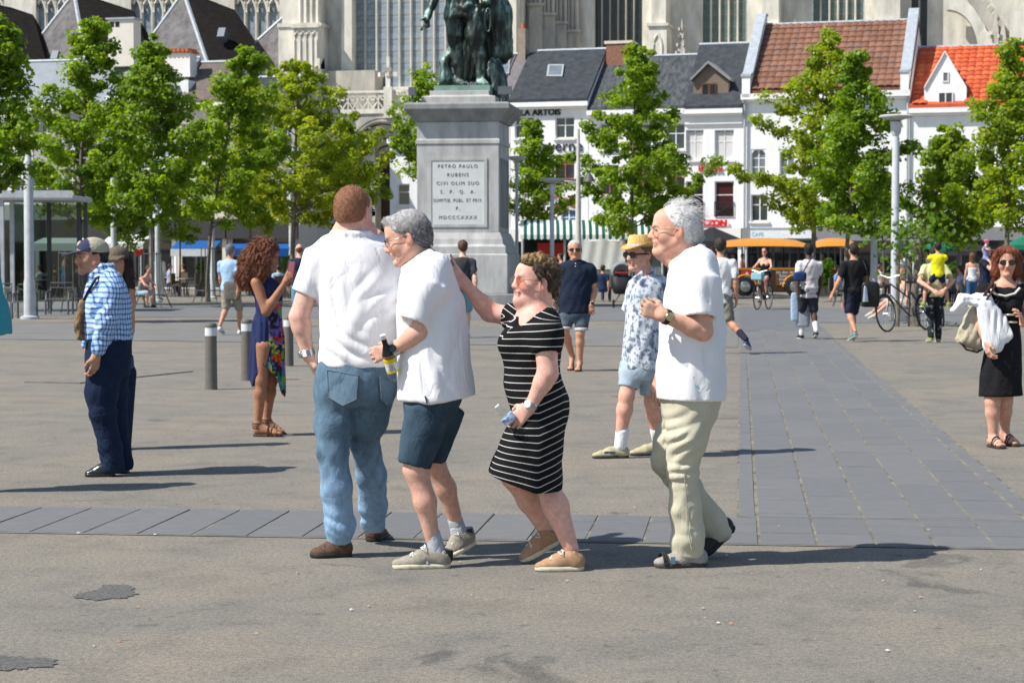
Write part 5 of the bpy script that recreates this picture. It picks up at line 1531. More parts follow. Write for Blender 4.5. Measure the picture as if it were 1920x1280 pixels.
for y, tx, xs in ((312, 'PETRO PAULO', 1.0), (328, 'RUBENS', 1.0), (344, 'CIVI OLIM SUO', 1.0), (360, 'S.  P.  Q.  A.', 1.0), (376, 'SUMPTIB. PUBL. ET PRIV.', .70), (391, 'P.', 1.0), (408, 'MDCCCXXXX', 1.0)):
 text_obj('inscription_line', tx, ink, panel, .15, (0, -hw - .016, mz(y)), (math.pi/2, 0, 0), extrude=.004, xscale=xs*1.0, offset=.0, space=1.35)
for x in (-hw - .12, hw + .1, hw + .3):
 b = B(); b.tube([(x, -hw - .1, zc[10] + .06), (x, -hw - .1, zc[10] + .3)], .03, 6); b.box((x, -hw - .12, zc[10] + .4), (.2, .26, .24)); b.build('flood_lamp', mat('lamp_grey', (.12, .13, .15), rough=.5), mon)
# ---- bronze figure
DS = DM + 1.2
bz = bpy.data.materials.new('bronze_patina_highlights'); bz.use_nodes = True; _nt = bz.node_tree; _b = _nt.nodes['Principled BSDF']
_b.inputs['Roughness'].default_value = .5; _b.inputs['Metallic'].default_value = .2
_tc = NN(_nt, 'ShaderNodeTexCoord'); _mp = NN(_nt, 'ShaderNodeMapping'); _mp.inputs['Scale'].default_value = (2.2, 2.2, .7); _nt.links.new(_tc.outputs['Object'], _mp.inputs[0])
_nz = NN(_nt, 'ShaderNodeTexNoise', i_Scale=1.6, i_Detail=6.0, i_Roughness=.65); _nt.links.new(_mp.outputs[0], _nz.inputs['Vector'])
_ge = NN(_nt, 'ShaderNodeNewGeometry'); _sx = NN(_nt, 'ShaderNodeSeparateXYZ'); _nt.links.new(_ge.outputs['Normal'], _sx.inputs[0])
_ad = NN(_nt, 'ShaderNodeMath', operation='MULTIPLY_ADD'); _ad.inputs[1].default_value = .22; _nt.links.new(_sx.outputs[2], _ad.inputs[0]); _nt.links.new(_nz.outputs['Fac'], _ad.inputs[2])  # pale patina also follows upward faces, so highlights are painted in
_rp = NN(_nt, 'ShaderNodeValToRGB'); _nt.links.new(_ad.outputs[0], _rp.inputs[0])
for i, (p_, c_) in enumerate([(.44, (.013, .017, .015)), (.55, (.045, .07, .06)), (.70, (.22, .34, .29))]):
 e_ = _rp.color_ramp.elements[i] if i < 2 else _rp.color_ramp.elements.new(p_)
 e_.position = p_; e_.color = c_ + (1,)
_nt.links.new(_rp.outputs[0], _b.inputs['Base Color'])
sb = P(874, 166, DS)
stat = empty('bronze_statue', sb, 0, 'green patinated bronze statue of a man in breeches and cloak, hand held out', 'statue')
Wm = lambda x, y, dd=0.0: P(x, y, DS + dd)
q = Sdf()
q.chain([Wm(856, 40, .1), Wm(857, 88, .05), Wm(860, 120, .12), Wm(864, 152, .1)], [.30, .17, .18, .10], k=.05); q.cone(Wm(863, 156, .1), Wm(870, 160, -.25), .12, .10, k=.06)
q.chain([Wm(890, 40, -.1), Wm(892, 84, -.15), Wm(898, 105, -.1), Wm(901, 148, -.1)], [.30, .17, .19, .10], k=.05); q.cone(Wm(901, 155, -.1), Wm(910, 161, -.5), .13, .10, k=.06)
q.cone(Wm(851, 28), Wm(852, 66), .30, .27, k=.04); q.cone(Wm(892, 28, -.1), Wm(891, 68, -.12), .30, .31, k=.04); q.cone(Wm(851, 74), Wm(852, 76), .22, .22, k=.02); q.cone(Wm(891, 77, -.12), Wm(891, 79, -.12), .27, .25, k=.03)
q.loft([(Wm(0, 35)[2], Wm(872, 35)[0], DS, .62, .42), (Wm(0, 5)[2], Wm(868, 5)[0], DS, .52, .38), (Wm(0, -40)[2], Wm(868, -40)[0], DS, .62, .42), (Wm(0, -78)[2], Wm(868, -78)[0], DS, .60, .34), (Wm(0, -92)[2], Wm(868, -92)[0], DS, .25, .22)], k=.1, rnd=.1)
q.cone(Wm(868, -90), Wm(868, -105), .17, .16, k=.08); q.ell(Wm(867, -122, -.04), (.24, .28, .33), k=.08); q.cone(Wm(868, -100, .1), Wm(868, -128, .1), .3, .26, k=.1); q.cone(Wm(866, -112, -.2), Wm(866, -100, -.2), .12, .05, k=.06)
for i in range(9): q.ell(Wm(842 + i*7.5, 14 + 3*math.sin(i*2.1), -.38 + .06*abs(i - 4)), (.10, .10, .10), k=.06)
q.chain([Wm(838, -70), Wm(824, -25, -.2), Wm(803, 28, -.5)], [.22, .2, .11], k=.08)
q.cone(Wm(803, 28, -.5), Wm(799, 36, -.55), .10, .11, k=.05)
for i in range(4): q.cone(Wm(796 + i*2.5, 40, -.6 + i*.06), Wm(791 + i*4.5, 56 - i*2, -.65 + i*.06), .038, .028, k=.012)
q.cone(Wm(799, 33, -.6), Wm(789, 38, -.75), .042, .03, k=.02)
q.chain([Wm(898, -70), Wm(922, -30, .1), Wm(912, 0, -.4)], [.22, .2, .13], k=.08); q.ell(Wm(910, 5, -.5), (.13, .14, .12), k=.06)
q.cone(Wm(905, -70, .35), Wm(935, 40, .35), .35, .42, k=.2, flat=((0, 1, 0), .7)); q.cone(Wm(935, 30, .35), Wm(938, 98, .4), .40, .36, k=.15, flat=((0, 1, 0), .7))
q.cone(Wm(915, 60, .7), Wm(912, 150, .7), .24, .2, k=.1, flat=((0, 1, 0), .6)); q.cone(Wm(868, -60, .55), Wm(880, 60, .75), .5, .36, k=.1, flat=((0, 1, 0), .4)); q.cone(Wm(880, 60, .8), Wm(884, 140, .85), .34, .26, k=.1, flat=((0, 1, 0), .4))
q.cone(Wm(852, 92, .3), Wm(834, 118, .2), .18, .16, k=.1); q.cone(Wm(834, 118, .2), Wm(838, 150, .2), .17, .22, k=.1); q.cone(Wm(838, 150, .2), Wm(856, 158, .2), .22, .2, k=.1)
q.cone(Wm(928, 124, -.1), Wm(940, 178, -.2), .24, .26, k=.04, flat=(unit(v3(.5, -1, .2)), .25))
q.cone(Wm(822, 160, .1), Wm(846, 120, .1), .035, .03, k=.02)
q.post.append(lambda X, Y, Z, D: D + wob(.020, (3.2, 2.6, .6), 5)(X, Y, Z) - .03*np.abs(np.sin(9*X + 4*Y + 1.2*np.sin(2.5*Z)))*(X > Wm(905, 0)[0]) + wob(.008, (6, 5, 3), 8)(X, Y, Z))
V, F = q.mesh(.03); mesh_obj('figure', V, F, bz, stat, off=sb)
b = B(); b.tube([Wm(915, 38, -.55) + v3(.22*math.cos(t)*.4, 0, .36*math.sin(t)) for t in np.linspace(0, 6.283, 16, endpoint=False)], .035, 6, closed=True); b.tube([Wm(918, 25, -.5), Wm(930, 90, .2)], .035, 6); b.build('sword', bz, stat, smooth=True, off=sb)
b = B(); c = P(873, 174, DS); b.box(c - sb, (106/SM, 1.6, .32), rz=-MR); b.build('statue_base', mat('verdigris', (.19, .31, .265), rough=.6, var=.25, scale=3), stat)
# ------------------------------------------------------------------ trees
def leaf_mat():
 m = bpy.data.materials.new('leaf'); m.use_nodes = True; nt = m.node_tree
 out = nt.nodes['Material Output']; b = nt.nodes['Principled BSDF']
 at = NN(nt, 'ShaderNodeAttribute', attribute_name='Col')
 b.inputs['Roughness'].default_value = .45; b.inputs['Specular IOR Level'].default_value = .35
 nt.links.new(at.outputs['Color'], b.inputs['Base Color'])
 tr = NN(nt, 'ShaderNodeBsdfTranslucent')
 hs = NN(nt, 'ShaderNodeHueSaturation'); hs.inputs['Value'].default_value = 1.7; hs.inputs['Saturation'].default_value = 1.1; hs.inputs['Hue'].default_value = .485
 nt.links.new(at.outputs['Color'], hs.inputs['Color']); nt.links.new(hs.outputs[0], tr.inputs[0])
 mx = NN(nt, 'ShaderNodeMixShader'); mx.inputs[0].default_value = .5
 nt.links.new(b.outputs[0], mx.inputs[1]); nt.links.new(tr.outputs[0], mx.inputs[2]); nt.links.new(mx.outputs[0], out.inputs[0])
 return m
LEAF = leaf_mat()
BARK = mat('bark', (.13, .105, .085), rough=.95, var=.35, scale=9, bump=.7, bscale=18, stretch=(3, 3, .7), bdist=.04, col2=(.2, .175, .145))
BARKP = mat('pale_bark', (.26, .235, .20), rough=.95, var=.35, scale=7, bump=.6, bscale=16, stretch=(3, 3, .7), bdist=.04)
def tree(label, px, by, ty, cb, wl, wr, seed, tone=0.0, n=5200, trunk_r=.10, bark=None, lean=0.0, peak=None, leaf=.135, nl=None, group='leafy trees on the square', D=None, widest=.32, fill=1.9):
 """base pixel x / ground pixel y, top y, crown-bottom y, half widths left and right in pixels"""
 r = np.random.default_rng(seed); n = int(n*fill); wl, wr = wl*1.12, wr*1.12
 g = G(px, by) if D is None else np.array([(px - 960)/FPX*D, D, 0.0])
 D = g[1]; S = FPX/D
 e = empty('broadleaf_tree', g, 0, label, 'tree', group)
 zt, zb = P(px, ty, D)[2], P(px, cb, D)[2]
 xt = ((peak if peak is not None else px) - px)/S
 H = zt
 b = B()
 tp = [np.array([lean*t*1.0 + xt*t**2.0 + .05*math.sin(5*t + seed), .05*math.cos(4*t + seed), H*.97*t]) for t in np.linspace(0, 1, 10)]
 b.tube(tp, [trunk_r*(1.25 if i == 0 else 1)*(1 - .86*i/9) for i in range(10)], 8)
 at = lambda t: tp[0]*0 + np.array([np.interp(t, np.linspace(0, 1, 10), [p[k] for p in tp]) for k in range(3)])
 def env(t):  # relative half width at crown height t (0 bottom, 1 top)
  w = widest
  return (math.sin(math.pi/2*min(1, (t + .12)/(w + .12)))**.8) if t < w else max(.06, (1 - ((t - w)/(1.04 - w))**1.35))
 cents, rad, shade = [], [], []
 nl = int(1.0*(nl or int(30 + (zt - zb)*3.2)))
 for i in range(nl):
  t = (i + r.random())/nl
  t = t**.92
  z0 = zb + (zt - zb)*t
  az = i*2.399 + r.uniform(-.5, .5)
  wx = (wl if math.cos(az) < 0 else wr)/S
  el = env(t)*r.uniform(.45, 1.18)
  end_r = el*math.sqrt((wx*math.cos(az))**2 + ((wl + wr)*.46/S*math.sin(az))**2)
  rise = end_r*r.uniform(.15, .65)
  hs = max(zb*.75, z0 - rise*1.0)
  st = at(hs/H/.97 if hs/H < .97 else 1)
  end = np.array([at(min(1, z0/H))[0] + end_r*math.cos(az), end_r*math.sin(az), min(z0 + rise*.25, zt)])
  mid = st*.45 + end*.55 + np.array([0, 0, -.06*end_r + r.uniform(-.1, .1)])
  b.tube([st, mid, end], [max(.012, trunk_r*.36*(1 - t*.6)), .020, .006], 5, cap=False)
  nb = max(2, int(2 + end_r*2.6))
  for j in range(nb):
   s = .35 + .7*(j + r.random())/nb
   p = (st*(1-s)**2 + 2*mid*s*(1-s) + end*s*s) if s <= 1 else end
   jit = r.normal(0, .15, 3)*np.array([1, 1, .7])
   c = p + jit
   cents.append(c); rad.append(r.uniform(.16, .40)*(1.0 if t < .8 else .75)); shade.append(r.normal(0, 1))
   if r.random() < .4: b.tube([p, c], [.009, .004], 4, cap=False)
 for k_ in range(5):
  cents.append(tp[-1] + np.array([r.normal(0, .09), r.normal(0, .09), -.12*k_])); rad.append(.14); shade.append(.5)
 tr = b.build('trunk', bark or BARK, e, smooth=True)
 cents, rad, shade = np.array(cents), np.array(rad), np.array(shade)
 i = r.integers(0, len(cents), n)
 d = r.normal(size=(n, 3)); d /= np.linalg.norm(d, axis=1, keepdims=True)
 pos = cents[i] + d*(rad[i]*r.random(n)**.45)[:, None]*np.array([1.15, 1.15, .85])
 nrm = d*.7 + r.normal(0, .55, (n, 3)) + np.array([-.1, -.15, .55]); nrm /= np.linalg.norm(nrm, axis=1, keepdims=True)
 ax = np.cross(nrm, r.normal(size=(n, 3))); ax /= np.linalg.norm(ax, axis=1, keepdims=True); ay = np.cross(nrm, ax)
 sz = leaf*(.6 + .7*r.random(n))[:, None]
 V = np.stack([pos - ax*sz*.5, pos - ay*sz*.42 + nrm*sz*.08, pos + ax*sz*.55 - nrm*sz*.1, pos + ay*sz*.42 + nrm*sz*.08], 1).reshape(-1, 3)
 F = np.arange(4*n).reshape(-1, 4)
 base = np.array([.19, .30, .024])*(1 - tone) + np.array([.30, .36, .03])*tone if tone >= 0 else np.array([.19, .30, .024])*(1 + tone) + np.array([.115, .21, .022])*(-tone)
 C = base*(1 + .16*shade[i][:, None]*np.array([1.0, .8, .6]) + .22*(r.random((n, 1)) - .5))
 yl = r.random(n) < .05 + .07*max(0, tone); C[yl] = C[yl]*np.array([1.7, 1.2, .9])
 mesh_obj('crown', V, F, LEAF, e, smooth=False, col=np.repeat(np.clip(C, .005, 1), 4, 0))
 return e
tree('tree at the left edge with layered dark green boughs over the shelter', -8, 606, 40, 350, 60, 84, 1, -.35, 4600, .10, peak=4)
tree('tall narrow topped tree behind the man in the checked shirt', 150, 572, 36, 410, 96, 124, 2, -.1, 10500, .105, peak=178, widest=.3)
tree('slim pointed tree with pale trunk beside a grey lamp post', 287, 576, 76, 400, 88, 84, 3, -.15, 8600, .085, peak=288, bark=BARKP)
tree('tree with brownish lower twigs standing in a metal guard', 392, 566, 84, 410, 80, 124, 4, .0, 10500, .08, peak=466)
tree('broad yellow green tree with spreading crown left of the monument', 549, 560, 116, 405, 168, 160, 5, .55, 15500, .11, peak=560, leaf=.13, widest=.36)
tree('small slender tree hidden among the left trees by the blue awning', 336, 555, 320, 450, 46, 46, 6, -.2, 1800, .05, nl=22)
tree('little dark tree between trunks left of the cafe tables', 242, 556, 300, 455, 60, 60, 16, -.4, 2400, .06, nl=24)
tree('slender tree directly left of the monument pedestal', 792, 556, 128, 330, 62, 40, 7, .0, 3600, .07, peak=795, D=76, widest=.5)
tree('olive green tree directly right of the monument pedestal', 1016, 552, 226, 420, 50, 62, 8, .05, 4300, .075, peak=996, D=78, widest=.3)
tree('full round topped green tree in front of the slate roofed house', 1186, 560, 86, 425, 94, 138, 9, -.0, 13500, .095, peak=1190, widest=.26)
tree('sunlit light green tree in front of the brown tiled roof', 1526, 566, 62, 420, 132, 88, 10, .5, 12000, .10, peak=1546, leaf=.13, widest=.2)
tree('dense dark green tree next to the tall lamp post', 1588, 574, 104, 430, 66, 112, 11, -.25, 9000, .085, peak=1603, widest=.35)
tree('low bushy tree between the lamp post and the pointed dormer', 1796, 572, 246, 450, 98, 74, 12, .15, 7200, .08, peak=1778, widest=.4)
tree('tall thin topped tree at the right edge before the red roof', 1883, 578, 78, 420, 104, 96, 13, .3, 7400, .095, peak=1896, widest=.28)
tree('middling tree filling the gap behind the pale trunk', 216, 558, 190, 420, 66, 70, 31, .0, 5200, .07, D=78)
tree('bright tree behind the guarded tree, before the chapel roofs', 468, 556, 150, 420, 78, 76, 32, .3, 6800, .075, D=80)
tree('low spreading tree before the church portal', 648, 556, 236, 425, 84, 72, 33, .35, 5600, .07, D=80)
tree('small tree behind the orange roofed road train', 1655, 552, 330, 440, 40, 46, 14, .0, 2000, .06, nl=20)
# ------------------------------------------------------------------ street furniture
GALV = mat('galvanised', (.46, .48, .50), rough=.5, var=.14, scale=6, spec=.4, bump=.1)
DGREY = mat('dark_grey_metal', (.09, .09, .088), rough=.55, var=.15, scale=10)
def lamp_post(label, px, by, ty, r=.075, disc=.85, group='grey lamp posts on the square'):
 g = G(px, by); D = g[1]; h = P(px, ty, D)[2]
 e = empty('lamp_post', g, 0, label, 'lamp post', group)
 b = B(); b.lathe([(r*1.9, 0), (r*1.9, .06), (r*1.2, .09), (r*1.15, .9), (r, 1.0), (r*.92, h - .55), (r*.7, h - .5), (r*.5, h - .12)], n=14); b.build('pole', GALV, e, smooth=True)
 if disc:
  b = B(); b.lathe([(.06, h - .12), (.2, h - .08), (disc*.98, h - .02), (disc, h + .01), (disc*.9, h + .04), (.001, h + .07)], n=28); b.build('disc_reflector', mat('lamp_disc', (.5, .49, .46), rough=.5, var=.08), e, smooth=True)
  b = B(); b.lathe([(r*.8, h - .5), (r*1.3, h - .4), (r*1.5, h - .14), (.001, h - .13)], n=14); b.build('lamp_head', mat('lamp_glass', (.55, .57, .58), rough=.2), e, smooth=True)
 return e
lamp_post('tall lamp post with flat disc head between the trees on the right', 1677, 592, 219, .105, .45)
lamp_post('thick lamp post with stickers beside the glass shelter', 56, 598, 262, .125, .0)
lamp_post('lamp post behind the man in the checked shirt', 214, 568, 300, .10, .0)
lamp_post('thin lamp post beside the pale tree trunk and white figure', 296, 566, 340, .09, .0)
lamp_post('thin lamp post next to the tree in a metal guard', 399, 560, 350, .09, .0)
lamp_post('lamp post behind the bald man in dark navy tee', 546, 552, 330, .09, .0)
lamp_post('lamp post touching the right side of the pedestal', 969, 572, 296, .055, .3)
lamp_post('lamp post with flat head above the striped awning', 1035, 575, 337, .07, .4)
lamp_post('thinner lamp post right of the tall disc lamp', 1706, 566, 340, .085, .0)
lamp_post('sticker covered pole left of the tall disc lamp', 1638, 566, 350, .12, .0)
g = G(1084, 565); D = g[1]; h = P(1084, 242, D)[2]; e = empty('street_pole', g, 0, 'slim pale pole with side lamps before the white houses', 'pole')
b = B(); b.tube([(0, 0, 0), (0, 0, h*.55), (0, 0, h)], [.14, .10, .05], 10); b.build('shaft', mat('pale_pole', (.55, .54, .50), rough=.6), e, smooth=True)
hz = P(1084, 338, D)[2]; b = B(); b.tube([(-.9, 0, hz + .05), (0, 0, hz), (.3, 0, hz)], .035, 6); b.build('bracket_arm', DGREY, e, smooth=True)
for sx in (.38,): b = B(); b.lathe([(.05, .25), (.12, .15), (.22, -.05), (.001, -.05)], c=(sx, 0, hz), n=12); b.build('lantern', DGREY, e, smooth=True)
for (px, by, ty, lab) in ((396, 730, 605, 'grey bollard with white band standing free in the square'), (463, 713, 598, 'grey bollard half hidden behind the flower print dress'), (541, 686, 592, 'grey bollard half hidden by the back turned man')):
 g = G(px, by); h = P(px, ty, g[1])[2]; e = empty('bollard', g, 0, lab, 'bollard', 'bollards across the square')
 b = B(); b.lathe([(.075, 0), (.072, .02), (.068, h - .15)], n=18); b.build('post', mat('bollard_paint', (.135, .125, .108), rough=.6, var=.12, scale=12), e, smooth=True)
 b = B(); b.lathe([(.069, h - .149), (.069, h - .055)], n=18); b.build('white_band', mat('reflective', (.6, .62, .64), rough=.4), e, smooth=True)
 b = B(); b.lathe([(.071, h - .054), (.073, h - .03), (.06, h - .008), (.035, h), (.001, h + .003)], n=18); b.build('cap', mat('bollard_paint', (.135, .125, .108)), e, smooth=True)
g = G(40, 585); D = g[1]; z = lambda py: P(40, py, D)[2]; X = lambda px: P(px, 500, D)[0] - g[0]
e = empty('glass_shelter', g, 0, 'glass tram shelter with flat metal roof at the left edge', 'shelter')
b = B(); b.box((X(35), 1.0, z(371)), (X(134) - X(-80), 2.6, .14)); b.build('roof', mat('shelter_roof', (.52, .53, .52), rough=.5), e, bevel=.02)
b = B(); b.box((X(35), -.31, z(366) + .02), (X(134) - X(-80), .03, .2)); b.build('roof_edge', GALV, e)
for px, y in ((8, -.2), (20, .2), (118, 2.1), (131, 2.1), (-60, 2.1), (60, 2.1)):
 b = B(); b.bb((X(px) - .055, y - .05, 0), (X(px) + .055, y + .05, z(376))); b.build('post', GALV if y < 1 else DGREY, e)
for a, c in ((-58, 58), (62, 116)):
 b = B(); b.bb((X(a), 2.09, .25), (X(c), 2.11, z(380))); b.build('glass_panel', glass_mat('shelter_glass', (.45, .52, .50), rough=.05), e)
b = B(); b.bb((X(18) - .01, .2, .25), (X(18) + .01, 2.0, z(380))); b.build('glass_panel', glass_mat('shelter_glass', (.45, .52, .50)), e)
def tube_seat(px0, px1, by, lab, rot=0):
 g = G((px0 + px1)/2, by); w = (px1 - px0)/FPX*g[1]/2
 e = empty('metal_bench', g, rot, lab, 'bench', 'metal benches by the shelter')
 for sx in (-w, w):
  b = B(); b.tube([(sx, -.28, 0), (sx, -.25, .40), (sx, -.1, .62), (sx, .22, .64), (sx, .30, .6), (sx, .30, 0)], .028, 8); b.build('leg', DGREY, e, smooth=True)
 b = B()
 for k_ in range(5): b.tube([(-w, -.22 + k_*.11, .42), (w, -.22 + k_*.11, .42)], .016, 6)
 b.build('seat', DGREY, e, smooth=True)
 b = B(); b.tube([(-w, .30, .62), (-w, .36, .85), (w, .36, .85), (w, .30, .62)], .022, 6); b.tube([(-w, .34, .72), (w, .34, .72)], .016, 6); b.build('backrest', DGREY, e, smooth=True)
tube_seat(28, 64, 597, 'tubular metal bench standing around the thick lamp post'); tube_seat(90, 132, 590, 'tubular metal bench under the glass shelter'); tube_seat(-30, 16, 594, 'tubular metal bench at the corner of the shelter')
def tree_guard(px, by, hh, lab):
 g = G(px, by); e = empty('tree_guard', g, 0, lab, 'tree guard', 'metal guards round young trees')
 for k_ in range(4):
  a = .6 + k_*math.pi/2; c, s_ = math.cos(a), math.sin(a)
  b = B(); b.tube([(.62*c, .62*s_, 0), (.45*c, .45*s_, .35), (.30*c, .30*s_, .8), (.28*c, .28*s_, hh)], .018, 6); b.build('rod', DGREY, e, smooth=True)
 b = B()
 for z_ in (.4, hh - .05):
  r_ = .43 if z_ < .5 else .28; b = B(); b.tube([(r_*math.cos(t), r_*math.sin(t), z_) for t in np.linspace(0, 6.283, 16, endpoint=False)], .014, 5, closed=True); b.build('hoop', DGREY, e, smooth=True)
tree_guard(392, 566, 1.9, 'dark metal guard round the tree beside the blue shirted man'); tree_guard(287, 577, 1.7, 'dark metal guard round the pale trunk near the seated man'); tree_guard(1588, 574, 1.9, 'thin metal guard round the tree behind the man in black'); tree_guard(130, 588, 1.7, 'metal guard near the shelter bench'); tree_guard(1715, 611, 2.0, 'rod guard round the leaning sapling with bicycles')
g = G(1716, 612); D = g[1]; e = empty('young_tree', g, 0, 'thin pruned sapling trunk where the bicycles are parked', 'tree'); b = B()
p_ = lambda x, y, d=0: P(x, y, D + d) - g
b.tube([p_(1716, 612), p_(1713, 560), p_(1718, 520), p_(1722, 480), p_(1724, 448)], [.13, .10, .085, .085, .06], 10); b.tube([p_(1722, 478), p_(1712, 455), p_(1706, 430)], [.05, .035, .02], 6); b.tube([p_(1705, 612, .2), p_(1706, 480, .2)], .05, 7); b.tube([p_(1683, 612, -.1), p_(1684, 470, -.1)], .045, 7)
b.build('trunk', BARK, e, smooth=True)
r = np.random.default_rng(4); n = 350; pos = np.array([p_(1708, 440)]) + r.normal(0, 1, (n, 3))*np.array([.5, .4, .35]); ax = r.normal(size=(n, 3)); ax /= np.linalg.norm(ax, axis=1, keepdims=True); ay = np.cross(ax, r.normal(size=(n, 3))); ay /= np.linalg.norm(ay, axis=1, keepdims=True)
V = np.stack([pos - ax*.07, pos - ay*.055, pos + ax*.08, pos + ay*.055], 1).reshape(-1, 3); mesh_obj('crown', V, np.arange(4*n).reshape(-1, 4), LEAF, e, smooth=False, col=np.repeat(np.array([[.10, .19, .02]])*(1 + .4*(r.random((n, 1)) - .5)), 4, 0))
# ---- striped stall with white canvas
def canvas(name, px0, py0, px1, py1, D, m, e, sag=.05, off=None, folds=7):
 nx, nz = 24, 8; V = []
 for j in range(nz + 1):
  for i in range(nx + 1):
   p0 = P(px0 + (px1 - px0)*i/nx, py0 + (py1 - py0)*j/nz + 6*math.sin(math.pi*(i/nx*2 % 1))*(1 - j/nz), D)
   p0[1] += .015*math.sin(folds*i/nx*math.pi + j*.3); V.append(p0 - off)
 F = [(j*(nx+1)+i, j*(nx+1)+i+1, (j+1)*(nx+1)+i+1, (j+1)*(nx+1)+i) for j in range(nz) for i in range(nx)]
 return mesh_obj(name, np.array(V), F, m, e)
D = 76.0; g = P(1060, 558, D); g[2] = 0
stall = empty('market_stall', g, 0, 'stall with green and white striped scalloped awning and white canvas side', 'stall')
gs = fabric('awning_green', (.02, .10, .085)); ws = fabric('awning_white', (.66, .68, .66))
x0, x1 = P(976, 430, D)[0] - g[0], P(1245, 430, D)[0] - g[0]; zt, zm, zl = P(1000, 424, D)[2], P(1000, 440, D)[2], P(1000, 450, D)[2]
ns = 44; wd = (x1 - x0)/ns
for i in range(ns):
 a, c = x0 + i*wd, x0 + (i + 1)*wd; b = B(); y0 = 0
 V = [(a, y0 + .9, zt + .25), (c, y0 + .9, zt + .25), (c, y0 + .3, zt), (a, y0 + .3, zt), (c, y0, zm), (a, y0, zm), (c, y0 - .02, zl + .05), ((a + c)/2, y0 - .02, zl), (a, y0 - .02, zl + .05)]
 b.add(V, [(0, 1, 2, 3), (3, 2, 4, 5), (5, 4, 6, 7, 8)]); b.build('awning_stripe', gs if i % 2 else ws, stall)
for px in (980, 1059, 1165, 1243):
 b = B(); xx = P(px, 500, D)[0] - g[0]; b.tube([(xx, .2, 0), (xx, .2, zm)], .05, 8); b.build('post', GALV, stall, smooth=True)
canvas('canvas_side', 1090, 447, 1172, 505, D - .2, fabric('canvas_white', (.68, .69, .66)), stall, off=g)
b = B(); xx0, xx1 = P(1172, 500, D)[0] - g[0], P(1240, 500, D)[0] - g[0]; b.bb((xx0, .3, 0), (xx1, .4, zm - .1)); b.build('side_panel', mat('stall_grey', (.20, .23, .24), rough=.7), stall)
b = B(); b.bb((P(1008, 470, D)[0] - g[0], .8, P(1008, 482, D)[2]), (P(1057, 470, D)[0] - g[0], .9, P(1008, 455, D)[2])); b.build('red_board', mat('red_board', (.5, .03, .02), rough=.5), stall)
b = B(); b.bb((x0 + .1, 1.6, 0), (P(1090, 470, D)[0] - g[0], 1.7, zm + .2)); b.build('back_wall', DARKIN, stall)
b = B(); b.bb((P(1085, 500, D)[0] - g[0], .0, 0), (P(1175, 500, D)[0] - g[0], .7, P(1100, 507, D)[2])); b.build('counter', mat('counter', (.45, .43, .38), rough=.7), stall)
# ---- blue awnings and cafe fronts on the left
for i, (px0, px1, yt, yb, lab) in enumerate(((320, 402, 451, 472, 'blue awning with white edge over the cafe left of the guarded tree'), (424, 548, 457, 472, 'plain blue awning behind the curly haired woman'), (190, 268, 440, 462, 'white awning over the left cafe'), (60, 150, 446, 462, 'white awning behind the shelter'))):
 D = 92.0; g = P((px0 + px1)/2, 545, D); g[2] = 0; e = empty('awning', g, 0, lab, 'awning')
 a, c = P(px0, yb, D)[0] - g[0], P(px1, yb, D)[0] - g[0]; z1, z0_ = P(px0, yt, D + 2)[2], P(px0, yb - 6, D)[2]
 b = B(); b.prism([(a, 0, z0_), (a, 2.2, z1), (a, 2.2, z1 - .06), (a, 0, z0_ - .06)], (c - a, 0, 0)); b.build('cloth', fabric('awning_blue', (.012, .09, .30)) if i < 2 else fabric('awning_white', (.66, .68, .66)), e)
 b = B(); b.bb((a, -.05, z0_ - .36), (c, -.003, z0_ - .02)); b.build('valance', fabric('awning_white', (.66, .68, .66)) if i != 1 else fabric('awning_blue', (.012, .09, .30)), e)
 for xx in (a + .1, c - .1): b = B(); b.tube([(xx, .02, 0), (xx, .02, z0_)], .035, 6); b.build('post', GALV, e)
def parasol(px, by, ty, hw, m, lab, rim=.35, Dp=None):
 g = G(px, by); D = g[1]; zt = P(px, ty, D)[2]; r_ = hw/FPX*D
 e = empty('parasol', g, 0, lab, 'parasol', 'parasols over the cafe tables')
 b = B(); b.tube([(0, 0, 0), (0, 0, zt)], .035, 8); b.build('pole', GALV, e, smooth=True)
 b = B(); n = 8; V = [(0, 0, zt)] + [(r_*math.cos(2*math.pi*k_/n), r_*math.sin(2*math.pi*k_/n), zt - r_*.42) for k_ in range(n)] + [(r_*math.cos(2*math.pi*k_/n), r_*math.sin(2*math.pi*k_/n), zt - r_*.42 - .22) for k_ in range(n)]
 b.add(V, [(0, 1 + k_, 1 + (k_+1) % n) for k_ in range(n)] + [(1 + k_, 1 + n + k_, 1 + n + (k_+1) % n, 1 + (k_+1) % n) for k_ in range(n)]); b.build('canopy', m, e)
 b = B(); b.lathe([(.3, 0), (.3, .06), (.06, .1)], n=14); b.build('base', DGREY, e)
pg = fabric('parasol_green', (.015, .14, .085)); pk = fabric('parasol_dark', (.028, .03, .034))
parasol(1765, 548, 447, 36, pg, 'green parasol over the cafe tables behind the carried child'); parasol(1925, 548, 440, 46, pg, 'green parasol at the right edge behind the red haired woman'); parasol(1690, 545, 455, 48, pk, 'dark parasol behind the tall lamp post'); parasol(1335, 552, 425, 66, pk, 'large dark parasol under the red letter sign'); parasol(1820, 545, 452, 44, pk, 'dark parasol between the two green ones')
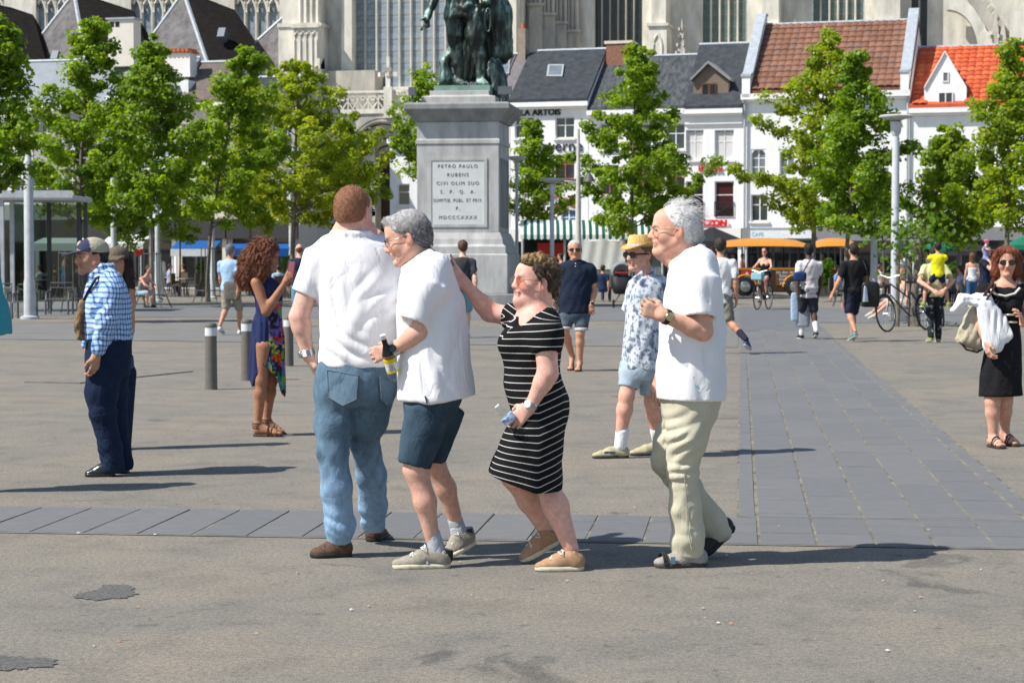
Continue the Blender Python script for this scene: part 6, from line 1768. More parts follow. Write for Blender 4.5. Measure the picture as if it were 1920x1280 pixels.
# ---- cafe tables and chairs (far)
def chair(lab, px, by, rz, m):
 g = G(px, by); e = empty('cafe_chair', g, rz, lab, 'chair', 'cafe chairs')
 for sx in (-.2, .2):
  for sy in (-.2, .2): b = B(); b.tube([(sx, sy, 0), (sx*.9, sy*.9, .45)], .018, 6); b.build('leg', DGREY, e)
 b = B(); b.box((0, 0, .46), (.44, .44, .04)); b.build('seat', m, e); b = B(); b.box((0, .21, .72), (.42, .04, .42)); b.build('backrest', m, e)
def table(lab, px, by):
 g = G(px, by); e = empty('cafe_table', g, 0, lab, 'table', 'cafe tables')
 b = B(); b.lathe([(.36, .70), (.36, .73), (.001, .73)], n=16); b.build('table_top', mat('table_top', (.4, .38, .34), rough=.4), e); b = B(); b.tube([(0, 0, 0), (0, 0, .7)], .03, 8); b.build('leg', DGREY, e); b = B(); b.lathe([(.24, 0), (.24, .03), (.04, .06)], n=14); b.build('base', DGREY, e)
wick = mat('wicker', (.10, .075, .055), rough=.8, var=.3, scale=60); r = np.random.default_rng(21)
PL = ['behind the shelter glass', 'beside the blue dress', 'under the small tree', 'under the blue awning', 'left of the sapling', 'by the planter shrub', 'behind the bald man', 'behind the man in light blue', 'behind the curly haired woman']
for k_, (px, by) in enumerate(((85, 560), (115, 556), (322, 552), (350, 556), (1640, 556), (1790, 560), (1850, 556), (440, 552), (500, 556))):
 table(('small round cafe table ' + PL[k_]), px, by)
 chair('dark wicker cafe chair at the table ' + PL[k_], px - 16, by + 1, r.uniform(-1, 1) + 1.5, wick); chair('dark wicker cafe chair at the table ' + PL[k_], px + 17, by + 1, r.uniform(-1, 1) - 1.5, wick)
def hedge(px0, px1, by, ty, lab, tone=(.07, .16, .015), seed=1):
 g = G((px0 + px1)/2, by); D = g[1]; w = (px1 - px0)/FPX*D; h = P(px0, ty, D)[2]; r = np.random.default_rng(seed)
 e = empty('hedge', g, 0, lab, 'hedge'); n = int(900*w*h)
 b = B(); b.box((0, .3, .2), (w, .6, .4)); b.build('planter', mat('planter', (.08, .075, .07), rough=.7), e)
 pos = np.stack([r.uniform(-w/2, w/2, n), .3 + r.normal(0, .2, n), .35 + (h - .35)*r.random(n)**.8], 1); pos[:, 2] += .08*np.sin(pos[:, 0]*9)
 ax = r.normal(size=(n, 3)); ax /= np.linalg.norm(ax, axis=1, keepdims=True); ay = np.cross(ax, r.normal(size=(n, 3))); ay /= np.linalg.norm(ay, axis=1, keepdims=True)
 V = np.stack([pos - ax*.07, pos - ay*.05, pos + ax*.07, pos + ay*.05], 1).reshape(-1, 3)
 mesh_obj('foliage', V, np.arange(4*n).reshape(-1, 4), LEAF, e, smooth=False, col=np.repeat(np.array([tone])*(1 + .5*(r.random((n, 1)) - .5)), 4, 0))
hedge(1533, 1562, 556, 488, 'bright green clipped hedge beside the road train', seed=3); hedge(368, 384, 556, 490, 'narrow shrub in a planter by the guarded tree', (.05, .11, .015), 4); hedge(528, 545, 558, 482, 'leafy planter shrub behind the phone', (.07, .15, .02), 5); hedge(1782, 1800, 560, 492, 'shrub in planter left of the bald man', (.06, .13, .015), 6); hedge(84, 112, 556, 505, 'low planter shrub behind the shelter', (.05, .11, .015), 7)
b = empty('heart_balloon', P(260, 474, 80), 0, 'small red heart balloon hanging in the left cafe', 'balloon')
q = Sdf(); q.cone((0, 0, -.16), (-.10, 0, .06), .02, .12, k=.03); q.cone((0, 0, -.16), (.10, 0, .06), .02, .12, k=.03); V, F = q.mesh(.02); mesh_obj('balloon_skin', V, F, mat('balloon_red', (.65, .06, .05), rough=.3), b)
q = B(); q.tube([(0, 0, -.18), (.02, 0, -1.4)], .006, 4); q.build('string', GALV, b)
# ---- orange-roofed road train
D = 79.0; g = P(1478, 555, D); g[2] = 0
tr = empty('road_train', g, 0, 'sightseeing road train with orange canopy and dark brown sides', 'road train')
X = lambda px: P(px, 500, D)[0] - g[0]; z = lambda py: P(1478, py, D)[2]
brn = mat('train_brown', (.055, .030, .018), rough=.35, var=.2, scale=3, coat=.3); orr = mat('train_orange', (.58, .235, .03), rough=.45, var=.08)
for (a, c, ex) in ((1352, 1518, 0), (1530, 1612, 0)):
 b = B(); xs = np.linspace(X(a), X(c), 9); V = []
 for i, xx in enumerate(xs):
  t = i/8; hump = .22*math.sin(math.pi*t)**.5
  V += [(xx, -.15, z(464) + hump*.25), (xx, .1, z(460) + hump*.6), (xx, 1.0, z(456) + hump), (xx, 1.9, z(460) + hump*.6), (xx, 2.1, z(464) + hump*.25)]
 b.add(V, [(i*5+k_, i*5+k_+1, i*5+k_+6, i*5+k_+5) for i in range(8) for k_ in range(4)] + [tuple(i*5 for i in range(9)) + tuple(i*5+4 for i in range(8, -1, -1))]); b.build('canopy', orr, tr, smooth=True)
 b = B(); b.bb((X(a + 8), 0, z(548)), (X(c - 4), 1.9, z(503))); body = b.build('car_body', brn, tr, bevel=.06)
 b = B(); b.bb((X(a + 10), -.02, z(506)), (X(c - 6), -.004, z(502))); b.build('side_rail', orr, body)
 for px in np.linspace(a + 10, c - 8, 6):
  for yy in (.05, 1.85): b = B(); b.bb((X(px) - .03, yy - .03, z(503) + .002), (X(px) + .03, yy + .03, z(463))); b.build('canopy_post', DGREY, tr)
 for px in np.linspace(a + 30, c - 25, 4):
  b = B(); b.box((X(px), 1.0, z(496)), (.12, 1.5, .75)); b.build('seat_back', mat('train_seat', (.03, .03, .035), rough=.7), tr)
for px in (1397, 1490, 1575):
 b = B(); b.lathe([(.001, -.12), (.22, -.12), (.25, -.1), (.36, -.1), (.385, -.05), (.385, .1), (.36, .12), (.001, .12)], c=(X(px), -.02, .385), axis=(0, 1, 0), n=24); w_ = b.build('wheel', mat('tyre', (.018, .018, .019), rough=.8), tr, smooth=True)
 b = B(); b.lathe([(.001, -.02), (.06, -.02), (.10, 0), (.2, .0), (.215, .02), (.001, .02)], c=(X(px), -.16, .385), axis=(0, 1, 0), n=20); b.build('rim', METAL, w_, smooth=True)
 b = B(); b.tube([(X(px) + .46*math.cos(t), -.03, .385 + .46*math.sin(t)) for t in np.linspace(0, math.pi, 12)], .05, 6); b.build('mudguard', orr, tr, smooth=True)
b = B(); b.bb((X(1390), -.03, z(529)), (X(1412), -.004, z(507))); b.build('red_badge', mat('badge_red', (.55, .04, .03), rough=.4), tr)
text_obj('badge_letter', 'A', mat('white_letter', (.8, .8, .8)), tr, .42, (X(1400.5), -.04, z(518.5)), (math.pi/2, 0, 0), extrude=.003, offset=.012)
b = B(); b.bb((X(1455), -.025, z(535)), (X(1495), -.004, z(505))); b.build('notice_board', mat('notice_brown', (.16, .075, .035), rough=.5), tr)
for i, tx in enumerate(('ins den daen', 'Ijzer van', 'toeristen', 'paarden')): text_obj('notice_lettering', tx, mat('white_letter', (.8, .8, .8)), tr, .17, (X(1475), -.03, z(510.5 + 6.5*i)), (math.pi/2, 0, 0), extrude=.002)
# ---- bicycles
def bicycle(label, rw, fw, R_, frame, lean=0.0, basket=None, light=False, group=None):
 """rear and front wheel hubs in world space (ground contact points), wheel radius"""
 a, c = np.array(rw, float), np.array(fw, float); d = unit(c - a); n = unit(np.cross(d, v3(0, 0, 1))); up = unit(v3(0, 0, 1) + n*lean)
 e = empty('bicycle', a, 0, label, 'bicycle', group); L = lambda s, h, o=0.0: (d*s + up*h + n*o)
 wb = np.linalg.norm(c - a)
 for s in (0, wb):
  b = B(); b.tube([L(s + R_*math.cos(t), R_ + R_*math.sin(t)*.97) for t in np.linspace(0, 6.283, 28, endpoint=False)], .02, 6, closed=True); w_ = b.build('tyre', mat('tyre', (.018, .018, .019)), e, smooth=True)
  b = B(); b.tube([L(s + (R_-.025)*math.cos(t), R_ + (R_-.025)*math.sin(t)) for t in np.linspace(0, 6.283, 28, endpoint=False)], .009, 5, closed=True)
  for k_ in range(14): t = k_*math.pi/7; b.tube([L(s, R_), L(s + (R_-.02)*math.cos(t), R_ + (R_-.02)*math.sin(t))], .0028, 4, cap=False)
  b.tube([L(s, R_, -.05), L(s, R_, .05)], .025, 6); b.build('rim', METAL, w_, smooth=True)
  b = B(); b.tube([L(s + (R_+.035)*math.cos(t), R_ + (R_+.035)*math.sin(t)) for t in np.linspace(.2 if s else .0, 2.6 if s else 3.0, 12)], .02, 5); b.build('mudguard', frame, e, smooth=True)
 bbk = L(wb*.42, R_*.85); seat = L(wb*.30, R_ + .62); hd = L(wb*.82, R_ + .62); hl = L(wb*.85, R_ + .40)
 b = B()
 for p_, q_ in ((bbk, L(wb*.33, R_ + .50)), (bbk, hl), (L(wb*.36, R_ + .30), hd), (L(0, R_), bbk), (L(0, R_), L(wb*.34, R_ + .45)), (hd, hl), (hl, L(wb, R_)), (L(wb*.33, R_+.5), seat)): b.tube([p_, q_], .017, 6)
 b.build('frame', frame, e, smooth=True)
 b = B(); b.box(seat + up*.03, (.26, .14, .06), rz=math.atan2(d[1], d[0])); b.build('saddle', BLACKP, e, bevel=.02)
 b = B(); h0 = hd + up*.12; b.tube([h0 - d*.18 + n*.28 + up*.05, h0 - d*.02 + n*.22 + up*.06, h0 + d*.02, h0 - d*.02 - n*.22 + up*.06, h0 - d*.18 - n*.28 + up*.05], .013, 6); b.tube([hd, h0], .013, 6); b.build('handlebar', METAL, e, smooth=True)
 b = B(); b.tube([bbk - n*.09, bbk + n*.09], .02, 6); b.tube([bbk + n*.08, bbk + n*.08 - up*.16], .012, 5); b.tube([bbk - n*.08, bbk - n*.08 + up*.16], .012, 5); b.box(bbk + n*.13 - up*.16, (.08, .08, .02)); b.box(bbk - n*.13 + up*.16, (.08, .08, .02)); b.build('crank', DGREY, e)
 b = B(); b.tube([L(-.02, R_*2 + .06, -.06), L(.32, R_*2 + .06, -.06), L(.32, R_*2 + .06, .06), L(-.02, R_*2 + .06, .06)], .009, 5); b.tube([L(.0, R_*2 + .05), L(0, R_)], .008, 5); b.build('rear_rack', DGREY, e)
 if light: b = B(); b.lathe([(.001, 0), (.05, .0), (.045, -.06), (.001, -.08)], c=L(wb*.90, R_ + .42), axis=d, n=12); b.build('headlight', mat('lamp_cream', (.8, .75, .5), rough=.2), e)
 if basket: b = B(); b.box(L(wb*.97, R_ + .62), (.28, .34, .22), rz=math.atan2(d[1], d[0])); b.build('basket', basket, e, bevel=.03)
 return e
gb = G(1418, 580); ga = G(1450, 577)
dd_ = unit(v3(-.42, -.9, 0)); fw = G(1420, 581); rw = fw - dd_*1.08 + v3(0, 0, 0)
bicycle('ridden dark bicycle with pale blue front basket', rw, fw, .36, BLACKP, basket=fabric('basket_blue', (.25, .48, .55)), light=True); BIKE = (rw, fw, dd_)
bicycle('black bicycle leaning on the sapling guard', G(1738, 618), G(1664, 622), .37, BLACKP, lean=.12, group='parked bicycles')
bicycle('second parked bicycle beyond the sapling guard', G(1768, 612), G(1742, 604), .36, DGREY, lean=-.1, group='parked bicycles')
# ---- pushchair
g = G(1165, 577); D = g[1]; e = empty('pushchair', g, 0, 'black pushchair with grey hood standing by the stall', 'pushchair'); p_ = lambda x, y, d=0: P(x, y, D + d) - g
q = Sdf(); q.loft([(.42, 0, 0, .22, .3), (.62, 0, 0, .3, .34), (.95, 0, .05, .32, .25), (1.15, 0, .1, .28, .16)], rnd=.06, pw=3); V, F = q.mesh(.03); mesh_obj('seat_shell', V, F, mat('pram_black', (.015, .015, .017), rough=.6), e)
q = Sdf(); q.ell((0, 0, 1.12), (.34, .36, .30), k=.02); q.ell((0, -.36, 1.05), (.28, .36, .30), k=.02, op='s'); V, F = q.mesh(.03); mesh_obj('hood', V, F, fabric('hood_grey', (.22, .23, .235)), e)
q = B(); q.box((0, -.22, 1.08), (.42, .04, .06)); q.build('red_trim', mat('red_trim', (.4, .03, .03), rough=.6), e)
for x, d in ((1150, -.3), (1184, -.3), (1150, .4), (1184, .4)):
 q = B(); c = p_(x, 570, d); c[2] = .13; q.lathe([(.001, -.03), (.10, -.03), (.13, 0), (.10, .03), (.001, .03)], c=c, axis=(1, 0, 0), n=16); q.build('wheel', mat('tyre', (.018, .018, .019)), e, smooth=True)
 q = B(); q.tube([c, p_(1167, 545, d*.3)], .018, 6); q.build('strut', DGREY, e)
q = B(); q.tube([p_(1150, 545, .3), p_(1148, 515, .6), p_(1186, 515, .6), p_(1184, 545, .3)], .018, 6); q.build('handle', DGREY, e)
# ------------------------------------------------------------------ the group in front
WHITE = fabric('white_polo', (.80, .80, .82), var=.03, bump=.35, bscale=9, scale=10, wr=.42, wscale=6, stretch=(1.2, 1.2, .42))
def denim(name, dark, light, scale=5.0):
 """washed denim: broad fading plus fine twill"""
 if 'denim_' + name in _mats: return _mats['denim_' + name]
 m = mat('denim_' + name, dark, rough=.9, var=.10, scale=scale, col2=light, bump=.5, bscale=30, spec=.12, detail=6, bdist=.006, wr=.25, wscale=9, stretch=(1, 1, .6))
 return m
DENIMC = mat('denim_colour', (.5, .5, .5), rough=.9, var=.16, scale=45, attr=True, spec=.12, bump=.5, bscale=70, bdist=.005, stretch=(1, 1, .6), wr=.28, wscale=9)
def folds_leg(kn, an, seed=0, amp=.007):
 """bunched trouser folds round the knee and above the hem"""
 base = wob(amp*.6, (6, 5, 5), seed)
 kz, az = kn[2], an[2]
 def f(X, Y, Z):
  wk = np.exp(-((Z - kz)/.09)**2) + 1.2*np.exp(-((Z - az - .07)/.10)**2)
  return base(X, Y, Z) + amp*wk*(.55 + .45*np.sin(19*X + 11*Z + 3))*(1 - 1.7*np.abs(np.sin(math.pi*(Z*15 + X*7 + Y*3 + .9*np.sin(14*X + Z*9 + 7*Y)))))
 return f
def stretch_folds(pts, seed=0, base=(.005, (6, 5, 3))):
 """folds that fan out from anchor points such as the armpit; pts = [(point, direction, amp, width)]"""
 b0 = wob(base[0], base[1], seed)
 def f(X, Y, Z):
  d = b0(X, Y, Z)
  for p, dr, amp, wd in pts:
   dx, dz = X - p[0], Z - p[2]
   al = dx*dr[0] + dz*dr[1]
   ac = -dx*dr[1] + dz*dr[0]
   d = d + 1.15*amp*np.exp(-(al/(wd*3.2))**2)*(1 - 1.7*np.abs(np.sin(ac/wd*1.7 + al/wd*.3 + .5*np.sin(al/wd*.8))))*np.exp(-(ac/(wd*2.4))**2)
  return d
 return f
# ---- man with his back turned: white polo, washed jeans
def person_back():
 f = Fig('man seen from behind in white polo shirt and faded blue jeans, hand at his pocket', G(640, 1040), 9.9, skin=(.70, .40, .31), group='friends walking in a row')
 W, m = f.W, f.m
 f.h = .0096
 f.head(W(663, 398, .0), .245, yaw=207, pitch=-2, wide=1.06, eyes=False)
 f.neck(W(662, 415), W(664, 452), .075, .082)
 f.b.cone(W(640, 437), W(690, 437), .05, .05, k=.03)
 rows = [(436, 642, 696, .075), (444, 628, 704, .09), (456, 606, 722, .11), (474, 590, 738, .13), (505, 586, 747, .15), (550, 593, 751, .165), (600, 599, 750, .175), (640, 598, 748, .17), (688, 595, 744, .165)]
 st = f.rows(rows)
 f.torso(st, inset=.02)
 shL, elL, wrL = W(594, 492), W(561, 594, -.03), W(577, 662, -.02)
 f.arm(shL, elL, wrL, r=(.06, .049, .045, .030))
 f.hand(W(579, 668, -.02), W(591, 700, .02) - W(579, 668, -.02), v3(1, .3, 0), v3(.3, -1, -.2), curl=.5)
 shR, elR, wrR = W(738, 498, .08), W(752, 560, .18), W(722, 470, .26)
 f.arm(shR, elR, wrR, r=(.06, .05, .046, .031))
 f.hand(W(721, 468, .26), v3(-.25, .1, 1), v3(-1, .3, 0), v3(0, -1, .3), curl=1.1)
 hipL, knL, anL = W(634, 735), W(624, 845, -.04), W(637, 1012, .02)
 hipR, knR, anR = W(694, 735), W(683, 828, .12), W(699, 985, .42)
 f.leg(hipL, knL, anL); f.leg(hipR, knR, anR, r=(.085, .055, .045, .028))
 f.finish_body()
 f.hair((.27, .115, .058), lump=.001, thick=.006, hl=[(-.12, -.2), (-.055, -.075), (-.045, -.03), (-.02, -.028), (.0, -.005), (.03, .015), (.055, .052), (.075, .08), (.2, .2)],
   nstr=6000, slen=.008, sw=.0008, jit=.6, lift=.6, colvar=.5, col2=(.45, .23, .13), flow=lambda q: np.tile(v3(0, 0, .3), (len(q), 1)))
 q = Sdf()
 q.sleeve(W(602, 480), W(571, 552, -.01), .082, .070, depth=.07)
 q.loft(st, k=.03, rnd=.02)
 q.cone(W(622, 470), W(604, 484), .085, .078, k=.05)
 q.cone(W(712, 470, .02), W(734, 500, .06), .08, .08, k=.05)
 q.cone(W(733, 498, .06), W(752, 540, .13), .075, .072, k=.04)
 en = W(572, 551, -.01)
 q.calm += [W(640, 440), W(685, 440), W(662, 440, -.08)]
 col = [W(662 + 38*math.cos(a), 438 + 3*math.sin(a), 0) + v3(0, .085*math.sin(a), .012*math.sin(a)) for a in np.linspace(0, 6.283, 21)]
 for a, b in zip(col[:-1], col[1:]): q.cone(a, b, .012, k=.012, flat=((0, 0, 1), 1.4))
 dr = (.75, -.66)
 f.cloth('polo_shirt', q, WHITE, h=.0086,
   folds=stretch_folds([(W(612, 585), (.6, -.8), .010, .04), (W(650, 650), (.95, -.25), .010, .035), (W(735, 570), (-.65, -.75), .010, .05), (W(630, 525), (.35, -.93), .008, .045), (W(690, 520), (-.35, -.93), .007, .05)], 3, (.004, (5, 4, 2.5))),
   planes=[(W(664, 688), (-.03, 0, -1))])
 q = Sdf()
 q.loft(f.rows([(672, 598, 742, .155), (690, 592, 743, .165), (715, 589, 743, .172), (740, 590, 740, .165), (762, 598, 730, .13)]), k=.03, rnd=.02)
 q.chain([W(634, 735), W(627, 795, -.02), knL, W(631, 915, -.03), W(637, 985, .0), W(636, 1018, .02)], [.112, .098, .077, .075, .074, .062], k=.03)
 q.chain([W(697, 735), W(690, 785, .06), knR, W(696, 890, .22), W(700, 945, .36), W(700, 980, .44)], [.115, .1, .073, .073, .072, .066], k=.03)
 jm = denim('washed', (.075, .16, .29), (.21, .34, .49), 4.5)
 fl, fr_ = folds_leg(knL, anL, 1, .006), folds_leg(knR, anR, 2, .006)
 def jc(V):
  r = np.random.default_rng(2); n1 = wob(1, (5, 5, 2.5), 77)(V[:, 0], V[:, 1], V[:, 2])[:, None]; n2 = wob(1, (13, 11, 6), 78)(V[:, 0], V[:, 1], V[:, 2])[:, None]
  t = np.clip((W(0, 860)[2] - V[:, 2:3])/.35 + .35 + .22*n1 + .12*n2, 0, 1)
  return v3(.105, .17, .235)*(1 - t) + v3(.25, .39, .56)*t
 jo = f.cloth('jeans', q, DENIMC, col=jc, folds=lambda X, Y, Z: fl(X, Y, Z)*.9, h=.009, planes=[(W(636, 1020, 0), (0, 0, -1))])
 sm = fabric('stitch', (.20, .22, .24))
 pk = denim('pocket', (.10, .16, .22), (.15, .22, .29), 7)
 for (x0, x1, y0, y1, yb) in ((613, 672, 693, 748, 760), (712, 740, 706, 752, 760)):
  b_ = B(); tb = B()
  pts = [(x0, y0), (x1, y0 + 10), (x1 - 4, y1), ((x0 + x1)/2, yb), (x0 + 3, y1 - 4)]
  c_x = (x0 + x1)/2
  def on(x, y):
   a = 76.0; cx = 666.0
   t = min(.96, abs(x - cx)/a)
   return W(x, y, -.172*math.sqrt(1 - t*t) - .014)
  V = [on(*p_) for p_ in pts]
  b_.prism(V, v3(0, .02, 0))
  b_.build('back_pocket', pk, jo, off=f.base)
  tb.tube([on(*p_) - v3(0, .003, 0) for p_ in pts + pts[:1]], .0014, 4)
  tb.build('stitching', sm, jo, off=f.base)
 brown = mat('brown_suede', (.105, .058, .038), rough=.8, var=.3, scale=40, bump=.4)
 dsole = mat('black_rubber', (.025, .024, .024), rough=.7)
 hl, tl = W(660, 1045, .02), W(586, 1042, -.03); hl[2] = tl[2] = 0.0
 f.shoe(hl, tl, brown, dsole, w=.052, high=.075, lace=fabric('dark_lace', (.08, .05, .04)))
 hr = G(698, 1016); tr = hr + v3(.03, .27, 0)
 f.shoe(hr, tr, brown, dsole, w=.052, high=.08)
 f.watch(W(576, 661, -.02), elL, METAL, r=.036, w=.012, face=v3(-1, -.4, 0), mf=METAL)
 f.glasses(METAL, DARKLENS, 'rect', r=.002, name='sunglasses')
person_back()
# ---- grey-haired man leaning in, denim shorts, bottle in his fist
def person_grey():
 f = Fig('grey haired man in glasses, untucked white polo and denim shorts, gripping a small bottle', G(800, 1060), 9.62, skin=(.66, .37, .28), group='friends walking in a row')
 W, m = f.W, f.m
 f.h = .0096
 L = f.head(W(765, 447, .0), .247, yaw=96, pitch=-16, brow=(.25, .22, .2), nose=1.12)
 f.neck(W(776, 462), W(798, 500), .062, .068)
 rows = [(476, 780, 814, .06), (486, 768, 824, .085), (500, 758, 838, .12), (518, 750, 851, .155), (545, 746, 864, .185), (580, 743, 872, .2), (620, 744, 878, .2), (660, 745, 883, .2), (705, 745, 887, .205), (752, 745, 892, .21)]
 st = f.rows(rows)
 f.torso([q for q in st if q[0] > W(0, 712)[2]], inset=.035)
 sh, el, wr = W(806, 530, -.16), W(787, 622, -.17), W(739, 654, -.13)
 f.arm(sh, el, wr, r=(.05, .045, .042, .029))
 f.hand(W(737, 656, -.13), v3(-1, .15, -.25), v3(.1, 1, -.1), v3(-.15, -.1, 1), curl=1.35, tc=1.0)
 f.arm(W(806, 530, .16), W(815, 610, .2), W(795, 650, .12))
 f.hand(W(794, 650, .12), v3(-1, 0, 0), v3(0, -1, 0), v3(0, 0, 1), curl=1.2, fine=False)
 h1, k1, a1 = W(806, 765, -.08), W(780, 880, -.09), W(811, 1012, -.07)
 h2, k2, a2 = W(824, 770, .08), W(812, 862, .12), W(857, 983, .22)
 f.leg(h1, k1, a1, r=(.085, .06, .052, .034), calf=W(797, 940, -.09))
 f.leg(h2, k2, a2, r=(.07, .056, .048, .033), calf=W(836, 915, .16))
 f.finish_body()
 def cf(V, C, q):
  t = np.clip((q[:, 2] - .02)/.09 + .3*(q[:, 0] > .03), 0, 1)[:, None]
  return C * (1 - t) * 1.0 + t * np.array([.42, .42, .42]) * (C/np.mean(C, axis=1, keepdims=True))
 f.hair((.13, .125, .125), lump=.002, thick=.011, hl=[(-.12, -.2), (-.075, -.06), (-.03, -.036), (-.012, -.032), (.0, .006), (.03, .014), (.05, .045), (.07, .085), (.2, .2)],
   nstr=6000, slen=.017, sw=.0011, jit=.35, lift=.05, colvar=.6, col2=(.62, .62, .61), cfun=cf, flow=lambda q: np.stack([.15 - 1.0*(q[:, 2] < .06)*.7 + .3*(q[:, 2] > .08), 0*q[:, 0], -.7*(q[:, 2] < .06) + .1], 1),
   extra=lambda q, L, k, fr: (q.cone(L(.06, -.03, .10), L(.07, .03, .10), .022*k, k=.03)))
 q = Sdf()
 q.sleeve(W(803, 535, -.155), W(777, 604, -.185), .09, .076, depth=.06)
 q.sleeve(W(803, 535, .155), W(777, 600, .2), .088, .075, depth=.06)
 q.loft(st, k=.03, rnd=.02)
 q.cone(W(812, 508, -.1), W(804, 538, -.15), .095, .086, k=.06)
 q.cone(W(812, 508, .1), W(804, 538, .15), .095, .086, k=.06)
 for (a, b) in (((758, 508, -.06), (784, 487, -.085)), ((784, 487, -.085), (806, 474, -.06)), ((806, 474, -.06), (812, 474, .05)), ((758, 508, .06), (784, 487, .085))):
  q.cone(W(*a), W(*b), .015, k=.012, flat=((0, 0, 1), 1.5))
 en = W(779, 600, -.18); dn = unit(en - W(800, 545, -.165))
 so = f.cloth('polo_shirt', q, WHITE, h=.0086,
   folds=stretch_folds([(W(790, 610), (.5, -.85), .008, .04), (W(845, 570), (-.25, -.95), .005, .05), (W(855, 650), (.1, -1), .006, .05), (W(800, 700), (.6, -.8), .008, .045)], 5, (.004, (5, 4, 1.6))),
   planes=[(W(801, 757), (-.09, 0, -1)), (W(801, 756), (.19, 0, -1))])
 b_ = B()
 b_.tube([W(801, 757, -.215), W(797, 742, -.212)], .004, 5)
 b_.build('side_vent', fabric('vent', (.06, .08, .12)), so, off=f.base)
 q = Sdf()
 q.loft(f.rows([(715, 762, 872, .17), (745, 760, 864, .175), (775, 762, 850, .165), (795, 770, 835, .12)]), k=.03, rnd=.02)
 q.sleeve(W(803, 770, -.07), W(776, 873, -.09), .116, .082, depth=.05, k=.03)
 q.sleeve(W(836, 762, .09), W(809, 862, .12), .10, .070, depth=.05, k=.03)
 q.loft(f.rows([(742, 762, 868, .172), (760, 762, 858, .17), (785, 770, 840, .13)]), k=.03, rnd=.02)
 d1 = unit(W(778, 870, -.09) - W(803, 770, -.07)); d2 = unit(W(811, 858, .12) - W(836, 762, .09))
 f.cloth('denim_shorts', q, denim('dark', (.022, .040, .062), (.062, .098, .135), 5), folds=wob(.005, (7, 6, 5), 8), h=.009)
 bb = B()
 ring = lambda c, d, r: [c + r*(math.cos(t)*basis(d)[0] + math.sin(t)*basis(d)[1]) for t in np.linspace(0, 6.283, 24, endpoint=False)]
 sock = fabric('grey_sock', (.42, .44, .48))
 tan = mat('grey_suede', (.30, .27, .22), rough=.85, var=.18, scale=30, bump=.3)
 sole = mat('cream_rubber', (.60, .55, .42), rough=.7, var=.12, scale=20)
 for (he, to, an_, hi) in (((845, 1061, -.06), (734, 1059, -.1), a1, .082), ((892, 1018, .26), (836, 1037, .18), a2, .08)):
  hh, tt = W(*he), W(*to)
  if he[0] == 845: hh[2] = tt[2] = 0
  else:
   tt[2] = .004; hh[2] = .075
  so_ = f.shoe(hh, tt, tan, sole, w=.049, high=.08, lace=LACE, ank=an_, stripe=mat('pale_blue_panel', (.38, .41, .45), rough=.7))
  d = unit(tt - hh); u = unit(np.cross(np.cross(d, v3(0, 0, 1)), d)); u = u if u[2] > 0 else -u
  sd_ = np.cross(d, u)
  pb = B()
  cpt = hh + d*.022 + u*.062
  pb.tube([cpt - u*.035, cpt, cpt + u*.028 - d*.006], [.030, .036, .03], 10)
  pb.build('heel_counter', BLACKP, so_, smooth=True, off=f.base)
  k_ = Sdf(); k_.cone(hh + d*.065 + u*.075, an_ + u*.03, .042, .038, k=.02)
  f.cloth('sock', k_, sock, h=.009)
 f.watch(W(741, 652, -.13), el, METAL, r=.035, w=.012, face=v3(.2, -1, .3), mf=mat('dark_dial', (.02, .025, .03), rough=.2))
 f.glasses(BLACKP, CLEARLENS, 'rect', r=.0018)
 a, b = W(717, 627, -.175), W(742, 711, -.10)
 ax = unit(b - a); Lb = np.linalg.norm(b - a)
 e = empty('drink_bottle', b, 0, 'small drink bottle with black and yellow label in a fist', 'bottle')
 pb = B(); pb.lathe([(.012, .03), (.013, .055), (.024, .085), (.031, .11), (.031, Lb - .02), (.026, Lb)], c=a - b, axis=ax, n=20)
 pb.build('bottle_body', glass_mat('clear_plastic', (.93, .95, .95)), e, smooth=True)
 cb = B(); cb.lathe([(.001, 0), (.014, .002), (.014, .02), (.012, .024)], c=a - b, axis=ax, n=16)
 cb.build('cap', mat('white_plastic', (.75, .75, .75), rough=.4), e, smooth=True)
 nb = B(); nb.lathe([(.0132, .026), (.0145, .055), (.025, .085), (.0322, .106)], c=a - b, axis=ax, n=20); nb.build('neck_label', BLACKP, e, smooth=True)
 lb = B(); lb.lathe([(.0322, .125), (.0322, .145)], c=a - b, axis=ax, n=20); lb.build('yellow_band', mat('label_yellow', (.75, .55, .03), rough=.4), e, smooth=True)
 wb = B(); wb.lathe([(.0324, .145), (.0324, .185)], c=a - b, axis=ax, n=20); wl = wb.build('label_sheet', mat('label_white', (.8, .8, .75), rough=.4), e, smooth=True)
 wb = B(); wb.lathe([(.0323, .185), (.0323, .195)], c=a - b, axis=ax, n=20); wb.build('yellow_band', _mats['label_yellow'], e, smooth=True)
 u = -ax; frw = v3(0, -1, 0); frw = unit(frw - (frw @ u)*u); rt = np.cross(frw, u)*-1
 M_ = Matrix(((rt[0], u[0], frw[0]), (rt[1], u[1], frw[1]), (rt[2], u[2], frw[2])))
 for i, tx in enumerate(('YOU', 'CAN', 'DRINK')):
  p_ = a - b + ax*(.154 + .0115*i) + frw*.0328
  t_ = text_obj('label_lettering', tx, BLACKP, e, .013, p_, M_.to_euler(), extrude=.0004)
person_grey()
